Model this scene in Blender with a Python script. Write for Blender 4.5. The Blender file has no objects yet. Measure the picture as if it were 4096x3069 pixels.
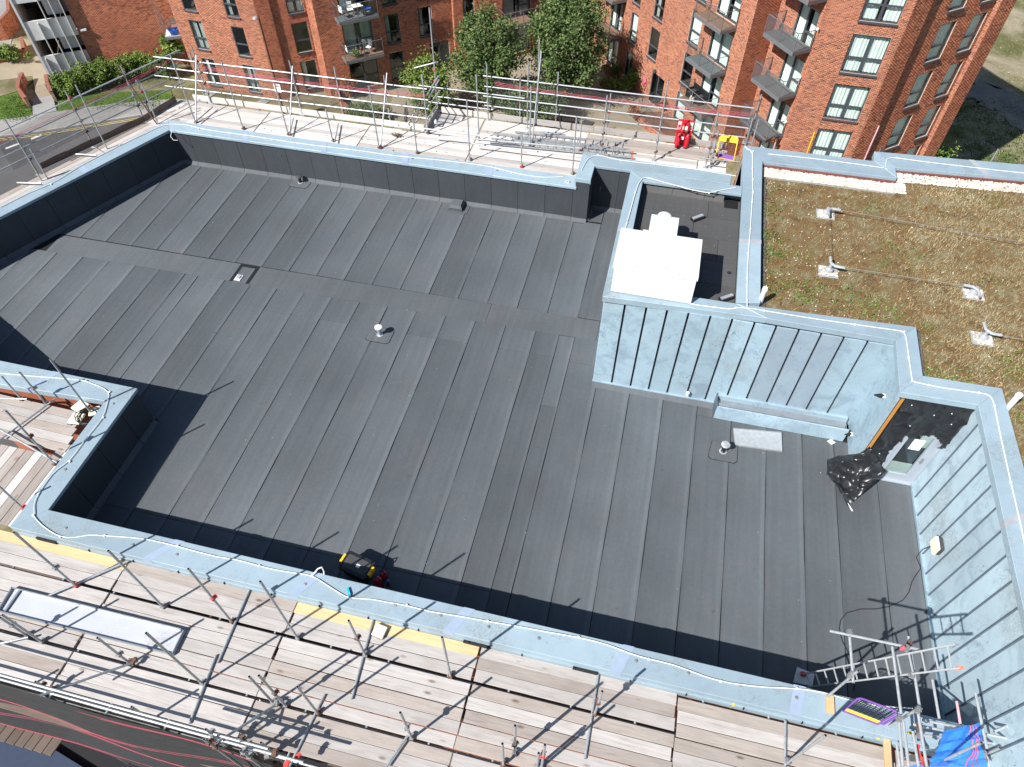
import bpy, bmesh, math, random
import numpy as np
from mathutils import Vector, Matrix
from mathutils import noise as mnoise
random.seed(7); RNG = np.random.default_rng(7)
S = bpy.context.scene
COL = S.collection
# ------------------------------------------------------------------ camera, light, exposure
CAM_H, FPX, PITCH, YAW = 15.4, 2840.0, math.radians(50.8), math.radians(13.4)
cam_d = bpy.data.cameras.new('camera'); cam = bpy.data.objects.new('camera', cam_d); COL.objects.link(cam)
cam.location = (0, 0, CAM_H)
cam.rotation_euler = (math.radians(90) - PITCH, 0, YAW)
cam_d.sensor_width = 36.0; cam_d.lens = 36.0 * FPX / 4096.0
cam_d.clip_start = 0.1; cam_d.clip_end = 1500
S.camera = cam
SUN = Vector((-.66, -.79, 1.0)).normalized()
w = bpy.data.worlds.new('World'); S.world = w; w.use_nodes = True
nt = w.node_tree; bg = nt.nodes['Background']
sky = nt.nodes.new('ShaderNodeTexSky'); sky.sky_type = 'NISHITA'; sky.sun_disc = False
sky.sun_elevation = math.asin(SUN.z); sky.sun_rotation = math.atan2(SUN.x, SUN.y)
sky.altitude = 50; sky.dust_density = 0.6; sky.ozone_density = 1.0
nt.links.new(sky.outputs[0], bg.inputs[0]); bg.inputs[1].default_value = 0.064
sun_d = bpy.data.lights.new('sun', 'SUN'); sun_d.energy = 4.7; sun_d.angle = math.radians(0.55); sun_d.color = (1.0, .955, .90)
sun = bpy.data.objects.new('sun', sun_d); COL.objects.link(sun)
sun.rotation_euler = (-SUN).to_track_quat('-Z', 'Y').to_euler(); sun.location = (-30, -30, 60)
S.view_settings.view_transform = 'Standard'; S.view_settings.look = 'None'
S.view_settings.exposure = 0.92; S.view_settings.gamma = 1.0; S.view_settings.use_curve_mapping = False
S.render.engine = 'CYCLES'
S.cycles.max_bounces = 6; S.cycles.diffuse_bounces = 3; S.cycles.transparent_max_bounces = 12
# ------------------------------------------------------------------ measuring: a pixel of the photograph -> a point on a known plane
FW = np.array([-math.sin(YAW) * math.cos(PITCH), math.cos(YAW) * math.cos(PITCH), -math.sin(PITCH)])
RT = np.array([math.cos(YAW), math.sin(YAW), 0.0]); UP = np.cross(RT, FW); CP = np.array([0, 0, CAM_H])
def R(n, x, y):
    n -= 1; q = 1024 / 2209.
    return ((n % 4) * 1024 + x * q, (0, 768, 1536, 2301)[n // 4] + y * q)
def ray(p): return FW + RT * (p[0] - 2048.) / FPX - UP * (p[1] - 1534.5) / FPX
def at(n, x, y, z=0.0):
    d = ray(R(n, x, y)); return Vector(CP + d * ((z - CP[2]) / d[2]))
def onplane(n, x, y, a, b):
    d = ray(R(n, x, y)); nn = np.array([-(b[1] - a[1]), b[0] - a[0]])
    t = nn @ (np.array(a[:2]) - CP[:2]) / (nn @ d[:2]); return Vector(CP + d * t)
def project(p):
    v = np.array(p) - CP; dz = v @ FW
    return 2048 + FPX * (v @ RT) / dz, 1534.5 - FPX * (v @ UP) / dz
# ------------------------------------------------------------------ materials
def mat(name): 
    m = bpy.data.materials.new(name); m.use_nodes = True
    return m, m.node_tree, m.node_tree.nodes['Principled BSDF']
def N(t, typ, **kw):
    n = t.nodes.new(typ)
    for k, v in kw.items():
        if k.startswith('i_'):
            key = k[2:].replace('_', ' '); n.inputs[key].default_value = v
        else: setattr(n, k, v)
    return n
def ramp(t, fac, stops):
    r = t.nodes.new('ShaderNodeValToRGB'); e = r.color_ramp.elements
    while len(e) > 1: e.remove(e[-1])
    for i, (p, c) in enumerate(stops):
        x = e[0] if i == 0 else e.new(p)
        x.position = p; x.color = (*c, 1) if len(c) == 3 else c
    t.links.new(fac, r.inputs[0]); return r.outputs[0]
def mix(t, a, b, fac, mode='MIX'):
    m = t.nodes.new('ShaderNodeMix'); m.data_type = 'RGBA'; m.blend_type = mode
    for v, i in ((fac, 0), (a, 6), (b, 7)):
        if hasattr(v, 'is_linked') or hasattr(v, 'links'): t.links.new(v, m.inputs[i])
        elif i == 0: m.inputs[0].default_value = v
        else: m.inputs[i].default_value = (*v, 1)
    return m.outputs[2]
def noise(t, co, scale, detail=4, rough=.55, out='Fac', dist=0.0):
    n = t.nodes.new('ShaderNodeTexNoise'); n.inputs['Scale'].default_value = scale
    n.inputs['Detail'].default_value = detail; n.inputs['Roughness'].default_value = rough; n.inputs['Distortion'].default_value = dist
    if co is not None: t.links.new(co, n.inputs['Vector'])
    return n.outputs[out]
def mapping(t, co, scale=(1, 1, 1), loc=None):
    m = t.nodes.new('ShaderNodeMapping'); m.inputs['Scale'].default_value = scale
    t.links.new(co, m.inputs['Vector'])
    if loc is not None: t.links.new(loc, m.inputs['Location'])
    return m.outputs[0]
def geo(t): return t.nodes.new('ShaderNodeNewGeometry').outputs['Position']
def objco(t): return t.nodes.new('ShaderNodeTexCoord').outputs['Object']
def orand(t): return t.nodes.new('ShaderNodeObjectInfo').outputs['Random']
def bump(t, b, h, strength=.3, dist=.01):
    n = t.nodes.new('ShaderNodeBump'); n.inputs['Strength'].default_value = strength; n.inputs['Distance'].default_value = dist
    t.links.new(h, n.inputs['Height']); t.links.new(n.outputs[0], b.inputs['Normal'])
def math_(t, op, a, b=None, c=None):
    n = t.nodes.new('ShaderNodeMath'); n.operation = op
    for i, v in enumerate((a, b, c)):
        if v is None: continue
        if isinstance(v, (int, float)): n.inputs[i].default_value = v
        else: t.links.new(v, n.inputs[i])
    return n.outputs[0]
def plain(name, col, rough=.6, metal=0.0, var=.12, scale=6.0, spec=.4):
    m, t, b = mat(name)
    f = noise(t, geo(t), scale, 5, .6)
    c = ramp(t, f, [(.25, tuple(x * (1 - var) for x in col)), (.75, tuple(min(1, x * (1 + var)) for x in col))])
    t.links.new(c, b.inputs['Base Color']); b.inputs['Roughness'].default_value = rough
    b.inputs['Metallic'].default_value = metal; b.inputs['Specular IOR Level'].default_value = spec
    return m
def mk_felt(name, base, lo=.80, hi=1.2, lapped=True):
    m, t, b = mat(name); g = geo(t)
    gran = noise(t, g, 60, 3, .8); mid = noise(t, g, 9, 4, .6); big = noise(t, g, .5, 4, .55)
    streak = noise(t, mapping(t, g, (7, .25, 1)), 1.0, 3, .6)
    k = math_(t, 'MULTIPLY_ADD', gran, .75, .62)
    k = math_(t, 'MULTIPLY', k, math_(t, 'MULTIPLY_ADD', mid, .22, .89))
    k = math_(t, 'MULTIPLY', k, math_(t, 'MULTIPLY_ADD', big, .5, .75))
    k = math_(t, 'MULTIPLY', k, math_(t, 'MULTIPLY_ADD', streak, .36, .82))
    k = math_(t, 'MULTIPLY', k, math_(t, 'MULTIPLY_ADD', orand(t), hi - lo, lo))
    gx = t.nodes.new('ShaderNodeSeparateXYZ'); t.links.new(t.nodes.new('ShaderNodeTexCoord').outputs['Generated'], gx.inputs[0])
    lap = ramp(t, gx.outputs[0], [(0, (.30,) * 3), (.10, (.42,) * 3), (.55, (.5,) * 3), (.84, (.56,) * 3), (.92, (.82,) * 3), (1, (.62,) * 3)])
    if lapped: k = math_(t, 'MULTIPLY', k, math_(t, 'MULTIPLY_ADD', lap, .72, .64))
    k = math_(t, 'MULTIPLY', k, math_(t, 'MULTIPLY_ADD', noise(t, g, .13, 3, .5), .6, .72))
    warm = noise(t, g, .9, 5, .7)
    tint = ramp(t, warm, [(.52, base), (.72, (base[0] * 1.10, base[1] * 1.0, base[2] * .97))])
    v = t.nodes.new('ShaderNodeVectorMath'); v.operation = 'SCALE'
    t.links.new(tint, v.inputs[0]); t.links.new(k, v.inputs['Scale'])
    # scattered small stains
    vo = t.nodes.new('ShaderNodeTexVoronoi'); vo.inputs['Scale'].default_value = .9; t.links.new(g, vo.inputs['Vector'])
    st = math_(t, 'LESS_THAN', math_(t, 'ADD', vo.outputs['Distance'], math_(t, 'MULTIPLY', noise(t, g, 14, 3), .12)), .095)
    c = mix(t, v.outputs[0], (base[0] * .45, base[1] * .45, base[2] * .45), math_(t, 'MULTIPLY', st, .3))
    t.links.new(c, b.inputs['Base Color']); b.inputs['Roughness'].default_value = .82; b.inputs['Specular IOR Level'].default_value = .35
    bump(t, b, math_(t, 'ADD', gran, math_(t, 'MULTIPLY', mid, 1.5)), .35, .008)
    return m
def mk_zinc(name, col, dark, smudge=1.0, rough=.42, metal=.25, stain=.6):
    m, t, b = mat(name); g = geo(t)
    a = noise(t, g, .9, 6, .65); s1 = noise(t, g, 1.7, 5, .62, dist=1.2); s2 = noise(t, mapping(t, g, (1.9, 1.9, 1.2)), 1.3, 3, .55, dist=2.2); msk = noise(t, g, 1.4, 3, .6)
    c = ramp(t, a, [(.3, tuple(x * .92 for x in col)), (.7, tuple(min(1, x * 1.07) for x in col))])
    f1 = ramp(t, s1, [(.49, (0, 0, 0)), (.66, (1, 1, 1))]); f2 = math_(t, 'MULTIPLY', ramp(t, math_(t, 'ABSOLUTE', math_(t, 'SUBTRACT', math_(t, 'FRACT', math_(t, 'MULTIPLY', s2, 7.0)), .5)), [(.03, (1, 1, 1)), (.09, (0, 0, 0))]), ramp(t, msk, [(.50, (0, 0, 0)), (.60, (1, 1, 1))]))
    c = mix(t, c, dark, math_(t, 'MULTIPLY', f1, .55 * smudge)); c = mix(t, c, tuple(x * .75 for x in dark), math_(t, 'MULTIPLY', f2, .85 * smudge))
    st = noise(t, g, .55, 5, .6); sg = noise(t, g, 22, 3, .7); c = mix(t, c, (col[0] * .72, col[1] * .62, col[2] * .52), math_(t, 'MULTIPLY', math_(t, 'MULTIPLY', ramp(t, st, [(.56, (0, 0, 0)), (.64, (1, 1, 1))]), ramp(t, sg, [(.4, (0, 0, 0)), (.6, (1, 1, 1))])), stain))
    v = t.nodes.new('ShaderNodeVectorMath'); v.operation = 'SCALE'; t.links.new(c, v.inputs[0])
    t.links.new(math_(t, 'MULTIPLY_ADD', orand(t), .20, .88), v.inputs['Scale'])
    t.links.new(v.outputs[0], b.inputs['Base Color']); b.inputs['Metallic'].default_value = metal
    t.links.new(math_(t, 'MULTIPLY_ADD', s1, .25, rough - .1), b.inputs['Roughness']); bump(t, b, a, .12, .02)
    return m
def mk_wood(name, light, dark, knots=True, red=.0):
    light = tuple(x * .92 for x in light)
    m, t, b = mat(name); oc = objco(t); rn = orand(t)
    off = t.nodes.new('ShaderNodeCombineXYZ')
    t.links.new(math_(t, 'MULTIPLY', rn, 37.), off.inputs[0]); t.links.new(math_(t, 'MULTIPLY', rn, 91.), off.inputs[1])
    p = mapping(t, oc, (.55, 9, 9), off.outputs[0])
    gr = noise(t, p, 2.2, 6, .65, dist=1.1); fine = noise(t, mapping(t, oc, (1.5, 60, 60), off.outputs[0]), 1.0, 3, .6)
    blot = noise(t, mapping(t, oc, (1, 2.5, 2.5), off.outputs[0]), 1.1, 5, .6)
    c = ramp(t, gr, [(.3, light), (.56, tuple(x * .84 for x in light)), (.78, dark)])
    c = mix(t, c, dark, math_(t, 'MULTIPLY', ramp(t, blot, [(.48, (0, 0, 0)), (.75, (1, 1, 1))]), .55))
    c = mix(t, c, tuple(x * .72 for x in light), math_(t, 'MULTIPLY', ramp(t, fine, [(.55, (0, 0, 0)), (.7, (1, 1, 1))]), .45))
    vo = t.nodes.new('ShaderNodeTexVoronoi'); vo.inputs['Scale'].default_value = 1.0
    t.links.new(mapping(t, oc, (1.5, 4.0, 4.0), off.outputs[0]), vo.inputs['Vector'])
    kn = ramp(t, vo.outputs['Distance'], [(.05, (1, 1, 1)), (.16, (0, 0, 0))])
    if knots: c = mix(t, c, (dark[0] * .6, dark[1] * .5, dark[2] * .42), math_(t, 'MULTIPLY', kn, .9))
    v = t.nodes.new('ShaderNodeVectorMath'); v.operation = 'SCALE'; t.links.new(c, v.inputs[0])
    t.links.new(math_(t, 'MULTIPLY_ADD', rn, .24, .84), v.inputs['Scale'])
    t.links.new(v.outputs[0], b.inputs['Base Color']); b.inputs['Roughness'].default_value = .85; b.inputs['Specular IOR Level'].default_value = .2
    bump(t, b, gr, .25, .01)
    return m
def mk_brick(name, island=True):
    m, t, b = mat(name)
    r = t.nodes.new('ShaderNodeNewGeometry').outputs['Random Per Island'] if island else orand(t)
    c = ramp(t, r, [(0, (.12, .045, .034)), (.12, (.19, .062, .04)), (.3, (.30, .098, .052)), (.6, (.38, .13, .066)), (.85, (.46, .18, .09)), (1, (.34, .10, .06))])
    g = geo(t); f = noise(t, g, .35, 4, .6); f2 = noise(t, g, 9, 3)
    c = mix(t, c, (.23, .06, .034), math_(t, 'MULTIPLY', ramp(t, f, [(.42, (0, 0, 0)), (.7, (1, 1, 1))]), .45))
    v = t.nodes.new('ShaderNodeVectorMath'); v.operation = 'SCALE'; t.links.new(c, v.inputs[0]); t.links.new(math_(t, 'MULTIPLY_ADD', f2, .5, .75), v.inputs['Scale'])
    t.links.new(v.outputs[0], b.inputs['Base Color']); b.inputs['Roughness'].default_value = .9; b.inputs['Specular IOR Level'].default_value = .2
    return m
def mk_glass(name, tint=(.93, .965, .955), refl=.12):
    m, t, b = mat(name); t.nodes.remove(b)
    o = t.nodes['Material Output']; tr = N(t, 'ShaderNodeBsdfTransparent'); tr.inputs[0].default_value = (*tint, 1)
    gl = N(t, 'ShaderNodeBsdfGlossy'); gl.inputs['Roughness'].default_value = .03; gl.inputs['Color'].default_value = (.9, .95, 1, 1)
    fr = N(t, 'ShaderNodeLayerWeight'); f = math_(t, 'MULTIPLY_ADD', math_(t, 'POWER', fr.outputs['Facing'], 4.0), .6, refl * .4)
    mx = N(t, 'ShaderNodeMixShader'); t.links.new(f, mx.inputs[0]); t.links.new(tr.outputs[0], mx.inputs[1]); t.links.new(gl.outputs[0], mx.inputs[2])
    t.links.new(mx.outputs[0], o.inputs[0]); return m
def mk_net(name, col, alpha):
    m, t, b = mat(name); b.inputs['Base Color'].default_value = (*col, 1); b.inputs['Roughness'].default_value = .8
    f = noise(t, mapping(t, geo(t), (2, 2, 7)), 1.6, 4, .6)
    t.links.new(math_(t, 'MULTIPLY_ADD', f, .5, alpha - .25), b.inputs['Alpha']); return m
def mk_leaf(name, a, bb, c2):
    m, t, b = mat(name); r = t.nodes.new('ShaderNodeNewGeometry').outputs['Random Per Island']
    c = ramp(t, r, [(0, a), (.5, bb), (.93, c2), (1, (c2[0] * 1.5, c2[1] * 1.15, c2[2]))])
    big = noise(t, geo(t), .9, 3); c = mix(t, c, tuple(x * .8 for x in a), math_(t, 'MULTIPLY', ramp(t, big, [(.4, (0, 0, 0)), (.65, (1, 1, 1))]), .5))
    t.links.new(c, b.inputs['Base Color']); b.inputs['Roughness'].default_value = .7; b.inputs['Specular IOR Level'].default_value = .15
    try:
        b.inputs['Transmission Weight'].default_value = 0.0; b.inputs['Subsurface Weight'].default_value = 0.0
    except Exception: pass
    return m
def mk_ground(name, stops, scale=1.0, fine=30, rough=.95, bs=.4):
    m, t, b = mat(name); g = geo(t)
    f = noise(t, g, scale, 8, .68, dist=.4); f2 = noise(t, g, fine, 4, .7)
    k = math_(t, 'ADD', math_(t, 'MULTIPLY', f, .72), math_(t, 'MULTIPLY', f2, .28))
    t.links.new(ramp(t, k, stops), b.inputs['Base Color']); b.inputs['Roughness'].default_value = rough; b.inputs['Specular IOR Level'].default_value = .25
    bump(t, b, f2, bs, .03); return m
M = {}
M['felt'] = mk_felt('roof felt', (.073, .084, .094), .85, 1.14)
M['felt_plain'] = mk_felt('roof felt strips', (.078, .088, .097), .95, 1.05, False)
M['felt_old'] = mk_felt('older roof felt', (.066, .067, .068), .9, 1.1, False)
M['bitumen'] = plain('bitumen', (.007, .008, .009), .7)
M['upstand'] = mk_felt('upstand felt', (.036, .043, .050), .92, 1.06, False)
M['coping'] = mk_zinc('weathered zinc', (.265, .35, .405), (.19, .255, .305), .6, .5, .08)
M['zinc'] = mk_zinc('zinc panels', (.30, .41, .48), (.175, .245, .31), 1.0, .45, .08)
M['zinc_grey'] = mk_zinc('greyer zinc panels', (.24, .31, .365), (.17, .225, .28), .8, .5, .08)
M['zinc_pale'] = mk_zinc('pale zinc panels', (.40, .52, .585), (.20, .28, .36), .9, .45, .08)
M['film'] = plain('blue joint film', (.27, .34, .44), .35, 0, .08)
M['tape'] = plain('joint tape', (.30, .315, .34), .6)
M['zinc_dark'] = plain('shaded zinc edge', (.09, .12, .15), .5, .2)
M['slot'] = plain('slot', (.012, .013, .016), .9)
M['cable'] = plain('white strip', (.62, .63, .63), .5, 0, .08)
M['white'] = plain('white paint', (.58, .59, .60), .4, 0, .02, 3)
M['white_dirty'] = mk_zinc('white enamel', (.555, .565, .575), (.47, .48, .49), .15, .4, 0, .0)
M['galv'] = plain('galvanised tube', (.36, .385, .40), .42, .45, .3, 14)
M['galv_bright'] = plain('bright tube', (.44, .465, .485), .4, .4, .18, 14)
M['bore'] = plain('tube bore', (.045, .03, .025), .9)
M['rust'] = plain('rusty fitting', (.14, .075, .05), .8, .2, .5, 40)
M['redfit'] = plain('red fitting', (.5, .05, .045), .6, 0, .3, 30)
M['steel'] = plain('fitting steel', (.28, .28, .28), .45, .5, .4, 40)
M['board'] = mk_wood('weathered board', (.50, .475, .455), (.27, .235, .215))
M['board_grey'] = mk_wood('grey board', (.40, .355, .32), (.21, .175, .15))
M['board_new'] = mk_wood('fresh board', (.66, .48, .27), (.52, .34, .16))
M['board_pale'] = mk_wood('pale board', (.66, .625, .595), (.45, .40, .365))
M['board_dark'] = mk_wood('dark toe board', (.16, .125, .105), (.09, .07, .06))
M['timber'] = mk_wood('orange batten', (.55, .27, .07), (.38, .17, .05))
M['brick'] = mk_brick('brick'); M['brick1'] = mk_brick('single brick', False)
M['mortar'] = plain('mortar', (.58, .44, .34), .95, 0, .15, 3)
M['hostbrick'] = plain('host brick', (.27, .09, .05), .9, 0, .2, 8)
M['frame'] = plain('dark window frame', (.055, .06, .075), .45)
M['framegrey'] = plain('grey rail', (.16, .17, .19), .45, .3)
M['glass'] = mk_glass('window glass')
M['bglass'] = mk_glass('balcony glass', (.93, .955, .96), .06)
M['curtain'] = plain('white curtain', (.72, .78, .76), .9, 0, .1, 3)
M['curtain2'] = plain('grey curtain', (.33, .38, .37), .9, 0, .15, 3)
M['room'] = plain('dark room', (.035, .033, .032), .9)
M['concrete'] = mk_ground('pale concrete', [(.3, (.42, .42, .41)), (.55, (.55, .56, .56)), (.75, (.60, .61, .62))], .7, 9, .8, .1)
M['asphalt'] = mk_ground('asphalt', [(.3, (.062, .062, .064)), (.6, (.085, .085, .088)), (.8, (.105, .105, .105))], .5, 40)
M['pave'] = mk_ground('pavement slabs', [(.3, (.20, .20, .19)), (.6, (.26, .26, .25)), (.8, (.31, .31, .30))], .5, 12)
M['court'] = mk_ground('resin paving', [(.3, (.21, .185, .135)), (.6, (.27, .235, .175)), (.8, (.31, .28, .22))], .5, 25)
M['kerb'] = plain('kerb stone', (.30, .29, .28), .9)
M['soil'] = mk_ground('dry ground', [(.3, (.065, .06, .03)), (.45, (.10, .095, .045)), (.58, (.18, .155, .10)), (.75, (.27, .24, .18))], .45, 22)
M['waste'] = mk_ground('waste ground', [(.3, (.05, .06, .02)), (.44, (.095, .10, .035)), (.52, (.20, .175, .115)), (.66, (.29, .26, .19)), (.8, (.36, .34, .27))], .22, 9)
M['grass'] = mk_leaf('grass', (.035, .075, .012), (.06, .12, .018), (.10, .16, .03))
M['lawn'] = mk_ground('lawn', [(.3, (.04, .075, .012)), (.55, (.075, .13, .02)), (.8, (.13, .16, .05))], 1.2, 40)
M['leaf'] = mk_leaf('tree leaf', (.05, .092, .028), (.09, .142, .046), (.15, .20, .08))
M['leaf2'] = mk_leaf('light tree leaf', (.08, .14, .025), (.14, .22, .045), (.22, .29, .08))
M['hedge'] = mk_leaf('hedge leaf', (.07, .125, .02), (.12, .19, .04), (.18, .25, .07))
M['redleaf'] = mk_leaf('copper leaf', (.16, .045, .02), (.26, .09, .04), (.30, .16, .06))
M['bark'] = plain('bark', (.07, .055, .04), .95)
M['sedum'] = mk_ground('sedum mat', [(.30, (.03, .027, .016)), (.40, (.085, .064, .030)), (.48, (.165, .098, .040)), (.54, (.135, .115, .058)), (.62, (.235, .195, .12)), (.75, (.30, .27, .19))], 2.2, 26, .95, 1.0)
M['straw'] = mk_leaf('dry grass', (.22, .18, .09), (.36, .30, .17), (.48, .43, .29))
M['moss'] = mk_leaf('moss tuft', (.15, .055, .010), (.24, .095, .018), (.22, .14, .04))
M['weed'] = mk_leaf('weed', (.055, .10, .02), (.09, .15, .03), (.13, .20, .05))
M['pebble'] = mk_leaf('pale pebble', (.42, .36, .30), (.55, .50, .45), (.68, .66, .62))
M['darkstone'] = mk_leaf('dark gravel', (.05, .045, .04), (.09, .085, .08), (.13, .12, .115))
M['redfelt'] = plain('red brown upstand', (.15, .05, .04), .85, 0, .25, 10)
M['plastic'] = None
m, t, b = mat('black polythene'); b.inputs['Base Color'].default_value = (.012, .013, .015, 1); b.inputs['Roughness'].default_value = .36; b.inputs['Specular IOR Level'].default_value = .6
M['plastic'] = m
M['black'] = plain('black plastic', (.014, .015, .018), .35, 0, .1)
M['darkgrey'] = plain('dark grey plastic', (.05, .052, .055), .5)
M['yellow'] = plain('yellow paint', (.72, .43, .02), .5, 0, .12, 12)
M['purple'] = plain('purple paint', (.16, .06, .30), .6, 0, .3, 20)
M['red'] = plain('red paint', (.52, .012, .03), .35, 0, .08)
M['redcord'] = plain('red cord', (.50, .09, .13), .7)
M['blue'] = plain('blue paint', (.02, .12, .55), .5)
M['cyan'] = plain('cyan plastic', (.02, .38, .62), .4)
M['cream'] = plain('cream plastic', (.74, .70, .55), .5, 0, .04)
M['orange'] = plain('orange plastic', (.72, .16, .08), .5)
M['alu'] = plain('aluminium', (.55, .57, .58), .33, .6, .15, 10)
M['tray'] = mk_zinc('grey zinc tray', (.50, .52, .55), (.40, .415, .44), .5, .4, .25)
M['lead'] = plain('grey sheet', (.28, .31, .34), .4, .5, .15)
M['net'] = mk_net('dark debris net', (.026, .028, .031), .86)
M['netlight'] = mk_net('fine debris net', (.07, .07, .07), .27)
M['bluenet'] = mk_net('blue debris net', (.015, .17, .62), .86)
M['deck'] = mk_wood('terrace deck', (.23, .11, .065), (.15, .07, .04), False)
M['deckgrey'] = plain('grey decking', (.12, .13, .135), .8)
M['deckbrown'] = plain('brown decking', (.20, .125, .09), .85, 0, .2)
M['fur'] = plain('cream fur', (.55, .50, .42), .95)
M['yline'] = plain('yellow road line', (.50, .42, .13), .85); M['wline'] = plain('white road line', (.55, .55, .53), .85)
M['paper'] = plain('paper', (.75, .76, .75), .8)
M['signpink'] = plain('pink sign', (.62, .12, .20), .6)
M['darker'] = mk_ground('wet ground', [(.38, (.075, .075, .074)), (.52, (.12, .115, .10)), (.64, (.20, .18, .13))], .5, 4, .6, .3)
M['redband'] = plain('faded red band', (.33, .06, .085), .8)
M['navy'] = plain('navy sheeting', (.015, .03, .065), .6)
M['capbrick'] = plain('brick capping', (.21, .085, .06), .9, 0, .2, 8)
M['doorgrey'] = plain('pale grey door', (.30, .34, .39), .45, 0, .06)
# ------------------------------------------------------------------ mesh building
class MB:
    def __init__(s): s.v = []; s.f = []; s.smooth = []
    def add(s, vs, fs, sm=False):
        o = len(s.v); s.v += [tuple(x) for x in vs]; s.f += [tuple(i + o for i in f) for f in fs]; s.smooth += [sm] * len(fs); return s
    def hexa(s, b, tp):
        return s.add(list(b) + list(tp), [(3, 2, 1, 0), (4, 5, 6, 7), (0, 1, 5, 4), (1, 2, 6, 5), (2, 3, 7, 6), (3, 0, 4, 7)])
    def box(s, x0, x1, y0, y1, z0, z1):
        return s.hexa([(x0, y0, z0), (x1, y0, z0), (x1, y1, z0), (x0, y1, z0)], [(x0, y0, z1), (x1, y0, z1), (x1, y1, z1), (x0, y1, z1)])
    def obox(s, o, u, v, w_, u0, u1, v0, v1, w0, w1):
        o, u, v, w_ = map(Vector, (o, u, v, w_)); P = lambda a, b_, c: o + u * a + v * b_ + w_ * c
        return s.hexa([P(u0, v0, w0), P(u1, v0, w0), P(u1, v1, w0), P(u0, v1, w0)], [P(u0, v0, w1), P(u1, v0, w1), P(u1, v1, w1), P(u0, v1, w1)])
    def prism(s, pts, z0, z1):
        n = len(pts); vs = [(p[0], p[1], z0) for p in pts] + [(p[0], p[1], z1) for p in pts]
        return s.add(vs, [tuple(range(n))[::-1], tuple(range(n, 2 * n))] + [(i, (i + 1) % n, n + (i + 1) % n, n + i) for i in range(n)])
    def tube(s, pts, r, n=8, cap=True):
        pts = [Vector(p) for p in pts]; rings = []; vs = []; fs = []; up = None
        for i, p in enumerate(pts):
            d = (pts[min(i + 1, len(pts) - 1)] - pts[max(i - 1, 0)]).normalized()
            if up is None: up = Vector((0, 0, 1)) if abs(d.z) < .9 else Vector((1, 0, 0))
            a = d.cross(up).normalized(); bq = a.cross(d).normalized(); up = bq
            rr = r[i] if isinstance(r, (list, tuple)) else r
            vs += [p + (a * math.cos(2 * math.pi * k / n) + bq * math.sin(2 * math.pi * k / n)) * rr for k in range(n)]
        for i in range(len(pts) - 1):
            fs += [(i * n + k, i * n + (k + 1) % n, (i + 1) * n + (k + 1) % n, (i + 1) * n + k) for k in range(n)]
        s.add(vs, fs, True)
        if cap: o = len(s.v) - len(vs); s.f += [tuple(o + k for k in range(n))[::-1], tuple(o + (len(pts) - 1) * n + k for k in range(n))]; s.smooth += [False, False]
        return s
    def lathe(s, c, prof, n=20):
        c = Vector(c); vs = []; fs = []
        for (r, z) in prof: vs += [c + Vector((r * math.cos(2 * math.pi * k / n), r * math.sin(2 * math.pi * k / n), z)) for k in range(n)]
        for i in range(len(prof) - 1): fs += [(i * n + k, i * n + (k + 1) % n, (i + 1) * n + (k + 1) % n, (i + 1) * n + k) for k in range(n)]
        s.add(vs, fs, True); o = len(s.v) - len(vs); s.f += [tuple(o + k for k in range(n))[::-1], tuple(o + (len(prof) - 1) * n + k for k in range(n))]; s.smooth += [False, False]
        return s
    def mesh(s, name, material):
        me = bpy.data.meshes.new(name); me.from_pydata(s.v, [], s.f); me.validate()
        if any(s.smooth) and len(me.polygons) == len(s.smooth):
            me.polygons.foreach_set('use_smooth', s.smooth)
            try: me.set_sharp_from_angle(angle=math.radians(40))
            except Exception: pass
        if material: me.materials.append(material)
        return me
    def build(s, name, material, parent=None):
        return put(name, s.mesh(name, material), parent)
def put(name, me, parent=None, mw=None):
    o = bpy.data.objects.new(name, me); COL.objects.link(o)
    if parent is not None:
        o.parent = parent; o.matrix_parent_inverse = PINV[parent.name]
    if mw is not None: o.matrix_basis = mw
    PINV[o.name] = (mw if mw is not None else Matrix.Identity(4)).inverted()
    return o
PINV = {}
def tag(o, label=None, cat=None, group=None, kind=None):
    if label: o['label'] = label
    if cat: o['category'] = cat
    if group: o['group'] = group
    if kind: o['kind'] = kind
    return o
def thing(name, label, cat, loc=(0, 0, 0), group=None):
    o = bpy.data.objects.new(name, None); COL.objects.link(o); o.location = loc; o.empty_display_size = .2
    PINV[o.name] = Matrix.Translation(Vector(loc)).inverted()
    return tag(o, label, cat, group)
def struct(name, mb, m): return tag(mb.build(name, m), kind='structure')
def bigmesh(name, V, F, m, parent=None, smooth=False):
    """numpy quads or triangles"""
    me = bpy.data.meshes.new(name); n = F.shape[1]
    me.vertices.add(len(V)); me.vertices.foreach_set('co', V.astype(np.float32).ravel())
    me.loops.add(F.size); me.loops.foreach_set('vertex_index', F.astype(np.int32).ravel())
    me.polygons.add(len(F)); me.polygons.foreach_set('loop_start', np.arange(0, F.size, n, dtype=np.int32)); me.polygons.foreach_set('loop_total', np.full(len(F), n, dtype=np.int32))
    me.update(calc_edges=True); me.materials.append(m); return put(name, me, parent)
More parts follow.
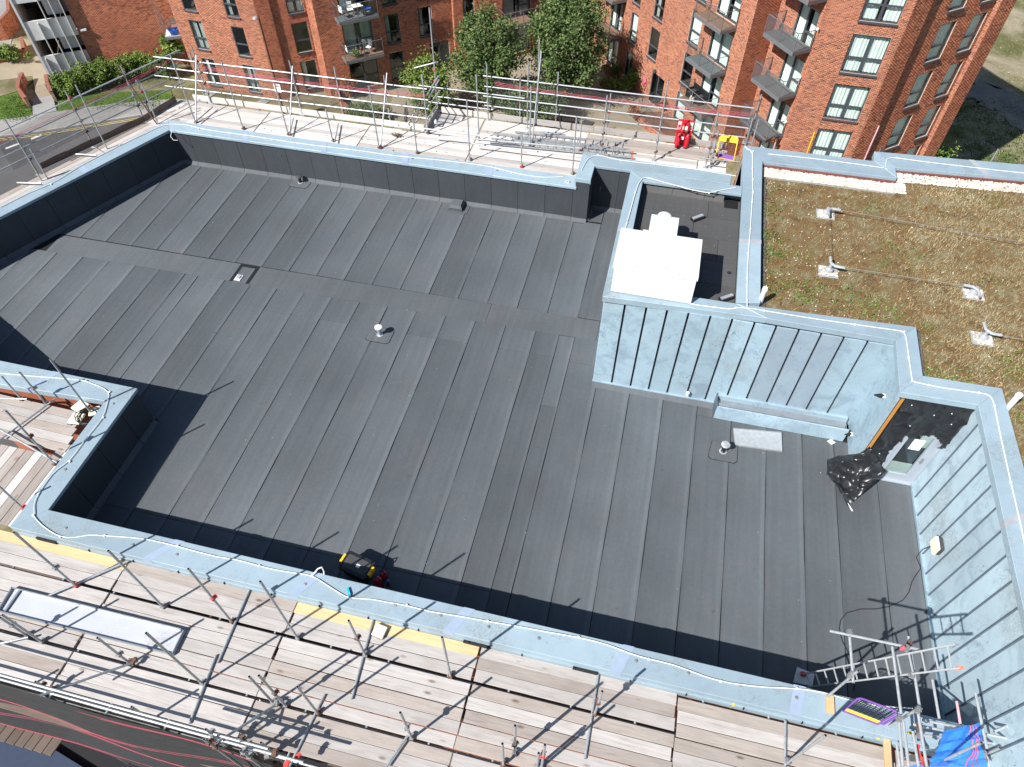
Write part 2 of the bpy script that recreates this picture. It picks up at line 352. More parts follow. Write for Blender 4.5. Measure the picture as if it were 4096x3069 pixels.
def leaves(name, centers, size, m, parent=None, upbias=.5, aspect=.55):
    """many small leaf faces, one island each"""
    n = len(centers); nrm = RNG.normal(size=(n, 3)); nrm[:, 2] = np.abs(nrm[:, 2]) + upbias; nrm /= np.linalg.norm(nrm, axis=1)[:, None]
    a = np.cross(nrm, RNG.normal(size=(n, 3))); a /= np.linalg.norm(a, axis=1)[:, None]; b_ = np.cross(nrm, a)
    s = (size * RNG.uniform(.6, 1.3, n))[:, None]
    V = np.stack([centers - a * s, centers + b_ * s * aspect - nrm * s * .15, centers + a * s, centers - b_ * s * aspect - nrm * s * .15], 1).reshape(-1, 3)
    return bigmesh(name, V, np.arange(n * 4).reshape(n, 4), m, parent)
def clumps(c, rad, nclump, per, spread, shell=.55):
    d = RNG.normal(size=(nclump, 3)); d /= np.linalg.norm(d, axis=1)[:, None]
    r = RNG.uniform(shell, 1.0, nclump) ** .7; cc = np.array(c) + d * np.array(rad) * r[:, None]
    p = np.repeat(cc, per, 0) + RNG.normal(size=(nclump * per, 3)) * spread * np.repeat(RNG.uniform(.5, 1.35, nclump), per)[:, None]
    return p
def stones(name, centers, size, m, parent=None):
    n = len(centers); s = size * RNG.uniform(.5, 1.25, (n, 1)); base = np.array([(1, 0, 0), (0, 1, 0), (-1, 0, 0), (0, -1, 0), (0, 0, .8), (0, 0, -.5)], float)
    ang = RNG.uniform(0, 6.28, n); c, sn = np.cos(ang), np.sin(ang); asp = RNG.uniform(.65, 1, n)
    B = np.repeat(base[None], n, 0); B[:, :, 1] *= asp[:, None]
    X = B[:, :, 0] * c[:, None] - B[:, :, 1] * sn[:, None]; Y = B[:, :, 0] * sn[:, None] + B[:, :, 1] * c[:, None]
    V = (np.stack([X, Y, B[:, :, 2]], 2) * s[:, :, None] + centers[:, None, :]).reshape(-1, 3)
    f = np.array([(0, 1, 4), (1, 2, 4), (2, 3, 4), (3, 0, 4)]); F = (f[None] + (np.arange(n) * 6)[:, None, None]).reshape(-1, 3)
    return bigmesh(name, V, F, m, parent)
# shared scaffold meshes
TUBE_R = .0242
def unit_tube(m_, bore):
    mb = MB(); n = 10
    ring = lambda r, z: [(r * math.cos(2 * math.pi * k / n), r * math.sin(2 * math.pi * k / n), z) for k in range(n)]
    vs = ring(1, 0) + ring(1, 1) + ring(.82, 1) + ring(.82, .97) + ring(.82, 0) + ring(.82, .03)
    q = lambda a, b_: [(a * n + k, a * n + (k + 1) % n, b_ * n + (k + 1) % n, b_ * n + k) for k in range(n)]
    mb.add(vs, q(0, 1) + q(1, 2) + q(2, 3) + [tuple(3 * n + k for k in range(n))] + q(4, 0) + q(5, 4) + [tuple(5 * n + k for k in range(n))[::-1]])
    me = mb.mesh('tube', m_); me.materials.append(bore)
    for i, p in enumerate(me.polygons):
        if 2 * n <= i <= 3 * n or i > 4 * n: p.material_index = 1
        if i < n: p.use_smooth = True
    return me
TUBES = {k: unit_tube(M[k], M['bore']) for k in ('galv', 'galv_bright')}
TUBES['rust'] = unit_tube(M['rust'], M['bore']); TUBES['yellow'] = unit_tube(M['yellow'], M['bore']); TUBES['pink'] = unit_tube(plain('pink paint', (.55, .33, .36), .6), M['bore'])
def tube(parent, name, p, q, kind='galv', r=TUBE_R):
    p, q = Vector(p), Vector(q); d = q - p
    mw = Matrix.Translation(p) @ d.to_track_quat('Z', 'Y').to_matrix().to_4x4() @ Matrix.Diagonal((r, r, d.length, 1))
    return put(name, TUBES[kind], parent, mw)
def coupler_mesh(m_):
    mb = MB(); mb.box(-.036, .036, -.036, .036, -.03, .03); mb.box(-.03, .03, .03, .085, -.034, .034)
    mb.tube([(-.04, -.045, 0), (-.04, .05, 0)], .009, 6); mb.tube([(.045, .06, -.03), (.045, .06, .05)], .009, 6); mb.box(-.055, -.03, -.012, .012, -.014, .014)
    return mb.mesh('coupler', m_)
COUP = {k: coupler_mesh(M[k]) for k in ('steel', 'rust', 'redfit')}
def coupler(parent, p, kind=None, rz=0.0):
    kind = kind or random.choice(['steel', 'steel', 'rust', 'rust', 'redfit'] if random.random() < .5 else ['steel', 'rust'])
    return put('coupler', COUP[kind], parent, Matrix.Translation(Vector(p)) @ Matrix.Rotation(rz + random.uniform(-.4, .4), 4, 'Z'))
BOARDS = {}
def board(parent, p, q, width=.222, kind='board', name='board', th=.038):
    """plank centred on the line p-q, its top at z"""
    p, q = Vector(p), Vector(q); L = (q - p).length; key = (round(L, 2), round(width, 3), kind, round(th, 3))
    if key not in BOARDS:
        mb = MB(); h, w_ = L / 2, width / 2; c = .006
        vs = []; 
        for z, k in ((-th, 0), (-c, 0), (0, c)): vs += [(-h + k, -w_ + k, z), (h - k, -w_ + k, z), (h - k, w_ - k, z), (-h + k, w_ - k, z)]
        fs = [(3, 2, 1, 0), (8, 9, 10, 11)]
        for a in (0, 4): fs += [(a + i, a + (i + 1) % 4, a + 4 + (i + 1) % 4, a + 4 + i) for i in range(4)]
        BOARDS[key] = mb.add(vs, fs).mesh('board', M[kind])
    ang = math.atan2(q.y - p.y, q.x - p.x); tilt = Matrix.Rotation(-math.atan2(q.z - p.z, math.hypot(q.x - p.x, q.y - p.y)), 4, 'Y')
    return put(name, BOARDS[key], parent, Matrix.Translation((p + q) / 2) @ Matrix.Rotation(ang, 4, 'Z') @ tilt @ Matrix.Rotation(random.uniform(-.008, .008), 4, 'X'))
# ================================================================== SETTING: ground, roads
G = -14.8
def gpoly(pts, z=G): return [tuple(at(*p, z))[:2] for p in pts]
def sheet(name, pts, m, z, kind='structure', th=.02):
    return tag(MB().prism(pts, z - th, z).build(name, m), kind=kind)
mb = MB(); nx = 60
xs = [-400, -200, -120] + [-80 + i * 5 for i in range(29)] + [90, 150, 250, 400]; ys = [-200, -60, 0, 20] + [25 + i * 3 for i in range(26)] + [110, 150, 250, 500]
def gz(x, y):
    k = min(1, max(0, (x - 9) / 9.)); k = k * k * (3 - 2 * k)
    return -14.82 - 2.8 * k + (.12 * math.sin(x * .7) * math.sin(y * .5 + x * .2) * k)
mb.add([(x, y, gz(x, y)) for y in ys for x in xs], [(j * len(xs) + i, j * len(xs) + i + 1, (j + 1) * len(xs) + i + 1, (j + 1) * len(xs) + i) for j in range(len(ys) - 1) for i in range(len(xs) - 1)], True)
struct('ground', mb, M['waste'])
A = lambda n, x, y, z=G: tuple(at(n, x, y, z))[:2]
# street west of the block: kerb lines measured on the ground plane
k0, k1, k2, k3 = A(1, -700, 1250), A(1, 0, 1182), A(1, 380, 1135), A(1, 1230, 995)
sheet('road', [k0, k1, k2, k3, A(1, 1560, 960), (-30, 41), (-14, 30), (-30, 10), (-80, 10), (-110, 40)], M['asphalt'], G + .004)
far = [A(1, -700, 1100), A(1, 0, 1045), A(1, 290, 1010), A(1, 500, 975), A(1, 1000, 905), A(1, 1500, 862), A(1, 1900, 905)]
sheet('pavement', [k0, k1, k2, k3, A(1, 1560, 960)] + far[::-1], M['pave'], G + .13, th=.12)
dark_patch = [A(4, 1740, 735, -17.6), A(4, 1850, 690, -17.6), A(4, 1990, 760, -17.6), A(4, 2209, 850, -17.6), A(4, 2400, 930, -17.6), A(4, 2400, 1180, -17.6), A(4, 2200, 1160, -17.6), A(4, 2080, 1040, -17.6), A(4, 1960, 960, -17.6), A(4, 1830, 900, -17.6), A(4, 1720, 850, -17.6)]
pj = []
for i in range(len(dark_patch)):
    q0_, q1_ = Vector(dark_patch[i]), Vector(dark_patch[(i + 1) % len(dark_patch)])
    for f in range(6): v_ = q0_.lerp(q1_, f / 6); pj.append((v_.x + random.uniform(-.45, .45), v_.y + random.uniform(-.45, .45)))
dark_patch = pj
sheet('dark_patch', dark_patch, M['darker'], -17.50, th=.3)  # irregular patch of darker ground
mbk = MB()
for a_, b_ in ((k0, k1), (k1, k2), (k2, k3), (k3, A(1, 1560, 960))):
    d = (Vector(b_) - Vector(a_)).normalized(); nn = Vector((-d.y, d.x)) * .14
    mbk.prism([a_, b_, (b_[0] - nn.x, b_[1] - nn.y), (a_[0] - nn.x, a_[1] - nn.y)], G, G + .135)
struct('kerb', mbk, M['kerb'])
ml = MB()
for off in (.28, .50):
    for a_, b_ in ((k0, k1), (k1, k2), (k2, k3)):
        d = (Vector(b_) - Vector(a_)).normalized(); nn = Vector((d.y, -d.x)); p = lambda q, o: (q[0] + nn.x * o, q[1] + nn.y * o)
        ml.prism([p(a_, off), p(b_, off), p(b_, off + .06), p(a_, off + .06)], G + .006, G + .010)
struct('yellow_road_lines', ml, M['yline'])
ml = MB()
for q in ([(265, 1195), (355, 1160), (360, 1172), (272, 1207)], [(45, 1278), (175, 1230), (182, 1240), (52, 1290)], [(-200, 1375), (-60, 1325), (-52, 1336), (-190, 1388)]):
    ml.prism([A(1, *p) for p in q], G + .006, G + .010)
struct('white_road_marks', ml, M['wline'])
sheet('lawn', [A(1, 500, 975), A(1, 1000, 905), A(1, 1500, 862), A(1, 1480, 790), A(1, 900, 815), A(1, 520, 885)], M['lawn'], G + .14, th=.1)
sheet('lawn', [A(1, -300, 1075), A(1, 0, 1045), A(1, 290, 1010), A(1, 270, 945), A(1, 0, 965), A(1, -300, 985)], M['lawn'], G + .14, th=.1)
sheet('lawn', [A(1, -300, 985), A(1, 0, 955), A(1, 265, 938), A(1, 215, 830), A(1, 200, 790), A(1, 0, 840), A(1, -300, 900)], M['lawn'], G + .12, th=.1)
sheet('planted_bed', [A(1, -300, 890), A(1, 0, 850), A(1, 205, 790), A(1, 300, 690), A(1, 290, 675), A(1, 0, 712), A(1, -300, 740)], M['soil'], G + .16, th=.1)
sheet('planted_bed', [A(1, 520, 880), A(1, 900, 812), A(1, 1480, 785), A(1, 1700, 760), A(2, 60, 830), A(2, 700, 830), A(2, 760, 990), A(2, 400, 1010), A(2, 0, 900), A(1, 1500, 865), A(1, 1000, 860)], M['soil'], G + .10, th=.1)
sheet('footpath', [A(1, 0, 710), A(1, 290, 672), A(1, 320, 850), A(1, 290, 870), A(1, 500, 850), A(1, 490, 700), A(1, 420, 600), A(1, 330, 500), A(1, 250, 500), A(1, 0, 570), A(1, -300, 610), A(1, -300, 750)], M['court'], G + .17, th=.1)
sheet('entrance_slabs', [A(1, 290, 868), A(1, 460, 838), A(1, 500, 975), A(1, 292, 1008)], M['pave'], G + .175, th=.1)
sheet('car_court', [A(1, -900, 420), A(1, 90, 400), A(1, 150, 120), A(1, 90, -200), A(1, -900, -200)], M['pave'], G + .02, th=.1)
sheet('courtyard_paving', [A(2, 1180, 800), A(2, 1680, 560), A(2, 2209, 300), A(3, 500, 200), A(3, 780, 560), A(3, 1130, 800), A(3, 1290, 880), A(3, 1420, 1250), A(3, 900, 1330), A(3, 0, 1330), A(2, 1900, 1300), A(2, 1150, 1150)], M['court'], G + .05, th=.1)
sheet('terrace_deck', [A(3, 780, 585), A(3, 900, 545), A(3, 1030, 690), A(3, 870, 785)], M['deck'], G + .20, th=.2)
sheet('terrace_deck', [A(3, 1060, 1010), A(3, 1270, 1010), A(3, 1450, 1090), A(3, 1560, 1260), A(3, 1330, 1240)], M['deck'], G + .45, th=.45)
# ================================================================== brick walls with openings
class Bldg:
    """one building: brick faces, windows and balconies are its parts"""
    def __init__(s, name, label, cat, loc): s.o = thing(name, label, cat, loc); s.back = MB(); s.bricks = []
    def face(s, a, b, z0, z1, holes=(), reveal=.12, bricks=True):
        a, b = Vector((*a, 0)), Vector((*b, 0)); L = (b - a).length; u = (b - a) / L; n = Vector((u.y, -u.x, 0))
        if n.dot(Vector((0, 0, 0)) - a) < 0 and not getattr(s, 'flip', False): n = -n
        holes = [(max(0, h[0]), min(L, h[1]), h[2], h[3]) for h in holes]
        us = sorted({0, L, *[h[0] for h in holes], *[h[1] for h in holes]}); zs = sorted({z0, z1, *[h[2] for h in holes], *[h[3] for h in holes]})
        inh = lambda x, z: any(h[0] < x < h[1] and h[2] < z < h[3] for h in holes)
        P = lambda x, z, o=0: a + u * x + Vector((0, 0, z)) + n * o
        for i in range(len(us) - 1):
            for j in range(len(zs) - 1):
                if not inh((us[i] + us[i + 1]) / 2, (zs[j] + zs[j + 1]) / 2):
                    s.back.add([P(us[i], zs[j]), P(us[i + 1], zs[j]), P(us[i + 1], zs[j + 1]), P(us[i], zs[j + 1])], [(0, 1, 2, 3)])
        for (h0, h1, v0, v1) in holes:
            q = [(h0, v0), (h1, v0), (h1, v1), (h0, v1)]
            for i in range(4):
                (x0, y0), (x1, y1) = q[i], q[(i + 1) % 4]
                s.back.add([P(x0, y0), P(x1, y1), P(x1, y1, -reveal), P(x0, y0, -reveal)], [(0, 1, 2, 3)])
        if bricks:
            nr = int((z1 - z0) / .075)
            for r in range(nr):
                zc = z0 + r * .075 + .005; zm = zc + .03
                cut = sorted([(h[0], h[1]) for h in holes if h[2] < zm < h[3]]); x = 0.0; iv = []
                for (c0, c1) in cut:
                    if c0 > x: iv.append((x, c0))
                    x = max(x, c1)
                if x < L: iv.append((x, L))
                st = (-.1125 if r % 2 else 0) + .005
                for (i0, i1) in iv:
                    k0 = int(math.floor((i0 - st) / .225)); k1 = int(math.ceil((i1 - st) / .225))
                    for k in range(k0, k1 + 1):
                        x0 = max(i0, st + k * .225); x1 = min(i1, st + k * .225 + .213)
                        if x1 - x0 > .03: s.bricks.append((*(a + u * x0), zc, *u, *n, x1 - x0))
        return a, u, n, L
    def finish(s, vis):
        s.back.build('wall', M['mortar'], s.o)
        Bk = np.array(s.bricks); a = Bk[:, 0:3].copy(); z = Bk[:, 3]; a[:, 2] = z; u = Bk[:, 4:7]; n = Bk[:, 7:10]; L = Bk[:, 10:11]
        d = np.linalg.norm(a - CP, axis=1); v = a - CP; dz = v @ FW
        px = 2048 + FPX * (v @ RT) / dz; py = 1534.5 - FPX * (v @ UP) / dz
        ok = np.array([vis(x, y) for x, y in zip(px, py)]) & (L[:, 0] > .2) & (np.einsum('ij,ij->i', n, -v) > 0)
        idx = np.where(ok)[0]; idx = idx[np.argsort(d[idx])][:300]
        me = MB().box(-.1065, .1065, -.001, .006, 0, .060).mesh('brick', M['brick1'])
        for i in idx:
            X, Nn = Vector(u[i]), Vector(n[i]); Zc = Vector((0, 0, 1)); Yc = Nn
            if X.cross(Yc).z < 0: X = -X
            c = Vector(a[i]) + Vector(u[i]) * (L[i, 0] / 2)
            mw = Matrix((( X.x, Yc.x, 0, c.x), (X.y, Yc.y, 0, c.y), (0, 0, 1, c.z), (0, 0, 0, 1)))
            put('brick', me, s.o, mw)
        m_ = np.ones(len(Bk), bool); m_[idx] = False; a, u, n, L = a[m_], u[m_], n[m_], L[m_]; k = len(a); h = np.array([0, 0, .060]); pr = RNG.uniform(.004, .008, (k, 1))
        c = [a, a + u * L, a + u * L + h, a + h]; V = np.stack(c + [q + n * pr for q in c], 1).reshape(-1, 3)
        f = np.array([(4, 5, 6, 7), (0, 1, 5, 4), (1, 2, 6, 5), (2, 3, 7, 6), (3, 0, 4, 7)]); F = (f[None] + (np.arange(k) * 8)[:, None, None]).reshape(-1, 4)
        tag(bigmesh('brickwork', V, F, M['brick'], s.o), kind='stuff')
def window(bld, fr, u0, u1, z0, z1, style='tall', curtain='white', sill=True, deep=.10):
    a, u, n, L = fr; P = lambda x, z, o: a + u * x + Vector((0, 0, z)) + n * o
    mb = MB(); ob = lambda x0, x1, y0, y1, o0=-deep, o1=-deep + .06: mb.obox(a, u, Vector((0, 0, 1)), n, x0, x1, y0, y1, o0, o1)
    fw = .065; ob(u0, u0 + fw, z0, z1); ob(u1 - fw, u1, z0, z1); ob(u0 + fw, u1 - fw, z1 - fw, z1); ob(u0 + fw, u1 - fw, z0, z0 + fw)
    zt = z0 + (z1 - z0) * .40; mid = (u0 + u1) / 2; bars = []
    if style == 'tall': ob(u0 + fw, u1 - fw, zt - .05, zt + .05, -deep, -deep + .058)
    if style in ('double', 'door'):
        ob(mid - .07, mid + .07, z0 + fw, z1 - fw, -deep, -deep + .058)
        for (b0, b1) in (((u0 + fw, mid - .07), (mid + .07, u1 - fw)) if style == 'double' else ((mid + .07, u1 - fw),)): ob(b0, b1, zt - .05, zt + .05, -deep, -deep + .055)
    wdw = mb.build('window' if style != 'door' else 'balcony_door', M['frame'], bld.o)
    xs = [u0 + fw, u1 - fw] if style == 'tall' else [u0 + fw, mid - .07, u1 - fw]
    for i in range(len(xs) - 1):
        x0 = xs[i] + (.14 if i else 0); x1 = xs[i + 1]
        for (q0, q1) in ((z0 + fw, zt - .05), (zt + .05, z1 - fw)):
            MB().obox(a, u, Vector((0, 0, 1)), n, x0, x1, q0, q1, -deep + .012, -deep + .02).build('pane', M['glass'], wdw)
    if sill: MB().obox(a, u, Vector((0, 0, 1)), n, u0 - .03, u1 + .03, z0 - .10, z0 - .002, -.10, .09).build('sill', M['frame'], wdw)
    rm = MB(); q = [(u0, z0), (u1, z0), (u1, z1), (u0, z1)]
    for i in range(4): (x0, y0), (x1, y1) = q[i], q[(i + 1) % 4]; rm.add([P(x0, y0, -.121), P(x1, y1, -.121), P(x1, y1, -1.6), P(x0, y0, -1.6)], [(0, 1, 2, 3)])
    rm.add([P(*q[0], -1.6), P(*q[1], -1.6), P(*q[2], -1.6), P(*q[3], -1.6)], [(0, 1, 2, 3)]); rm.build('room', M['room'], wdw)
    if curtain:
        cm = M['curtain'] if curtain.startswith('white') else M['curtain2']; parts = [(0, 1)] if curtain in ('white', 'grey') else ([(0, .42), (.62, 1)] if curtain.endswith('part') else [(.05, .35)])
        for (f0, f1) in parts:
            cv = []; cf = []; n_ = max(4, int((f1 - f0) * (u1 - u0) / .05)); ph = random.random() * 6
            for i in range(n_ + 1):
                x = u0 + fw * .6 + (u1 - u0 - fw * 1.2) * (f0 + (f1 - f0) * i / n_); o = -deep - .14 + .020 * math.sin(i * 1.5 + ph) + .012 * math.sin(i * .61)
                cv += [P(x, z0 + .05, o + random.uniform(-.01, .01)), P(x, z1 - .02, o)]
            for i in range(n_): cf.append((2 * i, 2 * i + 2, 2 * i + 3, 2 * i + 1))
            MB().add(cv, cf, True).build('curtain', cm, wdw)
    return wdw
def balcony(bld, fr, u0, u1, zf, depth=1.3, kind='glass', deck='deckgrey'):
    a, u, n, L = fr; Z = Vector((0, 0, 1)); O = lambda mb, *r: mb.obox(a, u, Z, n, *r)
    mb = MB(); O(mb, u0, u1, zf - .24, zf - .03, depth - .06, depth); O(mb, u0, u0 + .06, zf - .24, zf - .03, .01, depth - .06); O(mb, u1 - .06, u1, zf - .24, zf - .03, .01, depth - .06); O(mb, u0 + .06, u1 - .06, zf - .20, zf - .08, .01, depth - .06)
    b = mb.build('balcony', M['framegrey'], bld.o)
    d = MB(); nb = max(4, int((depth - .1) / .14))
    for i in range(nb): O(d, u0 + .01, u1 - .01, zf - .03, zf, .02 + i * (depth - .05) / nb, .02 + (i + 1) * (depth - .05) / nb - .008)
    d.build('deck', M[deck], b)
    posts = [(u0 + .03, depth - .03), ((u0 + u1) / 2, depth - .03), (u1 - .03, depth - .03), (u0 + .03, .1), (u1 - .03, .1)]
    P = lambda x, o, z: a + u * x + n * o + Z * z
    r = MB()
    for (x, o) in posts: O(r, x - .02, x + .02, zf, zf + 1.08, o - .02, o + .02)
    r.tube([P(u0 + .03, .05, zf + 1.1), P(u0 + .03, depth - .03, zf + 1.1), P(u1 - .03, depth - .03, zf + 1.1), P(u1 - .03, .05, zf + 1.1)], .025, 8); r.build('railing', M['framegrey'], b)
    if kind == 'glass':
        for (x0, x1) in ((u0 + .07, (u0 + u1) / 2 - .04), ((u0 + u1) / 2 + .04, u1 - .07)):
            g = MB(); O(g, x0, x1, zf + .08, zf + 1.02, depth - .035, depth - .023); g.build('glass_panel', M['bglass'], b)
        for x in (u0 + .03, u1 - .03):
            g = MB(); O(g, x - .006, x + .006, zf + .08, zf + 1.02, .16, depth - .08); g.build('glass_panel', M['bglass'], b)
    else:
        x = u0 + .14
        while x < u1 - .1:
            g = MB(); O(g, x - .011, x + .011, zf + .02, zf + 1.08, depth - .041, depth - .019); g.build('baluster', M['framegrey'], b); x += .115
        o = .2
        while o < depth - .1:
            for xx in (u0 + .03, u1 - .03): g = MB(); O(g, xx - .008, xx + .008, zf + .02, zf + 1.08, o - .008, o + .008); g.build('baluster', M['framegrey'], b)
            o += .115
    return b
SILL = lambda k: -2.55 - 2.95 * k
U = lambda fr_a, fr_b, x, y: (Vector((x, y)) - Vector(fr_a)).dot((Vector(fr_b) - Vector(fr_a)).normalized())
# ---------------- apartment building on the left side of the courtyard
BL = Bldg('apartment_building', 'brick apartment building behind the far scaffold, two glass balconies stacked beside a bright pilaster edge', 'building', (-30, 52, G))
ZT = 2.0
a, b = (-38.4, 48.88), (-30.95, 48.40); wl = []
for k in range(-1, 5):
    for (x0, x1) in ((-37.2, -36.08), (-33.5, -32.42)): wl.append((U(a, b, x0, 48.8), U(a, b, x1, 48.5), SILL(k), SILL(k) + 2.22, k))
fr = BL.face(a, b, G, ZT, [h[:4] for h in wl])
for i, h in enumerate(wl): window(BL, fr, *h[:4], 'tall', ['grey side', 'grey part', None, 'white side', 'grey part', 'white side', None][i % 7])
c0 = b; c1 = (-30.05, 49.10); BL.face(c0, c1, G, ZT)
c2 = (-30.15, 49.22); BL.face(c1, c2, G, ZT, bricks=False)
e1 = (-28.05, 50.72); wl = [(U(c2, e1, -29.18, 49.92), U(c2, e1, -28.2, 50.62), SILL(k), SILL(k) + 2.22) for k in range(-1, 5)]
fr = BL.face(c2, e1, G, ZT, wl)
for i, h in enumerate(wl): window(BL, fr, *h, 'tall', ['white part', None, 'grey side', 'white part', None, 'white side'][i])
e2 = (-26.85, 49.53); BL.face(e1, e2, G, ZT)
e3 = (-18.45, 56.57); D0, D1 = U(e2, e3, -25.4, 50.75), U(e2, e3, -23.62, 52.24)
wl = [(U(e2, e3, -22.82, 52.94), U(e2, e3, -21.9, 53.68), SILL(k), SILL(k) + 2.22) for k in range(-1, 5)]
w2 = [(U(e2, e3, -20.66, 54.72), U(e2, e3, -19.8, 55.43), SILL(k), SILL(k) + 2.22) for k in range(-1, 4)]
dl = [(D0, D1, SILL(k) - .05, SILL(k) + 2.22) for k in range(-1, 5)]
dr = [(U(e2, e3, -20.1, 55.19), U(e2, e3, -18.78, 56.28), G + .1, -12.1)]
fr = BL.face(e2, e3, G, ZT, wl + w2 + dl + dr)
for i, h in enumerate(wl + w2): window(BL, fr, *h, 'tall', [None, 'grey', None, None, 'grey side', None][i % 6])
for i, h in enumerate(dl): window(BL, fr, *h, 'door', ['grey part', 'grey', 'grey side', 'white side', 'grey part', None][i], sill=False)
window(BL, fr, *dr[0], 'door', None, sill=False)
for k in (0, 1, 2, 3): balcony(BL, fr, D0 - .45, D1 + .35, SILL(k) - .06, 1.15, 'glass', 'deckgrey' if k == 2 else 'deckbrown')
e4 = (-18.3, 56.42); e5 = (-11.5, 62.1); BL.face(e3, e4, G, ZT)
E0, E1 = U(e4, e5, -14.9, 59.25), U(e4, e5, -12.9, 60.9)
wl = [(.9, 1.85, SILL(k), SILL(k) + 2.22) for k in range(-1, 4)]; dl = [(E0, E1, SILL(k) - .05, SILL(k) + 2.22) for k in range(-1, 5)]
fr = BL.face(e4, e5, G, ZT, wl + dl)
for h in wl: window(BL, fr, *h, 'tall', 'grey side')
for h in dl: window(BL, fr, *h, 'door', 'grey part', sill=False)
for k in (1, 2, 3): balcony(BL, fr, E0 - .5, E1 + .4, SILL(k) - .06, 1.4, 'glass', 'deckbrown')
BL.flip = True
for p, q in ((e5, (-16, 70)), ((-16, 70), (-40, 62)), ((-40, 62), a)): BL.face(p, q, G, ZT, bricks=False)
BL.flip = False
MB().prism([a, b, c1, c2, e1, e2, e3, e4, e5, (-16, 70), (-40, 62)], ZT - .02, ZT + .25).build('roof', M['concrete'], BL.o)
lm = MB(); p = at(2, 1548, 345, -12.0) ; q = onplane(2, 1548, 345, e2, e3); lm.tube([q + Vector((.0, 0, 0)), q + Vector((.08, -.10, 0))], .14, 12); lm.build('wall_lamp', M['darkgrey'], BL.o)
BL.finish(lambda x, y: 0 < x < 2100 and 0 < y < 300)
# ---------------- apartment building on the right
BR = Bldg('apartment_building', 'tall brick apartment building at top right with stacked balconies and big curtained corner windows', 'building', (8, 48, G))
ZR = 3.5
m0, m1 = (-8.2, 63.0), (4.05, 48.0); um = lambda x: (x - m0[0]) / (m1[0] - m0[0]) * math.hypot(m1[0] - m0[0], m1[1] - m0[1])
wl = []
for (x0, x1, ks) in ((-2.46, -1.70, range(-2, 4)), (-4.22, -3.6, range(-2, 5)), (.36, 1.12, range(-2, 5))):
    wl += [(um(x0), um(x1), SILL(k), SILL(k) + 2.22) for k in ks]
dl = [(um(1.85), um(3.2), SILL(k) - .05, SILL(k) + 2.22) for k in range(-2, 5)]; d2 = [(um(-6.1), um(-5.05), SILL(k) - .05, SILL(k) + 2.22) for k in range(-2, 5)]
dr = [(um(-1.84), um(-.75), G + .15, -12.25)]
fr = BR.face(m0, m1, G, ZR, wl + dl + d2 + dr)
cs = ['white', 'white', None, 'white', 'grey side', None, 'white', None]
for i, h in enumerate(wl): window(BR, fr, *h, 'tall', cs[i % 8])
for i, h in enumerate(dl): window(BR, fr, *h, 'door', ['white', 'white part', 'white', 'white part', 'white', 'white part', 'white'][i], sill=False)
for i, h in enumerate(d2): window(BR, fr, *h, 'door', 'white part', sill=False)
window(BR, fr, *dr[0], 'door', None, sill=False)
FRM = fr
for i, k in enumerate((-1, 0, 1, 2, 3)): balcony(BR, fr, um(1.45), um(3.3), SILL(k) - .10, 1.3, 'glass', ['deckbrown', 'deckbrown', 'deckbrown', 'deckgrey', 'deckbrown'][i])
for k in (0, 1, 2, 3): balcony(BR, fr, um(-6.5), um(-4.75), SILL(k) - .10, 1.35, 'glass', 'deckbrown')
f1 = (5.6, 49.25); BR.face(m1, f1, G, ZR)
f2 = (7.82, 46.28); ul = math.hypot(f2[0] - f1[0], f2[1] - f1[1]); dl = [(ul - 2.05, ul - .25, SILL(k) - .05, SILL(k) + 2.22) for k in range(-2, 5)]
fr = BR.face(f1, f2, G, ZR, dl)
for i, h in enumerate(dl): window(BR, fr, *h, 'door', ['white part', 'white', 'white part', 'white part', 'white', 'white part', 'white'][i], sill=False)
for k in (-1, 0, 1, 2, 3): balcony(BR, fr, ul - 3.0, ul - .05, SILL(k) - .10 + .35, 1.42, 'bars', 'deckbrown' if k < 1 else 'deckgrey')
f3 = (7.52, 44.3); BR.face(f2, f3, G, ZR)
f4 = (11.95, 44.19); wl = [(U(f3, f4, 9.40, 44.25), U(f3, f4, 11.46, 44.2), SILL(k), SILL(k) + 2.22) for k in range(-2, 5)]
fr = BR.face(f3, f4, G, ZR, wl); FRR = fr
for i, h in enumerate(wl): window(BR, fr, *h, 'double', ['white part', 'white part', 'white part', 'white', 'white', 'white', 'white'][i])
f5 = (13.05, 45.15); BR.face(f4, f5, G - 3, ZR); f5b = (13.0, 45.33); BR.face(f5, f5b, G - 3, ZR, bricks=False)
f6 = (17.55, 49.22); ws = []
for (x0, y0, x1, y1) in ((14.46, 46.42, 15.42, 47.33), (16.52, 48.17, 17.42, 48.96)): ws += [(U(f5b, f6, x0, y0), U(f5b, f6, x1, y1), SILL(k), SILL(k) + 2.22) for k in range(-2, 5)]
fr = BR.face(f5b, f6, G - 3, ZR, ws)
for i, h in enumerate(ws): window(BR, fr, *h, 'tall', 'white')
f7 = (17.75, 48.98); BR.face(f6, f7, G - 3, ZR); f8 = (18.9, 50.05); BR.face(f7, f8, G - 3, ZR)
BR.flip = True
for p, q in ((f8, (12, 60)), ((12, 60), (-2, 68)), ((-2, 68), m0)): BR.face(p, q, G - 3, ZR, bricks=False)
MB().prism([m0, m1, f1, f2, f3, f4, f5, f5b, f6, f7, f8, (12, 60), (-2, 68)], ZR - .02, ZR + .25).build('roof', M['concrete'], BR.o)
for (x, y) in ((1240, 615),):
    q = onplane(3, x, y, m0, m1); lm = MB(); lm.lathe(q + Vector((-.08, -.06, -.15)), [(.02, 0), (.15, .05), (.17, .15), (.12, .27), (.02, .3)], 12); lm.build('wall_lamp', M['darkgrey'], BR.o)
q = [onplane(3, x, y, m0, m1) + Vector((-.03, -.025, 0)) for x, y in ((1140, 665), (1165, 672), (1160, 745), (1134, 738))]
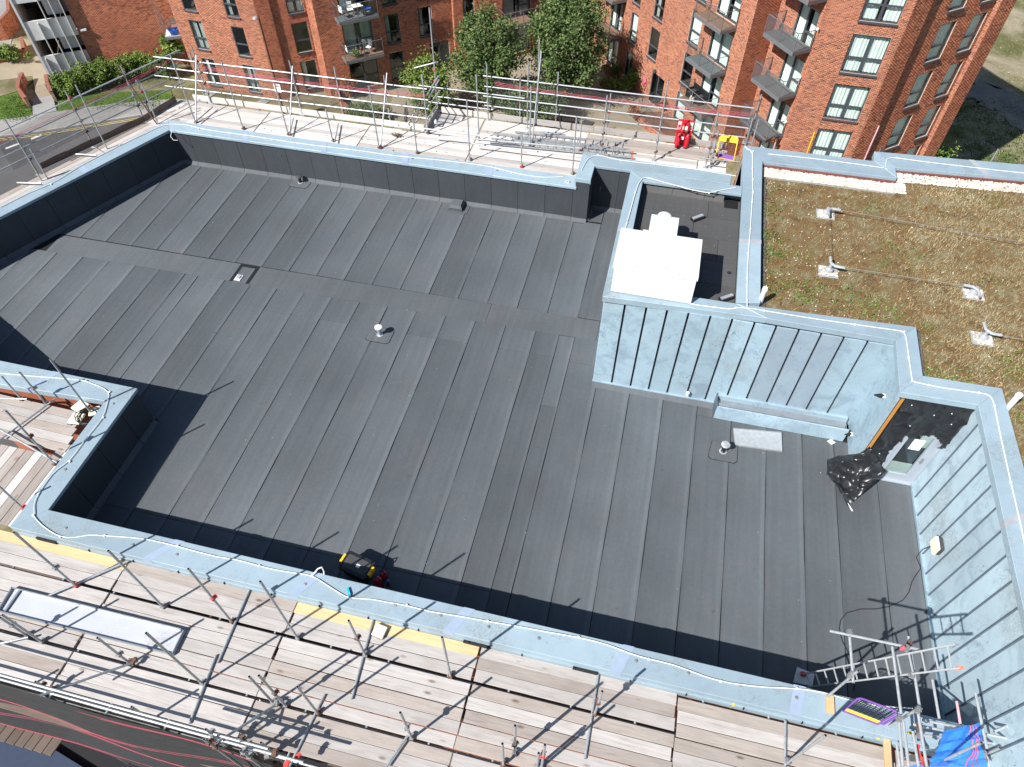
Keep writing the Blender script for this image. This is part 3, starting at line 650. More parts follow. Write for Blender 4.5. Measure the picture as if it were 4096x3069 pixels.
MB().hexa(q, [v + Vector((-.03, -.025, 0)) for v in q]).build('sign_board', M['signpink'], BR.o)
for n_, x, y in ((4, 427, 245), (4, 277, 660), (4, 155, 1043)):
    q = onplane(n_, x, y, f3, f4); MB().lathe(q + Vector((0, -.1, -.1)), [(.03, 0), (.09, .05), (.09, .13), (.03, .18)], 10).build('vent_cowl', M['white'], BR.o)
BR.finish(lambda x, y: 2500 < x < 4090 and 0 < y < 575)
# ---------------- brick block with the concrete stair tower, far left
BS = Bldg('brick_block', 'dark red brick block with a pale concrete stair tower, top left corner', 'building', (-46, 50, G))
p0, p1 = (-50.4, 46.6), (-47.5, 48.48); du = Vector((p1[0] - p0[0], p1[1] - p0[1])).normalized(); nrm2 = Vector((du.y, -du.x))
q0 = (p1[0] - nrm2.x * .05, p1[1] - nrm2.y * .05); q1 = (q0[0] + du.x * 13, q0[1] + du.y * 13)
BS.face(q0, q1, G, -2)
BS.flip = True
for p, q in ((q1, (q1[0] - 8, q1[1] + 12)), ((q1[0] - 8, q1[1] + 12), (p0[0] - 8, p0[1] + 12)), ((p0[0] - 8, p0[1] + 12), p0)): BS.face(p, q, G, -2, bricks=False)
BS.flip = False
MB().prism([p0, p1, q0, q1, (q1[0] - 8, q1[1] + 12), (p0[0] - 8, p0[1] + 12)], -2.02, -1.8).build('roof', M['concrete'], BS.o)
fo = (Vector((*p0, 0)), Vector((*du, 0)), Vector((*nrm2, 0))); Z = Vector((0, 0, 1)); W = 3.45
O = lambda mb, *r: mb.obox(fo[0], fo[1], Z, fo[2], *r)
for (z0, z1) in ((-14.7, -14.05), (-13.95, -12.45), (-11.2, -9.75), (-8.4, -7.0), (-5.7, -4.2)):
    mb = MB(); O(mb, 0, W - .02, z0, z1, .0, .14); mb.build('stair_balustrade', M['concrete'], BS.o)
mb = MB(); O(mb, -.16, -.0, -14.8, -2, -.6, .22); mb.build('stair_wall', M['concrete'], BS.o)
for z in (-13.95, -11.2, -8.4, -5.7):
    mb = MB(); O(mb, 0, W, z + .05, z + .2, -2.4, -.02); mb.build('stair_landing', M['concrete'], BS.o)
for (z0, z1) in ((-12.45, -11.2), (-9.75, -8.4), (-7, -5.7)):
    mb = MB(); O(mb, 0, 1.75, z0, z1, -2.5, -2.42); mb.build('stair_recess', M['room'], BS.o)
    mb = MB(); O(mb, 1.75, 3.0, z0, z1, -.75, -.65)
    for i in range(1, 4): O(mb, 1.75, 3.0, z0 + i * (z1 - z0) / 4 - .012, z0 + i * (z1 - z0) / 4 + .012, -.65, -.63)
    mb.build('louvre_panel', M['concrete'], BS.o)
    mb = MB(); O(mb, 3.0, W, z0, z1, -.9, -.82); mb.build('stair_recess', M['framegrey'], BS.o)
for i in range(5):
    mb = MB(); O(mb, .25 + i * .72, .30 + i * .72, (-14.05 if i != 1 else -13.95), (-4 if i > 1 else (-12.6 if i == 0 else -9.9)), .15, .36); mb.build('fin', M['concrete'], BS.o)
lq = onplane(1, 720, 250, q0, q1); MB().obox(lq, fo[1], Z, fo[2], -.22, .22, -.06, .06, .02, .28).build('wall_light', M['white'], BS.o)
BS.finish(lambda x, y: 240 < x < 700 and 0 < y < 260)
# small steel balcony between that block and the next
BB = thing('steel_balcony', 'small grey steel balcony holding a blue tub between two brick buildings', 'balcony', tuple(at(1, 1480, 330, -11.7)))
c = [at(1, *p, -11.7) for p in ((1395, 200), (1425, 328), (1562, 312))]; uu = (c[2] - c[1]); uu.z = 0; Lb = uu.length + .6; uu.normalize(); nn = (c[1] - c[0]); nn.z = 0; dp = nn.length; nn = Vector((uu.y, -uu.x, 0)); oo = Vector((c[1].x, c[1].y, 0)) - nn * 1.5
mb = MB(); mb.obox(oo, uu, Z, nn, 0, Lb, -11.9, -11.7, 0, 1.5); mb.build('slab', M['framegrey'], BB)
mb = MB(); mb.obox(oo, uu, Z, nn, .03, Lb - .03, -11.7, -11.67, .03, 1.46); mb.build('deck', M['concrete'], BB)
mb = MB(); mb.tube([oo + nn * .05 + Z * -10.6, oo + nn * 1.47 + Z * -10.6, oo + nn * 1.47 + uu * Lb + Z * -10.6], .025, 8)
for i in range(2): mb.tube([oo + nn * (.05 + 1.42 * i) + Z * -11.7, oo + nn * (.05 + 1.42 * i) + Z * -8.7], .03, 8)
mb.tube([oo + nn * .05 + Z * -8.7, oo + nn * 1.47 + Z * -8.7, oo + nn * 1.47 + uu * Lb + Z * -8.7], .03, 8); mb.build('rail_frame', M['framegrey'], BB)
for i in range(1, 14):
    mb = MB(); x = i * Lb / 14; mb.obox(oo, uu, Z, nn, x - .008, x + .008, -11.68, -10.6, 1.46, 1.48); mb.build('baluster', M['framegrey'], BB)
tb = oo + uu * .75 + nn * 1.05 + Z * -11.66
MBt = MB().lathe(tb, [(.30, 0), (.40, .38), (.44, .40), (.41, .42), (.30, .06)], 20); tub = MBt.build('plastic_tub', M['blue']); tag(tub, 'bright blue plastic tub on the steel balcony', 'tub')
ch = thing('folding_chair', 'beige folding chair standing at the back of the steel balcony', 'chair', tuple(oo + uu * .9 + nn * .4 + Z * -11.67))
o2 = oo + uu * .6 + nn * .35 + Z * -11.67
MB().obox(o2, uu, nn, Z, 0, .75, 0, .5, .42, .46).build('seat', M['deckbrown'], ch); MB().obox(o2, uu, Z, nn, 0, .75, .46, 1.05, -.04, 0).build('backrest', M['deckbrown'], ch)
for x, y in ((.02, .02), (.73, .02), (.02, .48), (.73, .48)): MB().tube([o2 + uu * x + nn * y, o2 + uu * x + nn * y + Z * .42], .015, 6).build('leg', M['framegrey'], ch)
# ================================================================== HOST BUILDING with the felt roof
HB = thing('flat_roofed_building', 'building with a dark grey felt roof, pale blue zinc copings and zinc clad upper storey', 'building', (-4, 12, G))
ZC = 1.38; ZU = 3.38
# outer brick walls below the copings (seen in slivers) and roof slab
inner = [(-11.93, 5.17), (7.6, 5.17), (7.6, 11.45), (6.15, 11.45), (6.15, 12.79), (-.72, 12.79), (-.72, 20.62), (-2.09, 20.62), (-2.09, 19.82), (-17.36, 19.82), (-21.34, 10.9), (-16.52, 8.72), (-11.93, 8.72)]
MB().prism(inner, -.3, -.004).build('roof_slab', M['bitumen'], HB)
MB().box(2.2, 2.60, 12.31, 12.72, .0, .0125).build('felt_margin', M['felt'], HB); MB().box(5.75, 6.10, 11.44, 12.29, .0, .0125).build('felt_margin', M['felt'], HB)
def wallseg(i0, i1, o0, o1, z0, z1, m, name='wall'):
    mb = MB(); mb.hexa([(*o0, z0), (*o1, z0), (*i1, z0), (*i0, z0)], [(*o0, z1), (*o1, z1), (*i1, z1), (*i0, z1)]); return mb.build(name, m, HB)
for i0, i1, o0, o1, zt in (((-11.93, 5.17), (7.6, 5.17), (-12.36, 4.74), (7.6, 4.74), 1.20), ((-11.93, 8.72), (-11.93, 5.17), (-12.36, 8.30), (-12.36, 4.74), 1.20), ((-16.52, 8.72), (-11.93, 8.72), (-16.6, 8.14), (-12.36, 8.30), 1.20),
                           ((-21.34, 10.9), (-16.52, 8.72), (-21.7, 10.4), (-16.6, 8.14), 1.2), ((-17.36, 19.82), (-21.34, 10.9), (-17.72, 20.24), (-21.8, 10.5), 1.2), ((-2.09, 19.82), (-17.36, 19.82), (-2.5, 20.24), (-17.72, 20.24), 1.2),
                           ((-2.09, 20.62), (-2.09, 19.82), (-2.57, 21.1), (-2.57, 19.82), 1.5), ((2.4, 20.62), (-2.09, 20.62), (2.4, 21.1), (-2.57, 21.1), 1.5)):
    wallseg(i0, i1, o0, o1, -14.8, zt, M['hostbrick'])
# felt sheets laid along Y, edges slightly wavy, each with its lap thickening
def wall_y(x): return 19.75 if x > -17.33 else 19.75 - (-17.33 - x) * (8.92 / 3.98)
def diag_y(x): return 8.79 if x > -16.5 else 8.79 + (-16.5 - x) * (2.18 / 4.82)
def felt_sheet(x0, x1, y0, y1, base=.004, name='felt_sheet', m='felt', th=.007, lo_fn=None, hi_fn=None):
    n = max(2, int((y1 - y0) / .35)); gap = .015; vs = []; fs = []; ph = random.random() * 9
    for j in range(n + 1):
        yc = y0 + (y1 - y0) * j / n
        l = x0 + gap * .5 + .005 * math.sin(yc * 2.1 + ph) + random.uniform(-.003, .003); r = x1 - gap * .5 + .004 * math.sin(yc * 1.6 + ph * 2) + random.uniform(-.003, .003)
        for i, (f, dz) in enumerate(((0, -.004), (0, th), (.12, th + .001), (.5, th + .002), (.86, th + .0065), (1, th + .005), (1, -.004))):
            x = l + (r - l) * f; a_ = max(y0, lo_fn(x)) if lo_fn else y0; b_ = min(y1, hi_fn(x)) if hi_fn else y1
            y = a_ + (max(b_, a_ + .01) - a_) * j / n
            vs.append((x, y, base + dz + (.0025 * math.sin(y * .9 + f * 3 + ph) if 0 < i < 6 else 0)))
    for j in range(n):
        for i in range(6): fs.append((j * 7 + i, j * 7 + i + 1, (j + 1) * 7 + i + 1, (j + 1) * 7 + i))
    fs += [tuple(range(7))[::-1], tuple(n * 7 + i for i in range(7))]
    mb = MB().add(vs, fs, True); return mb.build(name, M[m], HB)
def leftx(y): return -17.36 - (19.82 - y) * (21.34 - 17.36) / (19.82 - 10.9)
# upper field, between gutter strip and far upstand (far end cut to the left wall)
x = -1.57
for k in range(19):
    x0, x1 = x - .9385, x
    ye = 19.74; ys_ = 15.17 - (-.9 - x) * .008
    if wall_y(x1) > ys_ + .1: felt_sheet(x0, x1, ys_, ye, hi_fn=wall_y)
    x -= .9385
felt_sheet(-1.57, -.74, 15.2, 20.5)
felt_sheet(-2.07, -1.57, 19.84, 20.5)
# gutter strip pieces
for g0, g1 in ((-19.2, -12.62), (-11.95, -4.25), (-4.25, -.89), (-.89, -.74)):
    vs = [(g0 + .01, 14.15 + (g0 + 19.2) * .012, .002), (g1, 14.15 + (g1 + 19.2) * .012, .002), (g1, 14.98 + (g1 + 19.2) * .011, .002), (g0 + .01, 14.98 + (g0 + 19.2) * .011, .002)]
    MB().hexa([(p[0], p[1], -.003) for p in vs], vs).build('gutter_sheet', M['felt_plain'], HB)
# outlet sump and its dark rim
MB().box(-12.56, -12.0, 13.92, 14.98, -.003, .0005).build('outlet_sump', M['bitumen'], HB)
felt_sheet(-12.52, -12.06, 13.98, 14.94, -.004, 'sump_sheet')
# lower field: sheets from gutter to front; some are cross lapped
lowx = [-1.51 - .92 * k for k in range(19)] 
crossy = {-10.95: 13.27, -9.14: 13.31, -6.39: 13.34, -5.46: 13.38, -3.6: 13.42, -2.68: 13.42}
def lowstart(x): return 8.80 if x < -11.9 else 6.17
def lowsheet(x0, x1, y0, y1):
    yend = y1
    c = [v for q, v in crossy.items() if abs(q - x0) < .3]
    if c: felt_sheet(x0, x1, y0, c[0] - .005); felt_sheet(x0, x1, c[0] + .005, yend)
    else: felt_sheet(x0, x1, y0, yend)
lo = [-19.7, -18.75, -17.79, -16.84, -15.89, -15.02, -14.12, -13.67, -12.75, -11.87, -10.97, -10.06, -9.14, -8.23, -7.32, -6.39, -5.46, -4.53, -3.60, -2.68, -1.97]
for i in range(len(lo) - 1):
    x0, x1 = lo[i], lo[i + 1]; ye = 14.13 + (x1 + 19.2) * .012
    if x1 < -11.8:
        felt_sheet(x0, x1, 8.79, ye, lo_fn=diag_y, hi_fn=wall_y)
    else: lowsheet(x0, x1, 6.19, ye)
for i, (x0, x1) in enumerate(zip(lo[9:-1], lo[10:])): felt_sheet(x0, x1, 5.24, 6.18)
felt_sheet(-20.63, -19.7, 8.8, 14.1, lo_fn=diag_y, hi_fn=wall_y); felt_sheet(-21.25, -20.63, 8.8, 14.1, lo_fn=diag_y, hi_fn=wall_y)
felt_sheet(-1.97, -1.51, 11.68, 14.33); felt_sheet(-1.97, -1.51, 5.24, 11.67, .007); felt_sheet(-1.51, -.74, 13.38, 14.35); felt_sheet(-1.51, -.60, 5.24, 13.37)
for x0, x1, ye in ((-.60, .34, 12.72), (.34, 1.27, 12.72), (1.27, 2.19, 12.72), (2.19, 3.11, 12.3), (3.11, 4.03, 12.3), (4.03, 4.94, 12.3), (4.94, 5.74, 12.3), (5.74, 6.75, 11.42), (6.75, 7.55, 11.42)):
    felt_sheet(x0, x1, 5.24, ye)
# upstands: felt sheets standing on the parapet faces, with a fillet at the foot
def upstand(p, q, ztop, pitch, phase=0.0, thick=.03):
    p, q = Vector((*p, 0)), Vector((*q, 0)); L = (q - p).length; u = (q - p) / L; n = Vector((-u.y, u.x, 0))
    s = -phase
    while s < L:
        a_, b_ = max(0, s) + .006, min(L, s + pitch) - .006
        if b_ - a_ > .05:
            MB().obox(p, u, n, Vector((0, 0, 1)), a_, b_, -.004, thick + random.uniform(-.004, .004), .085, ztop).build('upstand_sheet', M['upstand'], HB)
            mb = MB(); P = lambda x, o, z: p + u * x + n * o + Vector((0, 0, z))
            mb.add([P(a_, thick, .12), P(b_, thick, .12), P(b_, .13, .014), P(a_, .13, .014), P(a_, 0, .0), P(b_, 0, .0), P(b_, .17, .014), P(a_, .17, .014), P(b_, .17, .0), P(a_, .17, .0)], [(0, 1, 2, 3), (3, 2, 6, 7), (4, 5, 1, 0), (7, 6, 8, 9), (4, 0, 3, 7, 9), (1, 5, 8, 6, 2)]); mb.build('fillet_strip', M['felt_plain'], HB)
        s += pitch
upstand((-2.09, 19.82), (-17.36, 19.82), 1.26, .94, .4)
upstand((-17.36, 19.82), (-21.34, 10.9), 1.26, 1.0, .1)
upstand((-16.52, 8.72), (-11.93, 8.72), 1.26, 1.0)
upstand((-21.34, 10.9), (-16.52, 8.72), 1.26, 1.0)
upstand((-11.93, 8.72), (-11.93, 5.17), 1.26, 1.0, .3)
upstand((-11.93, 5.17), (7.6, 5.17), 1.26, 1.0)
upstand((-.74, 20.62), (-2.09, 20.62), 1.55, .93, .45)
upstand((-2.09, 20.62), (-2.09, 19.82), 1.55, .9)
upstand((-2.09, 19.80), (-2.56, 19.80), 1.55, .9)
# copings: lengths of folded zinc with mitred corners
def coping(pi, po, z, drop_i=.11, drop_o=.20, pieces=None, strips=(), m='coping', film='film', skip=()):
    for k in range(len(pi) - 1):
        a0, a1, b0, b1 = Vector(pi[k]), Vector(pi[k + 1]), Vector(po[k]), Vector(po[k + 1]); L = (a1 - a0).length
        n = max(1, round(L / 3.0)); 
        for i in range(n):
            f0, f1 = i / n, (i + 1) / n; e = .0015 / max(L, .1)
            q = [a0.lerp(a1, f0 + (e if i else 0)), a0.lerp(a1, f1 - (e if i < n - 1 else 0)), b0.lerp(b1, f1 - (e if i < n - 1 else 0)), b0.lerp(b1, f0 + (e if i else 0))]
            jz = random.uniform(-.002, .002)
            top = [(q[0].x, q[0].y, z - .012 + jz), (q[1].x, q[1].y, z - .012 + jz), (q[2].x, q[2].y, z + jz), (q[3].x, q[3].y, z + jz)]
            bot = [(q[0].x, q[0].y, z - drop_i), (q[1].x, q[1].y, z - drop_i), (q[2].x, q[2].y, z - drop_o), (q[3].x, q[3].y, z - drop_o)]
            cp_ = MB().hexa(bot, top).build('coping', M[m], HB)
            bv = cp_.modifiers.new('edge', 'BEVEL'); bv.width = .008; bv.segments = 1; bv.limit_method = 'ANGLE'
            if i and (k, i) not in skip:
                c0, c1 = a0.lerp(a1, f0), b0.lerp(b1, f0); d = (a1 - a0).normalized(); hw = .11 if film == 'film' else .075; nn = (c0 - c1).normalized(); c0 = c0 + nn * .004; c1 = c1 - nn * .004
                tp = [c0 - d * hw, c0 + d * hw, c1 + d * hw, c1 - d * hw]; zz = (z - .007, z - .007, z + .005, z + .005)
                MB().hexa([(v.x, v.y, z - dz) for v, dz in zip(tp, (drop_i - .01, drop_i - .01, drop_o - .03, drop_o - .03))], [(v.x, v.y, h) for v, h in zip(tp, zz)]).build('joint_strip', M[film], HB)
coping([(7.6, 5.21), (-11.86, 5.21), (-11.86, 8.78), (-16.52, 8.78), (-21.3, 10.92), (-17.38, 19.73), (-2.52, 19.73)], [(7.6, 4.66), (-12.41, 4.64), (-12.41, 8.22), (-16.62, 8.02), (-22.0, 10.4), (-17.74, 20.31), (-2.52, 20.31)], ZC)
coping([(-2.08, 19.78), (-2.08, 20.62), (2.36, 20.62)], [(-2.60, 19.78), (-2.60, 21.25), (2.36, 21.20)], 1.69)
MB().box(-2.6, -2.08, 19.77, 19.775, 1.52, 1.68).build('coping_end', M['coping'], HB)
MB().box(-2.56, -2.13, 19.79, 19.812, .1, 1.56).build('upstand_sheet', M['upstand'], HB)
# short dark ticks below the front fascia
for i in range(18):
    x = -11.6 + i * 1.07; MB().box(x - .010, x + .010, 4.60, 4.63, 1.13, 1.205).build('dark_tick', M['slot'], HB)
MB().box(-12.3, 7.6, 4.62, 4.70, 1.02, 1.19).build('soffit', M['coping'], HB)
# ---- upper storey walls, zinc panels with recessed slots
MB().prism([(-.70, 12.82), (6.18, 12.82), (6.18, 11.60), (7.66, 11.60), (7.66, 3.2), (9.0, 3.2), (9.0, 11.8), (14.5, 11.8), (14.5, 20.0), (6.7, 20.0), (6.7, 19.3), (2.95, 19.3), (2.95, 19.9), (2.42, 19.9), (2.42, 18.0), (-.70, 18.0)], -14.8, 2.95).build('upper_storey', M['slot'], HB)
seams = [-.70, -.2, .32, .82, 1.33, 1.85, 2.36, 2.88, 3.38, 3.90, 4.41, 4.92, 5.45, 6.14]
for i in range(len(seams) - 1):
    x0, x1 = seams[i] + (.026 if i else 0), seams[i + 1] - .026
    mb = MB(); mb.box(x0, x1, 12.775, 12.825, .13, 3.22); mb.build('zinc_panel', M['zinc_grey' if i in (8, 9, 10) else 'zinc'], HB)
    if i:
        mb = MB()
        for zq in [.5 + .33 * q for q in range(8)]: mb.box(seams[i] - .012, seams[i] + .012, 12.80, 12.82, zq, zq + .05)
        mb.build('panel_clip', M['black'], HB)
MB().box(-.74, 2.62, 12.735, 12.80, .02, .128).build('base_flashing', M['zinc'], HB)
MB().hexa([(-.74, 12.60, .012), (2.62, 12.60, .012), (2.62, 12.735, .012), (-.74, 12.735, .012)], [(-.74, 12.60, .016), (2.62, 12.60, .016), (2.62, 12.735, .10), (-.74, 12.735, .10)]).build('base_flashing', M['felt'], HB)
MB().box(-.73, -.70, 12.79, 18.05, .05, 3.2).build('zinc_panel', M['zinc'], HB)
# ledge box with a trough behind its lip
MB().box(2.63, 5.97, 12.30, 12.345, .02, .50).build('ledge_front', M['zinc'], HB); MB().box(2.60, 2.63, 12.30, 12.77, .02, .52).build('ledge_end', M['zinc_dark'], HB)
MB().box(2.63, 5.97, 12.345, 12.77, .2, .36).build('ledge_trough', M['lead'], HB); MB().box(2.63, 5.9, 12.42, 12.5, .36, .44).build('ledge_rail', M['lead'], HB); MB().box(2.63, 5.97, 12.69, 12.772, .36, .50).build('ledge_upstand', M['zinc'], HB)
# return wall facing west and its panels
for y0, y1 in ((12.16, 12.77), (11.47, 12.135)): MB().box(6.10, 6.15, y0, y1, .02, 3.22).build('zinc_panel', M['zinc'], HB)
# east wall
ry = [11.44] + [10.93 - .515 * i for i in range(14)] + [3.6]
for i in range(len(ry) - 1):
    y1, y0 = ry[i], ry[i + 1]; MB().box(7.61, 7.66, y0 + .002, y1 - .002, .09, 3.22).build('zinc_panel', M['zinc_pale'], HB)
    if i: MB().box(7.572, 7.609, y1 - .007, y1 + .007, .09, 3.2).build('standing_seam', M['zinc_dark'], HB)  # ridge coloured dark to carry the seam's shadow line
MB().box(7.55, 7.64, 5.2, 11.42, .012, .088).build('base_flashing', M['zinc'], HB)
# upper copings
coping([(-.37, 12.98), (-.37, 17.66), (2.39, 17.66)], [(-.77, 12.70), (-.77, 18.04), (2.39, 18.04)], ZU, .10, .16, film='tape', m='coping')
coping([(-.37, 13.20), (2.41, 13.22)], [(-.76, 12.70), (3.13, 12.87)], ZU, .10, .18, film='tape')
coping([(2.40, 13.25), (2.40, 18.0), (2.36, 20.14)], [(2.965, 13.36), (2.93, 18.0), (2.93, 19.45)], ZU + .004, .12, .16, film='tape')
coping([(2.42, 13.22), (6.53, 13.40), (6.50, 11.87), (8.13, 11.89), (8.28, 2.6)], [(3.13, 12.87), (6.02, 12.84), (5.95, 11.25), (7.54, 11.27), (7.54, 2.6)], ZU - .004, .14, .17, film='tape')
coping([(2.92, 19.43), (6.69, 19.48)], [(2.36, 20.15), (6.12, 20.20)], ZU - .002, .12, .2, film='tape')
coping([(6.69, 19.50), (6.69, 20.02), (14.4, 20.62)], [(6.12, 20.20), (6.16, 20.72), (14.4, 21.3)], ZU + .003, .12, .2, film='tape')
MB().prism([(2.98, 19.36), (6.7, 19.42), (6.7, 19.98), (14.4, 20.58), (14.4, 20.7), (6.6, 20.1), (6.6, 19.54), (2.98, 19.48)], 3.0, 3.27).build('parapet_upstand', M['redfelt'], HB)
MB().prism([(2.42, 18.0), (2.9, 18.0), (2.9, 20.1), (2.42, 20.1)], 1.6, 3.26).build('parapet_wall', M['zinc'], HB); MB().prism([(2.40, 20.05), (14.4, 20.7), (14.4, 21.2), (2.40, 20.12)], -14.8, 3.2).build('wall', M['hostbrick'], HB)
MB().box(-.76, 2.4, 18.0, 18.05, .5, 3.22).build('zinc_panel', M['zinc'], HB)
# plant enclosure: floor with old felt and low upstands
for i, (y0, y1) in enumerate(((13.2, 14.1), (14.1, 15.0), (15.0, 15.9), (15.9, 16.8), (16.8, 17.72))):
    MB().box(-.40, 1.2 + .35 * (i % 3), y0 + .006, y1 - .006, 2.97, 3.078).build('felt_sheet', M['felt_old'], HB); MB().box(1.21 + .35 * (i % 3), 2.42, y0 + .006, y1 - .006, 2.97, 3.078).build('felt_sheet', M['felt_old'], HB)
for x0, x1 in ((-.38, .5), (.51, 1.4), (1.41, 1.95)): MB().hexa([(x0, 17.55, 3.075), (x1, 17.55, 3.075), (x1, 17.8, 3.075), (x0, 17.8, 3.075)], [(x0, 17.60, 3.09), (x1, 17.60, 3.09), (x1, 17.8, 3.24), (x0, 17.8, 3.24)]).build('fillet_strip', M['felt_old'], HB)
MB().box(1.98, 2.36, 17.35, 17.72, 3.0, 3.082).build('outlet_box', M['bitumen'], HB)
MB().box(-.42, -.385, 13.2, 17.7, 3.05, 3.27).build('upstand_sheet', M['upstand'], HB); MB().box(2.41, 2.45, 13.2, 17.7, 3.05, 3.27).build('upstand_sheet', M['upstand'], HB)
# ---- door recess: door frame, glass, sheeting battens
a_ = (6.15, 11.45); 
MB().box(6.15, 7.62, 11.47, 11.60, .0, 3.25).build('recess_board', M['slot'], HB)
door = MB(); door.box(6.62, 6.72, 11.38, 11.46, .05, 2.1); door.box(7.45, 7.60, 11.38, 11.46, .05, 2.1); door.box(6.72, 7.45, 11.38, 11.46, .05, .20); door.box(6.72, 7.45, 11.38, 11.46, 2.0, 2.1)
dob = door.build('roof_door', M['doorgrey'], HB)
sash = MB(); sash.box(6.725, 6.80, 11.365, 11.43, .205, 2.0); sash.box(7.33, 7.445, 11.365, 11.43, .205, 2.0); sash.box(6.80, 7.33, 11.365, 11.43, .205, .33); sash.box(6.80, 7.33, 11.365, 11.43, 1.9, 2.0); sash.build('sash', M['doorgrey'], dob)
MB().box(6.80, 7.33, 11.39, 11.40, .33, 1.9).build('pane', M['glass'], dob); MB().box(6.60, 7.61, 11.30, 11.38, .02, .05).build('threshold', M['doorgrey'], dob)
MB().box(6.81, 7.32, 11.41, 11.44, .335, .72).build('glass_tone', M['curtain2'], dob); MB().box(7.08, 7.32, 11.41, 11.44, 1.45, 1.88).build('glass_tone', M['curtain2'], dob)  # added panels giving the door glass its pale reflected tone
hd = MB(); hd.box(7.38, 7.41, 11.33, 11.365, .92, 1.12); hd.tube([(7.395, 11.335, 1.05), (7.395, 11.30, 1.05), (7.30, 11.30, 1.05)], .010, 6); hd.build('handle', M['steel'], dob)
MB().box(6.95, 7.2, 11.378, 11.384, 1.35, 1.75).build('paper_notice', M['paper'], dob)
MB().box(6.16, 6.21, 11.40, 11.455, .5, 3.2).build('batten', M['timber'], HB)
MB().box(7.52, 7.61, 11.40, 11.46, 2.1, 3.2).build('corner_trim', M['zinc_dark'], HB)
# small lamp and cable stubs on the zinc
MB().lathe((1.06 + .8, 12.70, .26), [(.03, 0), (.05, .02), (.05, .14), (.03, .16)], 10).build('wall_stub', M['white'], HB)
# ================================================================== green roof on the upper storey
zg = 3.2
gp = [(2.95, 13.38), (6.55, 13.42), (6.55, 11.88), (14.4, 11.9), (14.4, 20.55), (6.68, 20.0), (6.68, 19.44), (2.95, 19.38)]
tag(MB().prism(gp, 2.96, zg).build('green_roof_mat', M['sedum']), kind='structure')
tag(MB().prism([(8.2, 3.0), (14.4, 3.0), (14.4, 11.9), (8.2, 11.88)], 2.96, zg - .002).build('green_roof_mat', M['sedum']), kind='structure')
def inpoly(x, y, poly):
    c = False; j = len(poly) - 1
    for i in range(len(poly)):
        xi, yi = poly[i]; xj, yj = poly[j]
        if (yi > y) != (yj > y) and x < (xj - xi) * (y - yi) / (yj - yi) + xi: c = not c
        j = i
    return c
def scatter(n, poly, z, dens=None):
    xs = [p[0] for p in poly]; ys = [p[1] for p in poly]; out = []
    while len(out) < n:
        x, y = random.uniform(min(xs), max(xs)), random.uniform(min(ys), max(ys))
        if inpoly(x, y, poly) and (dens is None or random.random() < dens(x, y)): out.append((x, y, z))
    return np.array(out)
gall = [(3.0, 13.45), (6.6, 13.48), (6.6, 11.95), (8.25, 11.95), (8.3, 6.0), (12.5, 6.0), (12.5, 20.1), (6.75, 19.4), (6.6, 19.0), (3.05, 18.9)]
wob = lambda x, y, s=1.: .5 + .5 * math.sin(x * 1.7 * s + 2.1 * math.sin(y * 1.1 * s)) * math.cos(y * 1.3 * s + x * .6)
def blades(name, cen, h, m, lean=.7):
    n = len(cen); ang = RNG.normal(.75, .7, n) + (RNG.random(n) < .25) * RNG.uniform(0, 6.28, n); ll = h * RNG.uniform(.5, 1.5, n); d = np.stack([np.cos(ang), np.sin(ang), np.zeros(n)], 1)
    sd = np.stack([-np.sin(ang), np.cos(ang), np.zeros(n)], 1) * .0045; tip = cen + d * (ll * lean)[:, None] + np.array([0, 0, 1]) * (ll * RNG.uniform(.15, .6, n))[:, None]
    V = np.stack([cen - sd, cen + sd, tip], 1).reshape(-1, 3); return tag(bigmesh(name, V, np.arange(n * 3).reshape(n, 3), m), kind='stuff')
blades('dry_grass', scatter(26000, gall, zg, lambda x, y: .12 + .88 * min(1, max(0, (x - 4.2) / 3.5)) * wob(x, y, 1.2)), .12, M['straw'])
c = scatter(900, gall, zg, lambda x, y: wob(x + 3, y, 1.5)); c = np.repeat(c, 14, 0) + RNG.normal(size=(900 * 14, 3)) * np.array([.06, .06, .012]); tag(leaves('moss_cushions', c, .022, M['moss'], upbias=1.2), kind='stuff')
c = scatter(150, gall, zg, lambda x, y: 1.0 if (y < 14.6 and x < 7) or x < 3.4 or (y < 13 and wob(x, y) > .5) else .05); c = np.repeat(c, 40, 0) + RNG.normal(size=(150 * 40, 3)) * np.array([.20, .17, .02]) + np.array([0, 0, .02]); tag(leaves('green_weeds', c, .035, M['weed'], upbias=.6), kind='stuff')
tag(stones('white_pebbles', scatter(420, gall, zg + .005, lambda x, y: .9 if x < 5.2 else .25), .022, M['pebble']), kind='stuff')
strip = [(3.0, 19.35), (6.6, 19.40), (6.6, 18.95), (3.0, 18.9)]; strip2 = [(6.62, 19.95), (14.3, 20.5), (14.3, 20.1), (6.95, 19.55), (6.95, 18.95), (6.6, 18.95)]
tag(stones('pebble_strip', np.concatenate([scatter(2600, strip, zg + .02), scatter(3600, strip2, zg + .02)]), .036, M['pebble']), kind='stuff')
tag(MB().prism([(2.97, 18.88), (6.62, 18.92), (6.62, 18.90), (2.97, 18.86)], zg - .01, zg + .04).build('gravel_trim', M['alu']), 'thin metal trim edge along the pale pebble strip of the green roof', 'trim')
tag(stones('dark_gravel_strip', np.concatenate([scatter(1800, [(2.95, 13.4), (3.12, 13.4), (3.08, 18.9), (2.92, 18.9)], zg + .02), scatter(700, [(6.52, 11.9), (6.62, 11.9), (6.66, 13.4), (6.54, 13.4)], zg + .02)]), .03, M['darkstone']), kind='stuff')
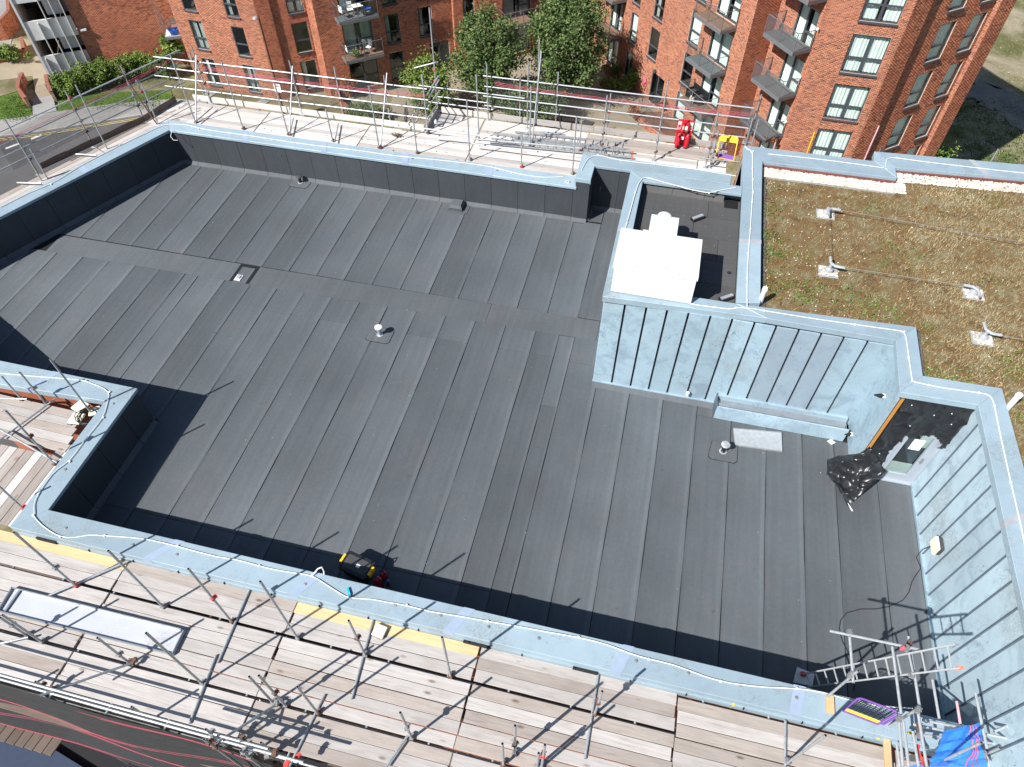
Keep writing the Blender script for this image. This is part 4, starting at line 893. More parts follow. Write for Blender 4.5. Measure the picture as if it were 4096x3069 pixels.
# ================================================================== SCAFFOLDS
def std(parent, base, top, zb, kind='galv', name='standard', foot=True):
    """an upright measured by its foot on the deck and its open top"""
    p = at(*base, zb); best = None
    for i in range(700):
        z = zb + i * .01; q = at(*top, z); e = (q.x - p.x) ** 2 + (q.y - p.y) ** 2
        if best is None or e < best[0]: best = (e, z, q)
    q = best[2]; q = Vector((p.x * .5 + q.x * .5, p.y * .5 + q.y * .5, best[1]))
    t_ = tube(parent, name, (q.x, q.y, zb - .25), q, kind)
    return q
ZB = 1.10
SF = thing('scaffold', 'front scaffold with broad weathered board decks along the near parapet', 'scaffold', (-4, 3.3, ZB))
js = [-13.5, -9.6, -5.67, -1.74, 2.18, 6.1, 10.03]
rowsA = [4.51, 4.29, 4.06]; rowsB = [3.77, 3.54, 3.30, 3.06, 2.82]; rowsC = [2.53, 2.30, 2.07]
for j in range(len(js) - 1):
    x0, x1 = js[j] + .02, js[j + 1] - .02; right = j >= 4
    rows = rowsA + rowsB + rowsC if not right else [4.445, 4.215, 3.975, 3.725, 3.49, 3.26, 3.02, 2.78, 2.54, 2.30, 2.06]
    for i, y in enumerate(rows):
        kind = 'board'
        if (i == 0 and j in (0, 2)): kind = 'board_new'
        elif right: kind = 'board_grey' if random.random() < .75 else 'board'
        elif j == 3: kind = 'board_grey' if i % 2 else 'board'
        elif random.random() < .22: kind = 'board_grey'
        elif random.random() < .15: kind = 'board_grey'
        w_ = .232 if not right else .236
        if x1 < -12.6: x0 = -13.5
        board(SF, (x0 + random.uniform(-.02, .02), y, ZB + random.uniform(-.006, .004)), (x1 + random.uniform(-.02, .02), y + random.uniform(-.008, .008), ZB + random.uniform(-.006, .004)), w_ - random.uniform(.004, .012), kind)
# boards in the bay left of the step: upper ones along the wall, lower ones along the step
for i in range(5):
    y = 7.80 - i * .232; board(SF, (-16.9, y + .06, ZB + .02), (-12.95 + .07 * i, y, ZB + .02), .222, 'board' if i % 2 else 'board_grey')
for i in range(8):
    xx = -12.58 - i * .235; board(SF, (xx - .02, 4.75, ZB), (xx, 6.62 if i > 1 else 7.0, ZB), .225, 'board_grey' if i % 3 else 'board_pale')
for i in range(4): board(SF, (-18.4, 6.45 - i * .235, ZB), (-14.5, 6.4 - i * .235, ZB), .222, 'board')
# lower lift seen through the gaps
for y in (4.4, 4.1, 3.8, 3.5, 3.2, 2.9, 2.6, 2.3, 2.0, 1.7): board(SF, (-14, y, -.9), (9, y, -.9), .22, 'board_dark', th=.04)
for x in [-13.2 + 1.22 * i for i in range(19)]: tube(SF, 'transom', (x, 1.75, ZB - .065), (x, 4.66, ZB - .065), 'galv')
for y in (3.91, 2.68, 1.85): tube(SF, 'ledger', (-14.5, y, ZB - .12), (9, y, ZB - .12), 'galv')
LST = [((9, 820, 265), (5, 415, 1450)), ((9, 410, 180), (5, 165, 1560)), ((9, 205, 140), (5, 10, 1600)), ((9, 490, 690), (9, 40, 245)), ((9, 205, 1080), (9, 0, 890)), ((13, 670, 90), (9, 110, 1290)), ((13, 1425, 270), (9, 920, 1450)), ((13, 2010, 405), (9, 1620, 1600)), ((14, 365, 550), (14, 35, 55)), ((14, 950, 695), (14, 795, 395)), ((14, 1680, 880), (14, 1605, 535)), ((15, 715, 1205), (15, 775, 1000)), ((16, 160, 1620), (16, 500, 1385)),
       ((13, 245, 525), (13, 0, 370)), ((13, 370, 580), (13, 20, 345)), ((13, 1130, 760), (13, 835, 545)), ((13, 1755, 935), (13, 1255, 505)), ((13, 440, 1000), (13, 305, 920)), ((14, 155, 1100), (13, 2145, 880)), ((14, 260, 1125), (14, 20, 870)), ((14, 540, 1195), (14, 355, 965)), ((14, 1345, 1410), (14, 1245, 1185)), ((14, 2140, 1640), (14, 2120, 1455)), ((15, 0, 1550), (15, 55, 1300)), ((15, 215, 1657), (15, 230, 1535)), ((15, 250, 1657), (15, 290, 1465))]
for i, (b_, t_) in enumerate(LST):
    q = std(SF, b_, t_, ZB); coupler(SF, (q.x, q.y, ZB + .04))
    if i % 2: coupler(SF, (q.x, q.y, ZB + (q.z - ZB) * random.uniform(.35, .6)))
def flat(parent, p, q, z, name='transom', kind='galv'): a_, b_ = at(*p, z), at(*q, z); return tube(parent, name, a_, b_, kind)
for p, q, z, nm in (((13, 2150, 130), (13, 1880, 755), 1.13, 'transom'), ((13, 1865, 690), (13, 1635, 1280), 1.13, 'transom'), ((14, 1010, 390), (14, 825, 1070), 1.13, 'transom'), ((14, 590, 1035), (14, 285, 1657), 1.13, 'transom'), ((15, 745, 850), (15, 630, 1585), 1.13, 'transom'), ((16, 150, 1255), (16, 148, 1657), 1.13, 'transom'),
                    ((9, 1105, 1530), (13, 415, 180), 1.17, 'brace'), ((9, 475, 130), (9, 0, 480), 1.2, 'brace'), ((9, 0, 395), (9, 495, 680), 1.3, 'brace'), ((9, 0, 125), (9, 235, 130), 1.6, 'brace'), ((14, 1310, 1385), (14, 1120, 1657), 1.2, 'brace'), ((13, 0, 590), (13, 245, 535), 1.25, 'brace')):
    flat(SF, p, q, z, nm)
# outer guard rail, raking tubes that pin it
ZR_ = 1.95
tube(SF, 'guard_rail', (-13.6, 1.80, ZR_), (-4.75, 1.80, ZR_), 'galv_bright'); tube(SF, 'guard_rail', (-6.7, 1.74, ZR_ - .06), (-4.1, 1.76, ZR_ - .10), 'galv_bright')
tube(SF, 'guard_rail', (-13.6, 1.80, 1.45), (-4.75, 1.80, 1.45), 'galv')
def mixed(parent, p, zp, q, zq, nm='brace', kind='galv'):
    a_, b_ = at(*p, zp), at(*q, zq); coupler(parent, a_.lerp(b_, .06)); return tube(parent, nm, a_, b_, kind)
mixed(SF, (13, 1190, 740), 1.2, (13, 345, 1040), 2.0); mixed(SF, (14, 200, 1100), 1.2, (13, 1870, 1445), 2.0)
for p, zt, zb_ in (((13, 1760, 1415), 2.2, 1.0), ((13, 1775, 1330), 2.25, 1.0), ((13, 2060, 1400), 2.15, .6), ((13, 2080, 1515), 2.1, .6)):
    q = at(*p, zt); tube(SF, 'standard', (q.x, q.y, zb_ - 1.5), q, 'galv'); coupler(SF, (q.x, q.y, 1.95)); coupler(SF, (q.x, q.y, 1.6))
for i in range(4): coupler(SF, (-4.9 + random.uniform(-.5, .7), 1.75 + random.uniform(-.1, .12), random.uniform(1.45, 2.0)))
for x in (-12.4, -10.0, -7.4, -4.9): tube(SF, 'standard', (x, 1.86, -14.5), (x, 1.86, 1.98 if x > -9 else 1.6), 'galv')
# debris netting on the outside of that rail, red bands woven in
NT = thing('debris_net', 'dark debris net with red bands hanging outside the front scaffold, bottom left corner', 'net', (-9, 1.7, -3))
vs = []; fs = []; nx, nz = 40, 16
def nety(x, z): return 1.72 - .05 * math.sin(x * 1.3) - .05 * (1.1 - z) + .05 * math.sin(z * 2 + x * .8)
for j in range(nz + 1):
    for i in range(nx + 1):
        x = -24.0 + i * 19.15 / nx; z = 1.12 - j * 4.3 / nz; vs.append((x, nety(x, z), z))
for j in range(nz):
    for i in range(nx): fs.append((j * (nx + 1) + i, j * (nx + 1) + i + 1, (j + 1) * (nx + 1) + i + 1, (j + 1) * (nx + 1) + i))
MB().add(vs, fs, True).build('net_sheet', M['net'], NT)
for z0, sag in ((1.0, .30), (.95, .36), (-.3, .25), (-.38, .28), (-1.5, .2), (-1.58, .25), (-2.7, .2), (-2.76, .3)):
    pts = [(x, nety(x, z0) - .015, z0 - sag * math.sin((x + 14.2) / 9.3 * 3.1) * .6 - .05 * max(0, x + 7)) for x in [-14.2 + i * .45 for i in range(21)]]
    MB().tube(pts, .006, 5).build('red_band', M['redband'], NT)
for z0 in (-.15, -1.3): tube(SF, 'ledger', (-14, 1.90, z0), (-4.8, 1.95, z0), 'galv')
# ------------------------------------------------------------------ far scaffold along the far parapet
ZF = 1.0
SB = thing('scaffold', 'far scaffold with pale boards, four rail tubes and v shaped struts behind the far parapet', 'scaffold', (-8, 21.7, ZF))
jx = [-18.9, -14.75, -10.72, -6.66, -2.7, 1.3, 2.3]
for j in range(len(jx) - 1):
    x0, x1 = jx[j] + .02, jx[j + 1] - .02
    rows = [20.52 + .232 * i for i in range(8)] if x0 < -9 else [20.52 + .232 * i for i in range(14)]
    for i, y in enumerate(rows):
        if x0 > -3 and y < 21.3: continue
        board(SB, (x0, y, ZF), (x1, y, ZF + random.uniform(-.004, .006)), .222, 'board_pale' if random.random() < .75 else 'board')
for i, y in enumerate([22.15 + .232 * i for i in range(7)]): board(SB, (-8.75, y, ZF), (-6.7, y, ZF), .222, 'board_pale')
for i in range(3): board(SB, (-2.75, 22.9 + .24 * i, ZF + .05), (2.2, 22.9 + .24 * i, ZF + .05), .224, 'board_grey')
for x in [-18 + 1.35 * i for i in range(15)]: tube(SB, 'transom', (x, 20.4, ZF - .07), (x, 24.0 if x > -8.5 else 22.6, ZF - .07))
def toe(parent, p, q, z, kind='board_pale', h=.23):
    p, q = Vector(p), Vector(q); u = (q - p).normalized(); n = Vector((-u.y, u.x)); L = (q - p).length
    MB().obox((p.x, p.y, z), (u.x, u.y, 0), (n.x, n.y, 0), (0, 0, 1), 0, L, 0, .038, .005, h).build('toe_board', M[kind], parent)
for a_, b_ in ((-18.0, -14.1), (-14.05, -10.6), (-10.55, -8.6)): toe(SB, (a_, 22.36), (b_, 22.36), ZF, 'board_pale')
toe(SB, (-8.52, 22.3), (-8.52, 23.72), ZF, 'board_grey')
for a_, b_ in ((-8.4, -6.5), (-6.45, -2.6), (-2.55, 2.2)): toe(SB, (a_, 23.72), (b_, 23.72), ZF, 'board' if a_ > -7 else 'board_pale')
FST = [((1, 1690, 1065), (1, 1470, 475)), ((1, 1820, 890), (1, 1650, 400)), ((1, 2105, 1120), (1, 1905, 525)), ((1, 1775, 870), (1, 1640, 450)), ((2, 285, 1170), (2, 155, 725)), ((2, 400, 990), (2, 285, 520)), ((2, 665, 1225), (2, 600, 940)), ((2, 765, 1030), (2, 670, 575)), ((2, 1065, 1285), (2, 972, 740)), ((2, 1163, 1085), (2, 1103, 650)), ((2, 1390, 1330), (2, 1357, 1025)), ((2, 1480, 1160), (2, 1435, 640)), ((2, 1575, 960), (2, 1490, 65)), ((2, 1665, 975), (2, 1652, 735)), ((2, 1850, 1390), (2, 1815, 865)), ((2, 1925, 1215), (2, 1900, 640)), ((2, 2005, 1040), (2, 1990, 550)),
       ((3, 80, 1450), (3, 85, 1145)), ((3, 70, 1050), (3, 70, 670)), ((3, 135, 1110), (3, 137, 530)), ((3, 155, 1270), (3, 163, 740)), ((3, 220, 1060), (3, 233, 330)), ((3, 375, 1090), (3, 402, 620)), ((3, 525, 1510), (3, 553, 1000)), ((3, 580, 1320), (3, 600, 1030)), ((3, 770, 1325), (3, 820, 820)), ((3, 820, 1140), (3, 850, 800)), ((3, 1230, 1390), (3, 1345, 695)), ((3, 1650, 1445), (3, 1800, 970)), ((3, 1705, 1450), (3, 1785, 1120)), ((3, 1720, 1350), (3, 1755, 1040)), ((3, 2010, 1240), (3, 2055, 1040)), ((3, 2060, 1230), (3, 2130, 810))]
RZ = [2.62, 2.20, 1.78, 1.36]
for i, (b_, t_) in enumerate(FST):
    q = std(SB, b_, t_, ZF)
    if q.y > 22.3:
        MB().box(q.x - .09, q.x + .09, q.y - .06, q.y + .06, ZF - .02, ZF + .012).build('base_plate', M['galv_bright'], SB)
        for z in RZ:
            if z < q.z: coupler(SB, (q.x, q.y - .02, z))
    else: coupler(SB, (q.x, q.y, ZF + .06))
def planerail(n_, x0, y0, x1, y1, Y, z, kind='galv_bright'):
    a_, b_ = onplane(n_, x0, y0, (-20, Y), (20, Y)), None
    return a_
def rail(n0, x0, y0, n1, x1, y1, Y, name='guard_rail', kind='galv_bright'):
    a_, b_ = onplane(n0, x0, y0, (-20, Y), (20, Y)), onplane(n1, x1, y1, (-20, Y), (20, Y)); return tube(SB, name, a_, b_, kind)
for r in ((1, 1325, 490, 2, 1475, 770), (1, 1350, 577, 2, 1485, 865), (1, 1335, 652, 2, 1495, 942), (1, 1425, 742, 2, 1490, 1025)): rail(*r, 22.40)
for r in ((2, 1960, 655, 3, 2090, 935), (2, 1970, 745, 3, 2050, 1025), (2, 1960, 828, 3, 2040, 1108), (2, 1972, 910, 3, 2010, 1188)): rail(*r, 23.77)
for r in ((2, 1405, 738, 3, 110, 850), (2, 1570, 835, 2, 2035, 893), (2, 1490, 880, 2, 2045, 948)): rail(*r, 23.70, kind='galv')
for r in ((2, 1175, 1075, 2, 2209, 1205), (2, 1500, 1165, 3, 600, 1280), (2, 1860, 1240, 3, 598, 1357)): 
    a_, b_ = at(*r[:3], ZF + .35), at(*r[3:], ZF + .35); tube(SB, 'ledger', a_, b_, 'galv_bright')
for (b_, n_, x, y, Y) in (((1, 1690, 1065), 1, 1693, 480, 22.34), ((2, 290, 1170), 2, 315, 570, 22.34), ((2, 1075, 1285), 2, 1130, 630, 22.34), ((3, 170, 1270), 3, 253, 440, 23.5)):
    p = at(*b_, ZF); q = onplane(n_, x, y, (-20, Y), (20, Y)); tube(SB, 'strut', p, q, 'galv'); coupler(SB, p + Vector((0, 0, .05)))
for p, q, z in (((1, 1690, 1050), (1, 1835, 925), 1.15), ((2, 290, 1165), (2, 322, 1020), 1.12), ((2, 680, 1225), (2, 710, 1065), 1.12), ((3, 1625, 1365), (3, 1965, 1400), 1.5), ((3, 135, 1135), (3, 440, 1150), 1.12)): flat(SB, p, q, z, 'loose_tube')
tube(SB, 'cross_tube', onplane(2, 1365, 588, (-20, 23.7), (20, 23.7)), onplane(2, 1570, 535, (-20, 23.9), (20, 23.9)), 'galv_bright')
for n_, x0, y0, x1, y1 in ((2, 1475, 820, 1575, 655), (2, 1490, 850, 1580, 690), (2, 1480, 930, 1585, 780), (2, 1485, 1020, 1590, 860), (2, 1290, 1110, 1400, 910), (2, 1295, 1195, 1410, 1000)):
    tube(SB, 'return_rail', onplane(n_, x0, y0, (-20, 22.35), (20, 22.35)), onplane(n_, x1, y1, (-20, 23.75), (20, 23.75)) if x0 > 1400 else onplane(n_, x1, y1, (-20, 23.0), (20, 23.0)), 'galv_bright')
for x in (2.75, 2.95): tube(SB, 'standard', (x, 23.0, -14), (x, 23.0, 2.7), 'galv')
# fine netting and red bands below the top rails
def railnet(name, label, pts, ztop, zbot, bands=True):
    o = thing(name, label, 'net', (pts[0][0], pts[0][1], ZF)); n = 24; vs = []; fs = []
    P = lambda f: Vector(pts[0]).lerp(Vector(pts[1]), f)
    for i in range(n + 1):
        p = P(i / n); d = .03 * math.sin(i * 1.7); vs += [(p.x + d, p.y + d, zbot), (p.x + d * .4, p.y + d * .4, ztop)]
    for i in range(n): fs.append((2 * i, 2 * i + 2, 2 * i + 3, 2 * i + 1))
    MB().add(vs, fs, True).build('net_sheet', M['netlight'], o)
    for k in range(3):
        MB().tube([(P(i / n).x, P(i / n).y - .03, ztop - .14 - k * .05 - .10 * math.sin(i / n * 3.1) + .015 * math.sin(i * 2.1 + k)) for i in range(n + 1)], .007, 5).build('red_band', M['redcord'], o)
railnet('debris_net', 'fine debris net with red bands below the top rail of the far scaffold, left half', [(-17.2, 22.46), (-8.5, 22.46)], 2.55, 1.25)
railnet('debris_net', 'fine debris net with red bands on the far scaffold, in front of the trees', [(-6.4, 23.84), (2.7, 23.84)], 2.55, 1.25)
# ------------------------------------------------------------------ left scaffold, beside the road
SL = thing('scaffold', 'left scaffold with dark toe board and sloping rails above the road', 'scaffold', (-19.8, 18, ZF))
dl_ = Vector((.4405, 1)).normalized(); nl_ = Vector((-dl_.y, dl_.x)); LP = lambda s, o: Vector((-17.74, 20.31)) - dl_ * s + nl_ * o
for i in range(5):
    for s0 in (-1.6, 2.4, 6.4):
        a_, b_ = LP(s0 + 3.95, .15 + i * .232), LP(s0, .15 + i * .232); board(SL, (a_.x, a_.y, ZF), (b_.x, b_.y, ZF), .222, 'board' if (i + int(s0)) % 3 else 'board_grey')
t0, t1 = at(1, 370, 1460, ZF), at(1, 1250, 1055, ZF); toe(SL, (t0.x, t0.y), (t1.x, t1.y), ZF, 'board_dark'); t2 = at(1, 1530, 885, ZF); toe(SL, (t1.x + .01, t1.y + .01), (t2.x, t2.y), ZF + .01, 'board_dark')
LT = [((1, 790, 1215), (1, 555, 785)), ((1, 285, 1460), (1, 150, 1160)), ((1, 1230, 990), (1, 1035, 570)), ((1, 1300, 960), (1, 1165, 690)), ((1, 400, 1550), (1, 0, 1045)), ((1, 930, 1285), (1, 645, 730)), ((1, 1365, 1075), (1, 1220, 725)), ((1, 410, 1540), (1, 255, 1280))]
for i, (b_, t_) in enumerate(LT):
    q = std(SL, b_, t_, ZF)
    for z in (RZ if i < 4 else RZ[:0]):
        if z < q.z: coupler(SL, (q.x, q.y, z))
    if i < 4: MB().box(q.x - .09, q.x + .09, q.y - .06, q.y + .06, ZF - .26, ZF - .24).build('base_plate', M['galv_bright'], SL)
A0, A1 = Vector((-20.2, 18.93)), Vector((-19.4, 20.95)); dd = (A1 - A0).normalized(); A0 = A0 - dd * 8; A1 = A1 + dd * 3
for (x0, y0, x1, y1) in ((0, 1140, 1545, 435), (0, 1262, 1540, 545), (0, 1370, 1450, 690), (0, 1472, 1600, 705)): 
    tube(SL, 'guard_rail', onplane(1, x0 - 60, y0 + 26, A0, A1), onplane(1, x1, y1, A0, A1), 'galv_bright' if y0 < 1200 else 'galv')
p = at(1, 1355, 1075, ZF); q = onplane(1, 978, 517, A0 + Vector((.3, 0)), A1 + Vector((.3, 0))); tube(SL, 'rusty_pole', p, q, 'rust')
flat(SL, (1, 645, 1330), (1, 835, 1340), 1.12, 'loose_tube', 'galv_bright'); flat(SL, (1, 150, 1577), (1, 355, 1582), 1.12, 'loose_tube', 'galv_bright')
a_, b_ = onplane(1, -40, 1200, A0, A1), onplane(1, 1480, 520, A0, A1)
railnet('debris_net', 'fine debris net with red bands along the left scaffold above the road', [(a_.x - .05, a_.y), (b_.x - .05, b_.y)], 2.5, 1.3)
# ------------------------------------------------------------------ access frame at the lower right corner
SA = thing('scaffold', 'access frame of tubes standing over the near parapet at the lower right corner', 'scaffold', (6, 5, ZC))
q = std(SA, (16, 525, 1060), (16, 765, 810), ZC + .05); std(SA, (16, 1000, 1330), (16, 1290, 1160), 1.15); std(SA, (16, 1400, 1655), (16, 1840, 1440), 1.1); q4 = std(SA, (16, 1850, 1550), (16, 2005, 1495), 1.3)
def fl(p, q, z, nm='ledger', kind='galv_bright'): return flat(SA, p, q, z, nm, kind)
fl((16, 530, 480), (16, 1300, 640), 2.86); fl((16, 700, 475), (16, 737, 930), 2.79); fl((16, 1212, 530), (16, 1315, 1180), 2.62); fl((16, 1073, 620), (16, 1150, 1200), 2.62); fl((16, 1420, 905), (16, 1478, 1240), 1.9); fl((16, 1628, 1090), (16, 1660, 1285), 1.9, kind='pink'); fl((16, 1790, 1020), (16, 1890, 1500), 2.2)
fl((16, 1335, 1250), (16, 1645, 1312), 1.9); fl((16, 1245, 1285), (16, 1535, 1345), 1.8); fl((16, 1850, 1365), (16, 2209, 1440), 2.0); fl((16, 1950, 1350), (16, 2215, 1235), 2.1); fl((16, 1290, 1375), (16, 2100, 1472), 1.6); fl((16, 1207, 1358), (16, 1290, 1375), 1.6, kind='yellow')
fl((16, 1130, 1255), (16, 1165, 1657), 2.45); fl((16, 1168, 1258), (16, 1215, 1657), 2.4); fl((16, 1112, 1465), (16, 1138, 1657), 1.5); fl((16, 1250, 1350), (16, 1300, 1657), 2.0); fl((16, 1290, 1160), (16, 1372, 1657), 2.6); fl((16, 1885, 1560), (16, 1915, 1657), 1.7)
for x, y, z, k in ((710, 510, 2.85, 'steel'), (1215, 610, 2.8, 'rust'), (712, 870, 2.78, 'steel'), (1130, 1250, 2.5, 'steel'), (1290, 1175, 2.66, 'steel'), (1310, 1320, 2.2, 'rust'), (1310, 1390, 2.1, 'steel'), (1240, 870, 2.68, 'steel'), (1370, 1640, 2.5, 'rust'), (1860, 1560, 1.8, 'steel'), (1190, 640, 2.9, 'steel'), (2195, 1250, 2.1, 'steel')): coupler(SA, at(16, x, y, z), k)
c_ = at(16, 1160, 632, 2.93); MB().lathe(c_, [(.03, -.05), (.04, -.02), (.035, .06), (.01, .07)], 10).build('tube_cap', M['redcord'], SA)
a_ = at(16, 545, 1085, 1.42); MB().box(a_.x - .09, a_.x + .05, a_.y - .22, a_.y + .1, 1.385, 1.43).build('packing_block', M['board_new'], SA)
p = at(16, 1000, 1560, ZB); board(SA, (p.x, p.y - .5, ZB + .16), (p.x + .02, p.y + .32, ZB + .16), .12, 'board_new', 'short_board', .06)
tag_ = [at(16, x, y, 1.9) for x, y in ((1300, 1465), (1290, 1500), (1310, 1560), (1340, 1600), (1330, 1640))]; MB().tube(tag_, .03, 6).build('red_rag', M['redfit'], SA)
for x, y in ((945, 1410), (1270 - 500, 1370 - 500)): pass
for n_, x, y in ((15, 1912, 1115), (16, 950, 1405)):
    p = at(n_, x, y, 1.2); mb = MB().tube([p + Vector((0, .02, -.3)), p], .026, 8); mb.build('capped_tube', M['yellow'], SF)
# blue debris net
BN = thing('debris_net', 'bright blue debris net with red stripes tied to the access frame', 'net', tuple(at(16, 1700, 1500, 1.7)))
q = [at(16, 1503, 1350, 2.0), at(16, 1828, 1273, 2.15), at(16, 1880, 1680, 1.75), at(16, 1120, 1690, 1.5), at(16, 1450, 1560, 1.75)]
vs = []; fs = []; n_ = 12
left = lambda f: (q[0].lerp(q[4], min(1, f * 1.6)) if f < .625 else q[4].lerp(q[3], (f - .625) / .375)); right = lambda f: q[1].lerp(q[2], f)
for j in range(n_ + 1):
    for i in range(n_ + 1):
        p = left(j / n_).lerp(right(j / n_), i / n_); p = p + Vector((0, 0, .05 * math.sin(i * 1.1 + j * .7) + .04 * math.sin(j * 1.9))); vs.append(tuple(p))
for j in range(n_):
    for i in range(n_): fs.append((j * (n_ + 1) + i, j * (n_ + 1) + i + 1, (j + 1) * (n_ + 1) + i + 1, (j + 1) * (n_ + 1) + i))
MB().add(vs, fs, True).build('net_sheet', M['bluenet'], BN)
for k in (9.0, 9.9, 10.6):
    MB().tube([Vector(vs[j * 13 + int(k)]).lerp(Vector(vs[j * 13 + int(k) + 1]), k % 1) + Vector((0, -.01, .014)) for j in range(13)], .009, 5).build('red_band', M['redcord'], BN)

o = thing('shade_backdrop', 'added dark shed roof with blue sheeting far below the debris net, bottom left corner', 'backdrop', (-15, 1, -9))
MB().box(-30, -4.2, -6, 4.4, -9.0, -8.6).build('roof', M['slot'], o); MB().hexa([(-24, -5, -8.59), (-11.5, -5, -8.59), (-12.4, 1.2, -8.59), (-24, 3.5, -8.59)], [(-24, -5, -8.3), (-11.5, -5, -8.35), (-12.4, 1.2, -8.4), (-24, 3.5, -8.3)]).build('blue_sheeting', M['navy'], o)  # roof is an added near-black slab standing in for shaded ground
for i in range(9): board(SF, (-13.5 + i * .25, 1.15, -3.0), (-13.5 + i * .25 + .05, 1.75, -3.05), .235, 'board_dark', 'toe_board')
# ================================================================== THINGS ON THE ROOF
def pipe_vent(base, cap, label, body='darkgrey', capm='alu', h=.36, patch=None):
    b_ = at(*base, .012); o = thing('roof_vent', label, 'vent', tuple(b_))
    n = 8; px = patch or .36
    oc = [(-px, -px * .62), (-px * .8, -px * .82), (px * .8, -px * .82), (px, -px * .62), (px, px * .62), (px * .8, px * .82), (-px * .8, px * .82), (-px, px * .62)]
    MB().prism([(b_.x + x * 1.035, b_.y + y * 1.035) for x, y in oc[:7]], .004, .0215).build('bitumen_bleed', M['bitumen'], o); MB().prism([(b_.x + x, b_.y + y) for x, y in oc[:7]], .0216, .027).build('felt_patch', M['felt_plain'], o)
    MB().lathe((b_.x, b_.y, .02), [(.085, 0), (.075, .012), (.058, .03), (.055, h - .06)], 16).build('pipe', M[body], o)
    MB().lathe((b_.x, b_.y, h - .03), [(.07, -.03), (.115, -.01), (.115, .015), (.09, .03), (.02, .038)], 20).build('cap', M[capm], o)
    MB().lathe((b_.x, b_.y, .024), [(.10, 0), (.10, .012), (.07, .02)], 16).build('collar', M['alu'], o)
    return o
pipe_vent((6, 1070, 1235), None, 'round pipe vent with white flat cap in the middle of the felt roof', 'galv', 'white', .37)
pipe_vent((11, 1820, 585), None, 'black pipe vent with shiny silver cap near the zinc ledge', 'black', 'alu', .36)
pipe_vent((2, 385, 1578), None, 'small black pipe vent at the foot of the far upstand', 'black', 'darkgrey', .30)
v = at(6, 1735, 140, .0); o = thing('roof_vent', 'square felt covered vent cowl at the foot of the far upstand', 'vent', tuple(v))
MB().prism([(v.x - .42, v.y - .22), (v.x - .3, v.y - .34), (v.x + .3, v.y - .34), (v.x + .42, v.y - .22), (v.x + .42, v.y + .3), (v.x - .42, v.y + .3)], .006, .026).build('felt_patch', M['felt_plain'], o)
MB().hexa([(v.x - .27, v.y - .22, .026), (v.x + .27, v.y - .22, .026), (v.x + .27, v.y + .26, .026), (v.x - .27, v.y + .26, .026)], [(v.x - .20, v.y - .16, .12), (v.x + .20, v.y - .16, .12), (v.x + .20, v.y + .22, .12), (v.x - .20, v.y + .22, .12)]).build('curb', M['upstand'], o)
MB().hexa([(v.x - .24, v.y - .2, .12), (v.x + .24, v.y - .2, .12), (v.x + .24, v.y + .25, .12), (v.x - .24, v.y + .25, .12)], [(v.x - .18, v.y - .14, .23), (v.x + .18, v.y - .14, .23), (v.x + .18, v.y + .2, .23), (v.x - .18, v.y + .2, .23)]).build('hood', M['felt_plain'], o)
v = at(5, 2060, 740, .02); o = thing('roof_outlet', 'square white drain grate sunk in the gutter strip', 'drain', tuple(v))
MB().box(v.x - .10, v.x + .10, v.y - .13, v.y + .13, .006, .03).build('frame', M['white'], o); MB().box(v.x - .05, v.x + .055, v.y - .06, v.y + .07, .03, .065).build('leaf_guard', M['galv_bright'], o)
for i in range(4): MB().box(v.x - .08 + i * .045, v.x - .06 + i * .045, v.y + .075, v.y + .12, .03, .034).build('slot', M['steel'], o)
# loose metal trim on the felt
v = [at(11, *p, .05) for p in ((1925, 527), (1910, 395))] + [at(12, *p, .05) for p in ((115, 432), (122, 582))]
o = thing('metal_trim', 'bright folded aluminium trim lying on the felt beside the silver capped vent', 'trim', tuple(v[0]))
MB().hexa([(p.x, p.y, .014) for p in (v[0], v[3], v[2], v[1])], [(p.x, p.y, .07) for p in (v[0], v[3], v[2], v[1])]).build('flat_face', M['alu'], o)
MB().hexa([(v[1].x, v[1].y, .02), (v[2].x, v[2].y, .02), (v[2].x, v[2].y + .07, .02), (v[1].x, v[1].y + .07, .02)], [(v[1].x, v[1].y, .10), (v[2].x, v[2].y, .10), (v[2].x, v[2].y + .07, .05), (v[1].x, v[1].y + .07, .05)]).build('folded_lip', M['galv_bright'], o)
# storage box with yellow clips
q = [Vector((-5.40, 5.87)), Vector((-5.30, 6.14)), Vector((-4.62, 6.00)), Vector((-4.71, 5.75))]; cx = sum((p for p in q), Vector((0, 0))) / 4
o = thing('storage_box', 'black plastic storage box with yellow clips in the shade of the near parapet', 'box', (cx.x, cx.y, .012))
uu = (q[2] - q[1]).normalized(); U3 = Vector((uu.x, uu.y, 0)); V3 = Vector((-uu.y, uu.x, 0)); Z = Vector((0, 0, 1)); c3 = Vector((cx.x, cx.y, 0))
def rr(w_, d_, r, n=4):
    out = []
    for sx, sy, a0 in ((1, 1, 0), (-1, 1, 90), (-1, -1, 180), (1, -1, 270)):
        for k in range(n + 1):
            a_ = math.radians(a0 + 90 * k / n); p = U3 * (sx * (w_ - r) + r * math.cos(a_)) + V3 * (sy * (d_ - r) + r * math.sin(a_)); out.append((c3.x + p.x, c3.y + p.y))
    return out
def taper(name, r0, r1, z0, z1, m, parent):
    n = len(r0); return MB().add([(*p, z0) for p in r0] + [(*p, z1) for p in r1], [tuple(range(n))[::-1], tuple(range(n, 2 * n))] + [(i, (i + 1) % n, n + (i + 1) % n, n + i) for i in range(n)]).build(name, m, parent)
taper('tub', rr(.30, .18, .06), rr(.355, .225, .07), .012, .40, M['black'], o)
lid = taper('lid', rr(.375, .245, .08), rr(.365, .235, .08), .40, .44, M['black'], o)
taper('lid_panel', rr(.30, .17, .05), rr(.29, .16, .05), .44, .448, M['darkgrey'], lid)
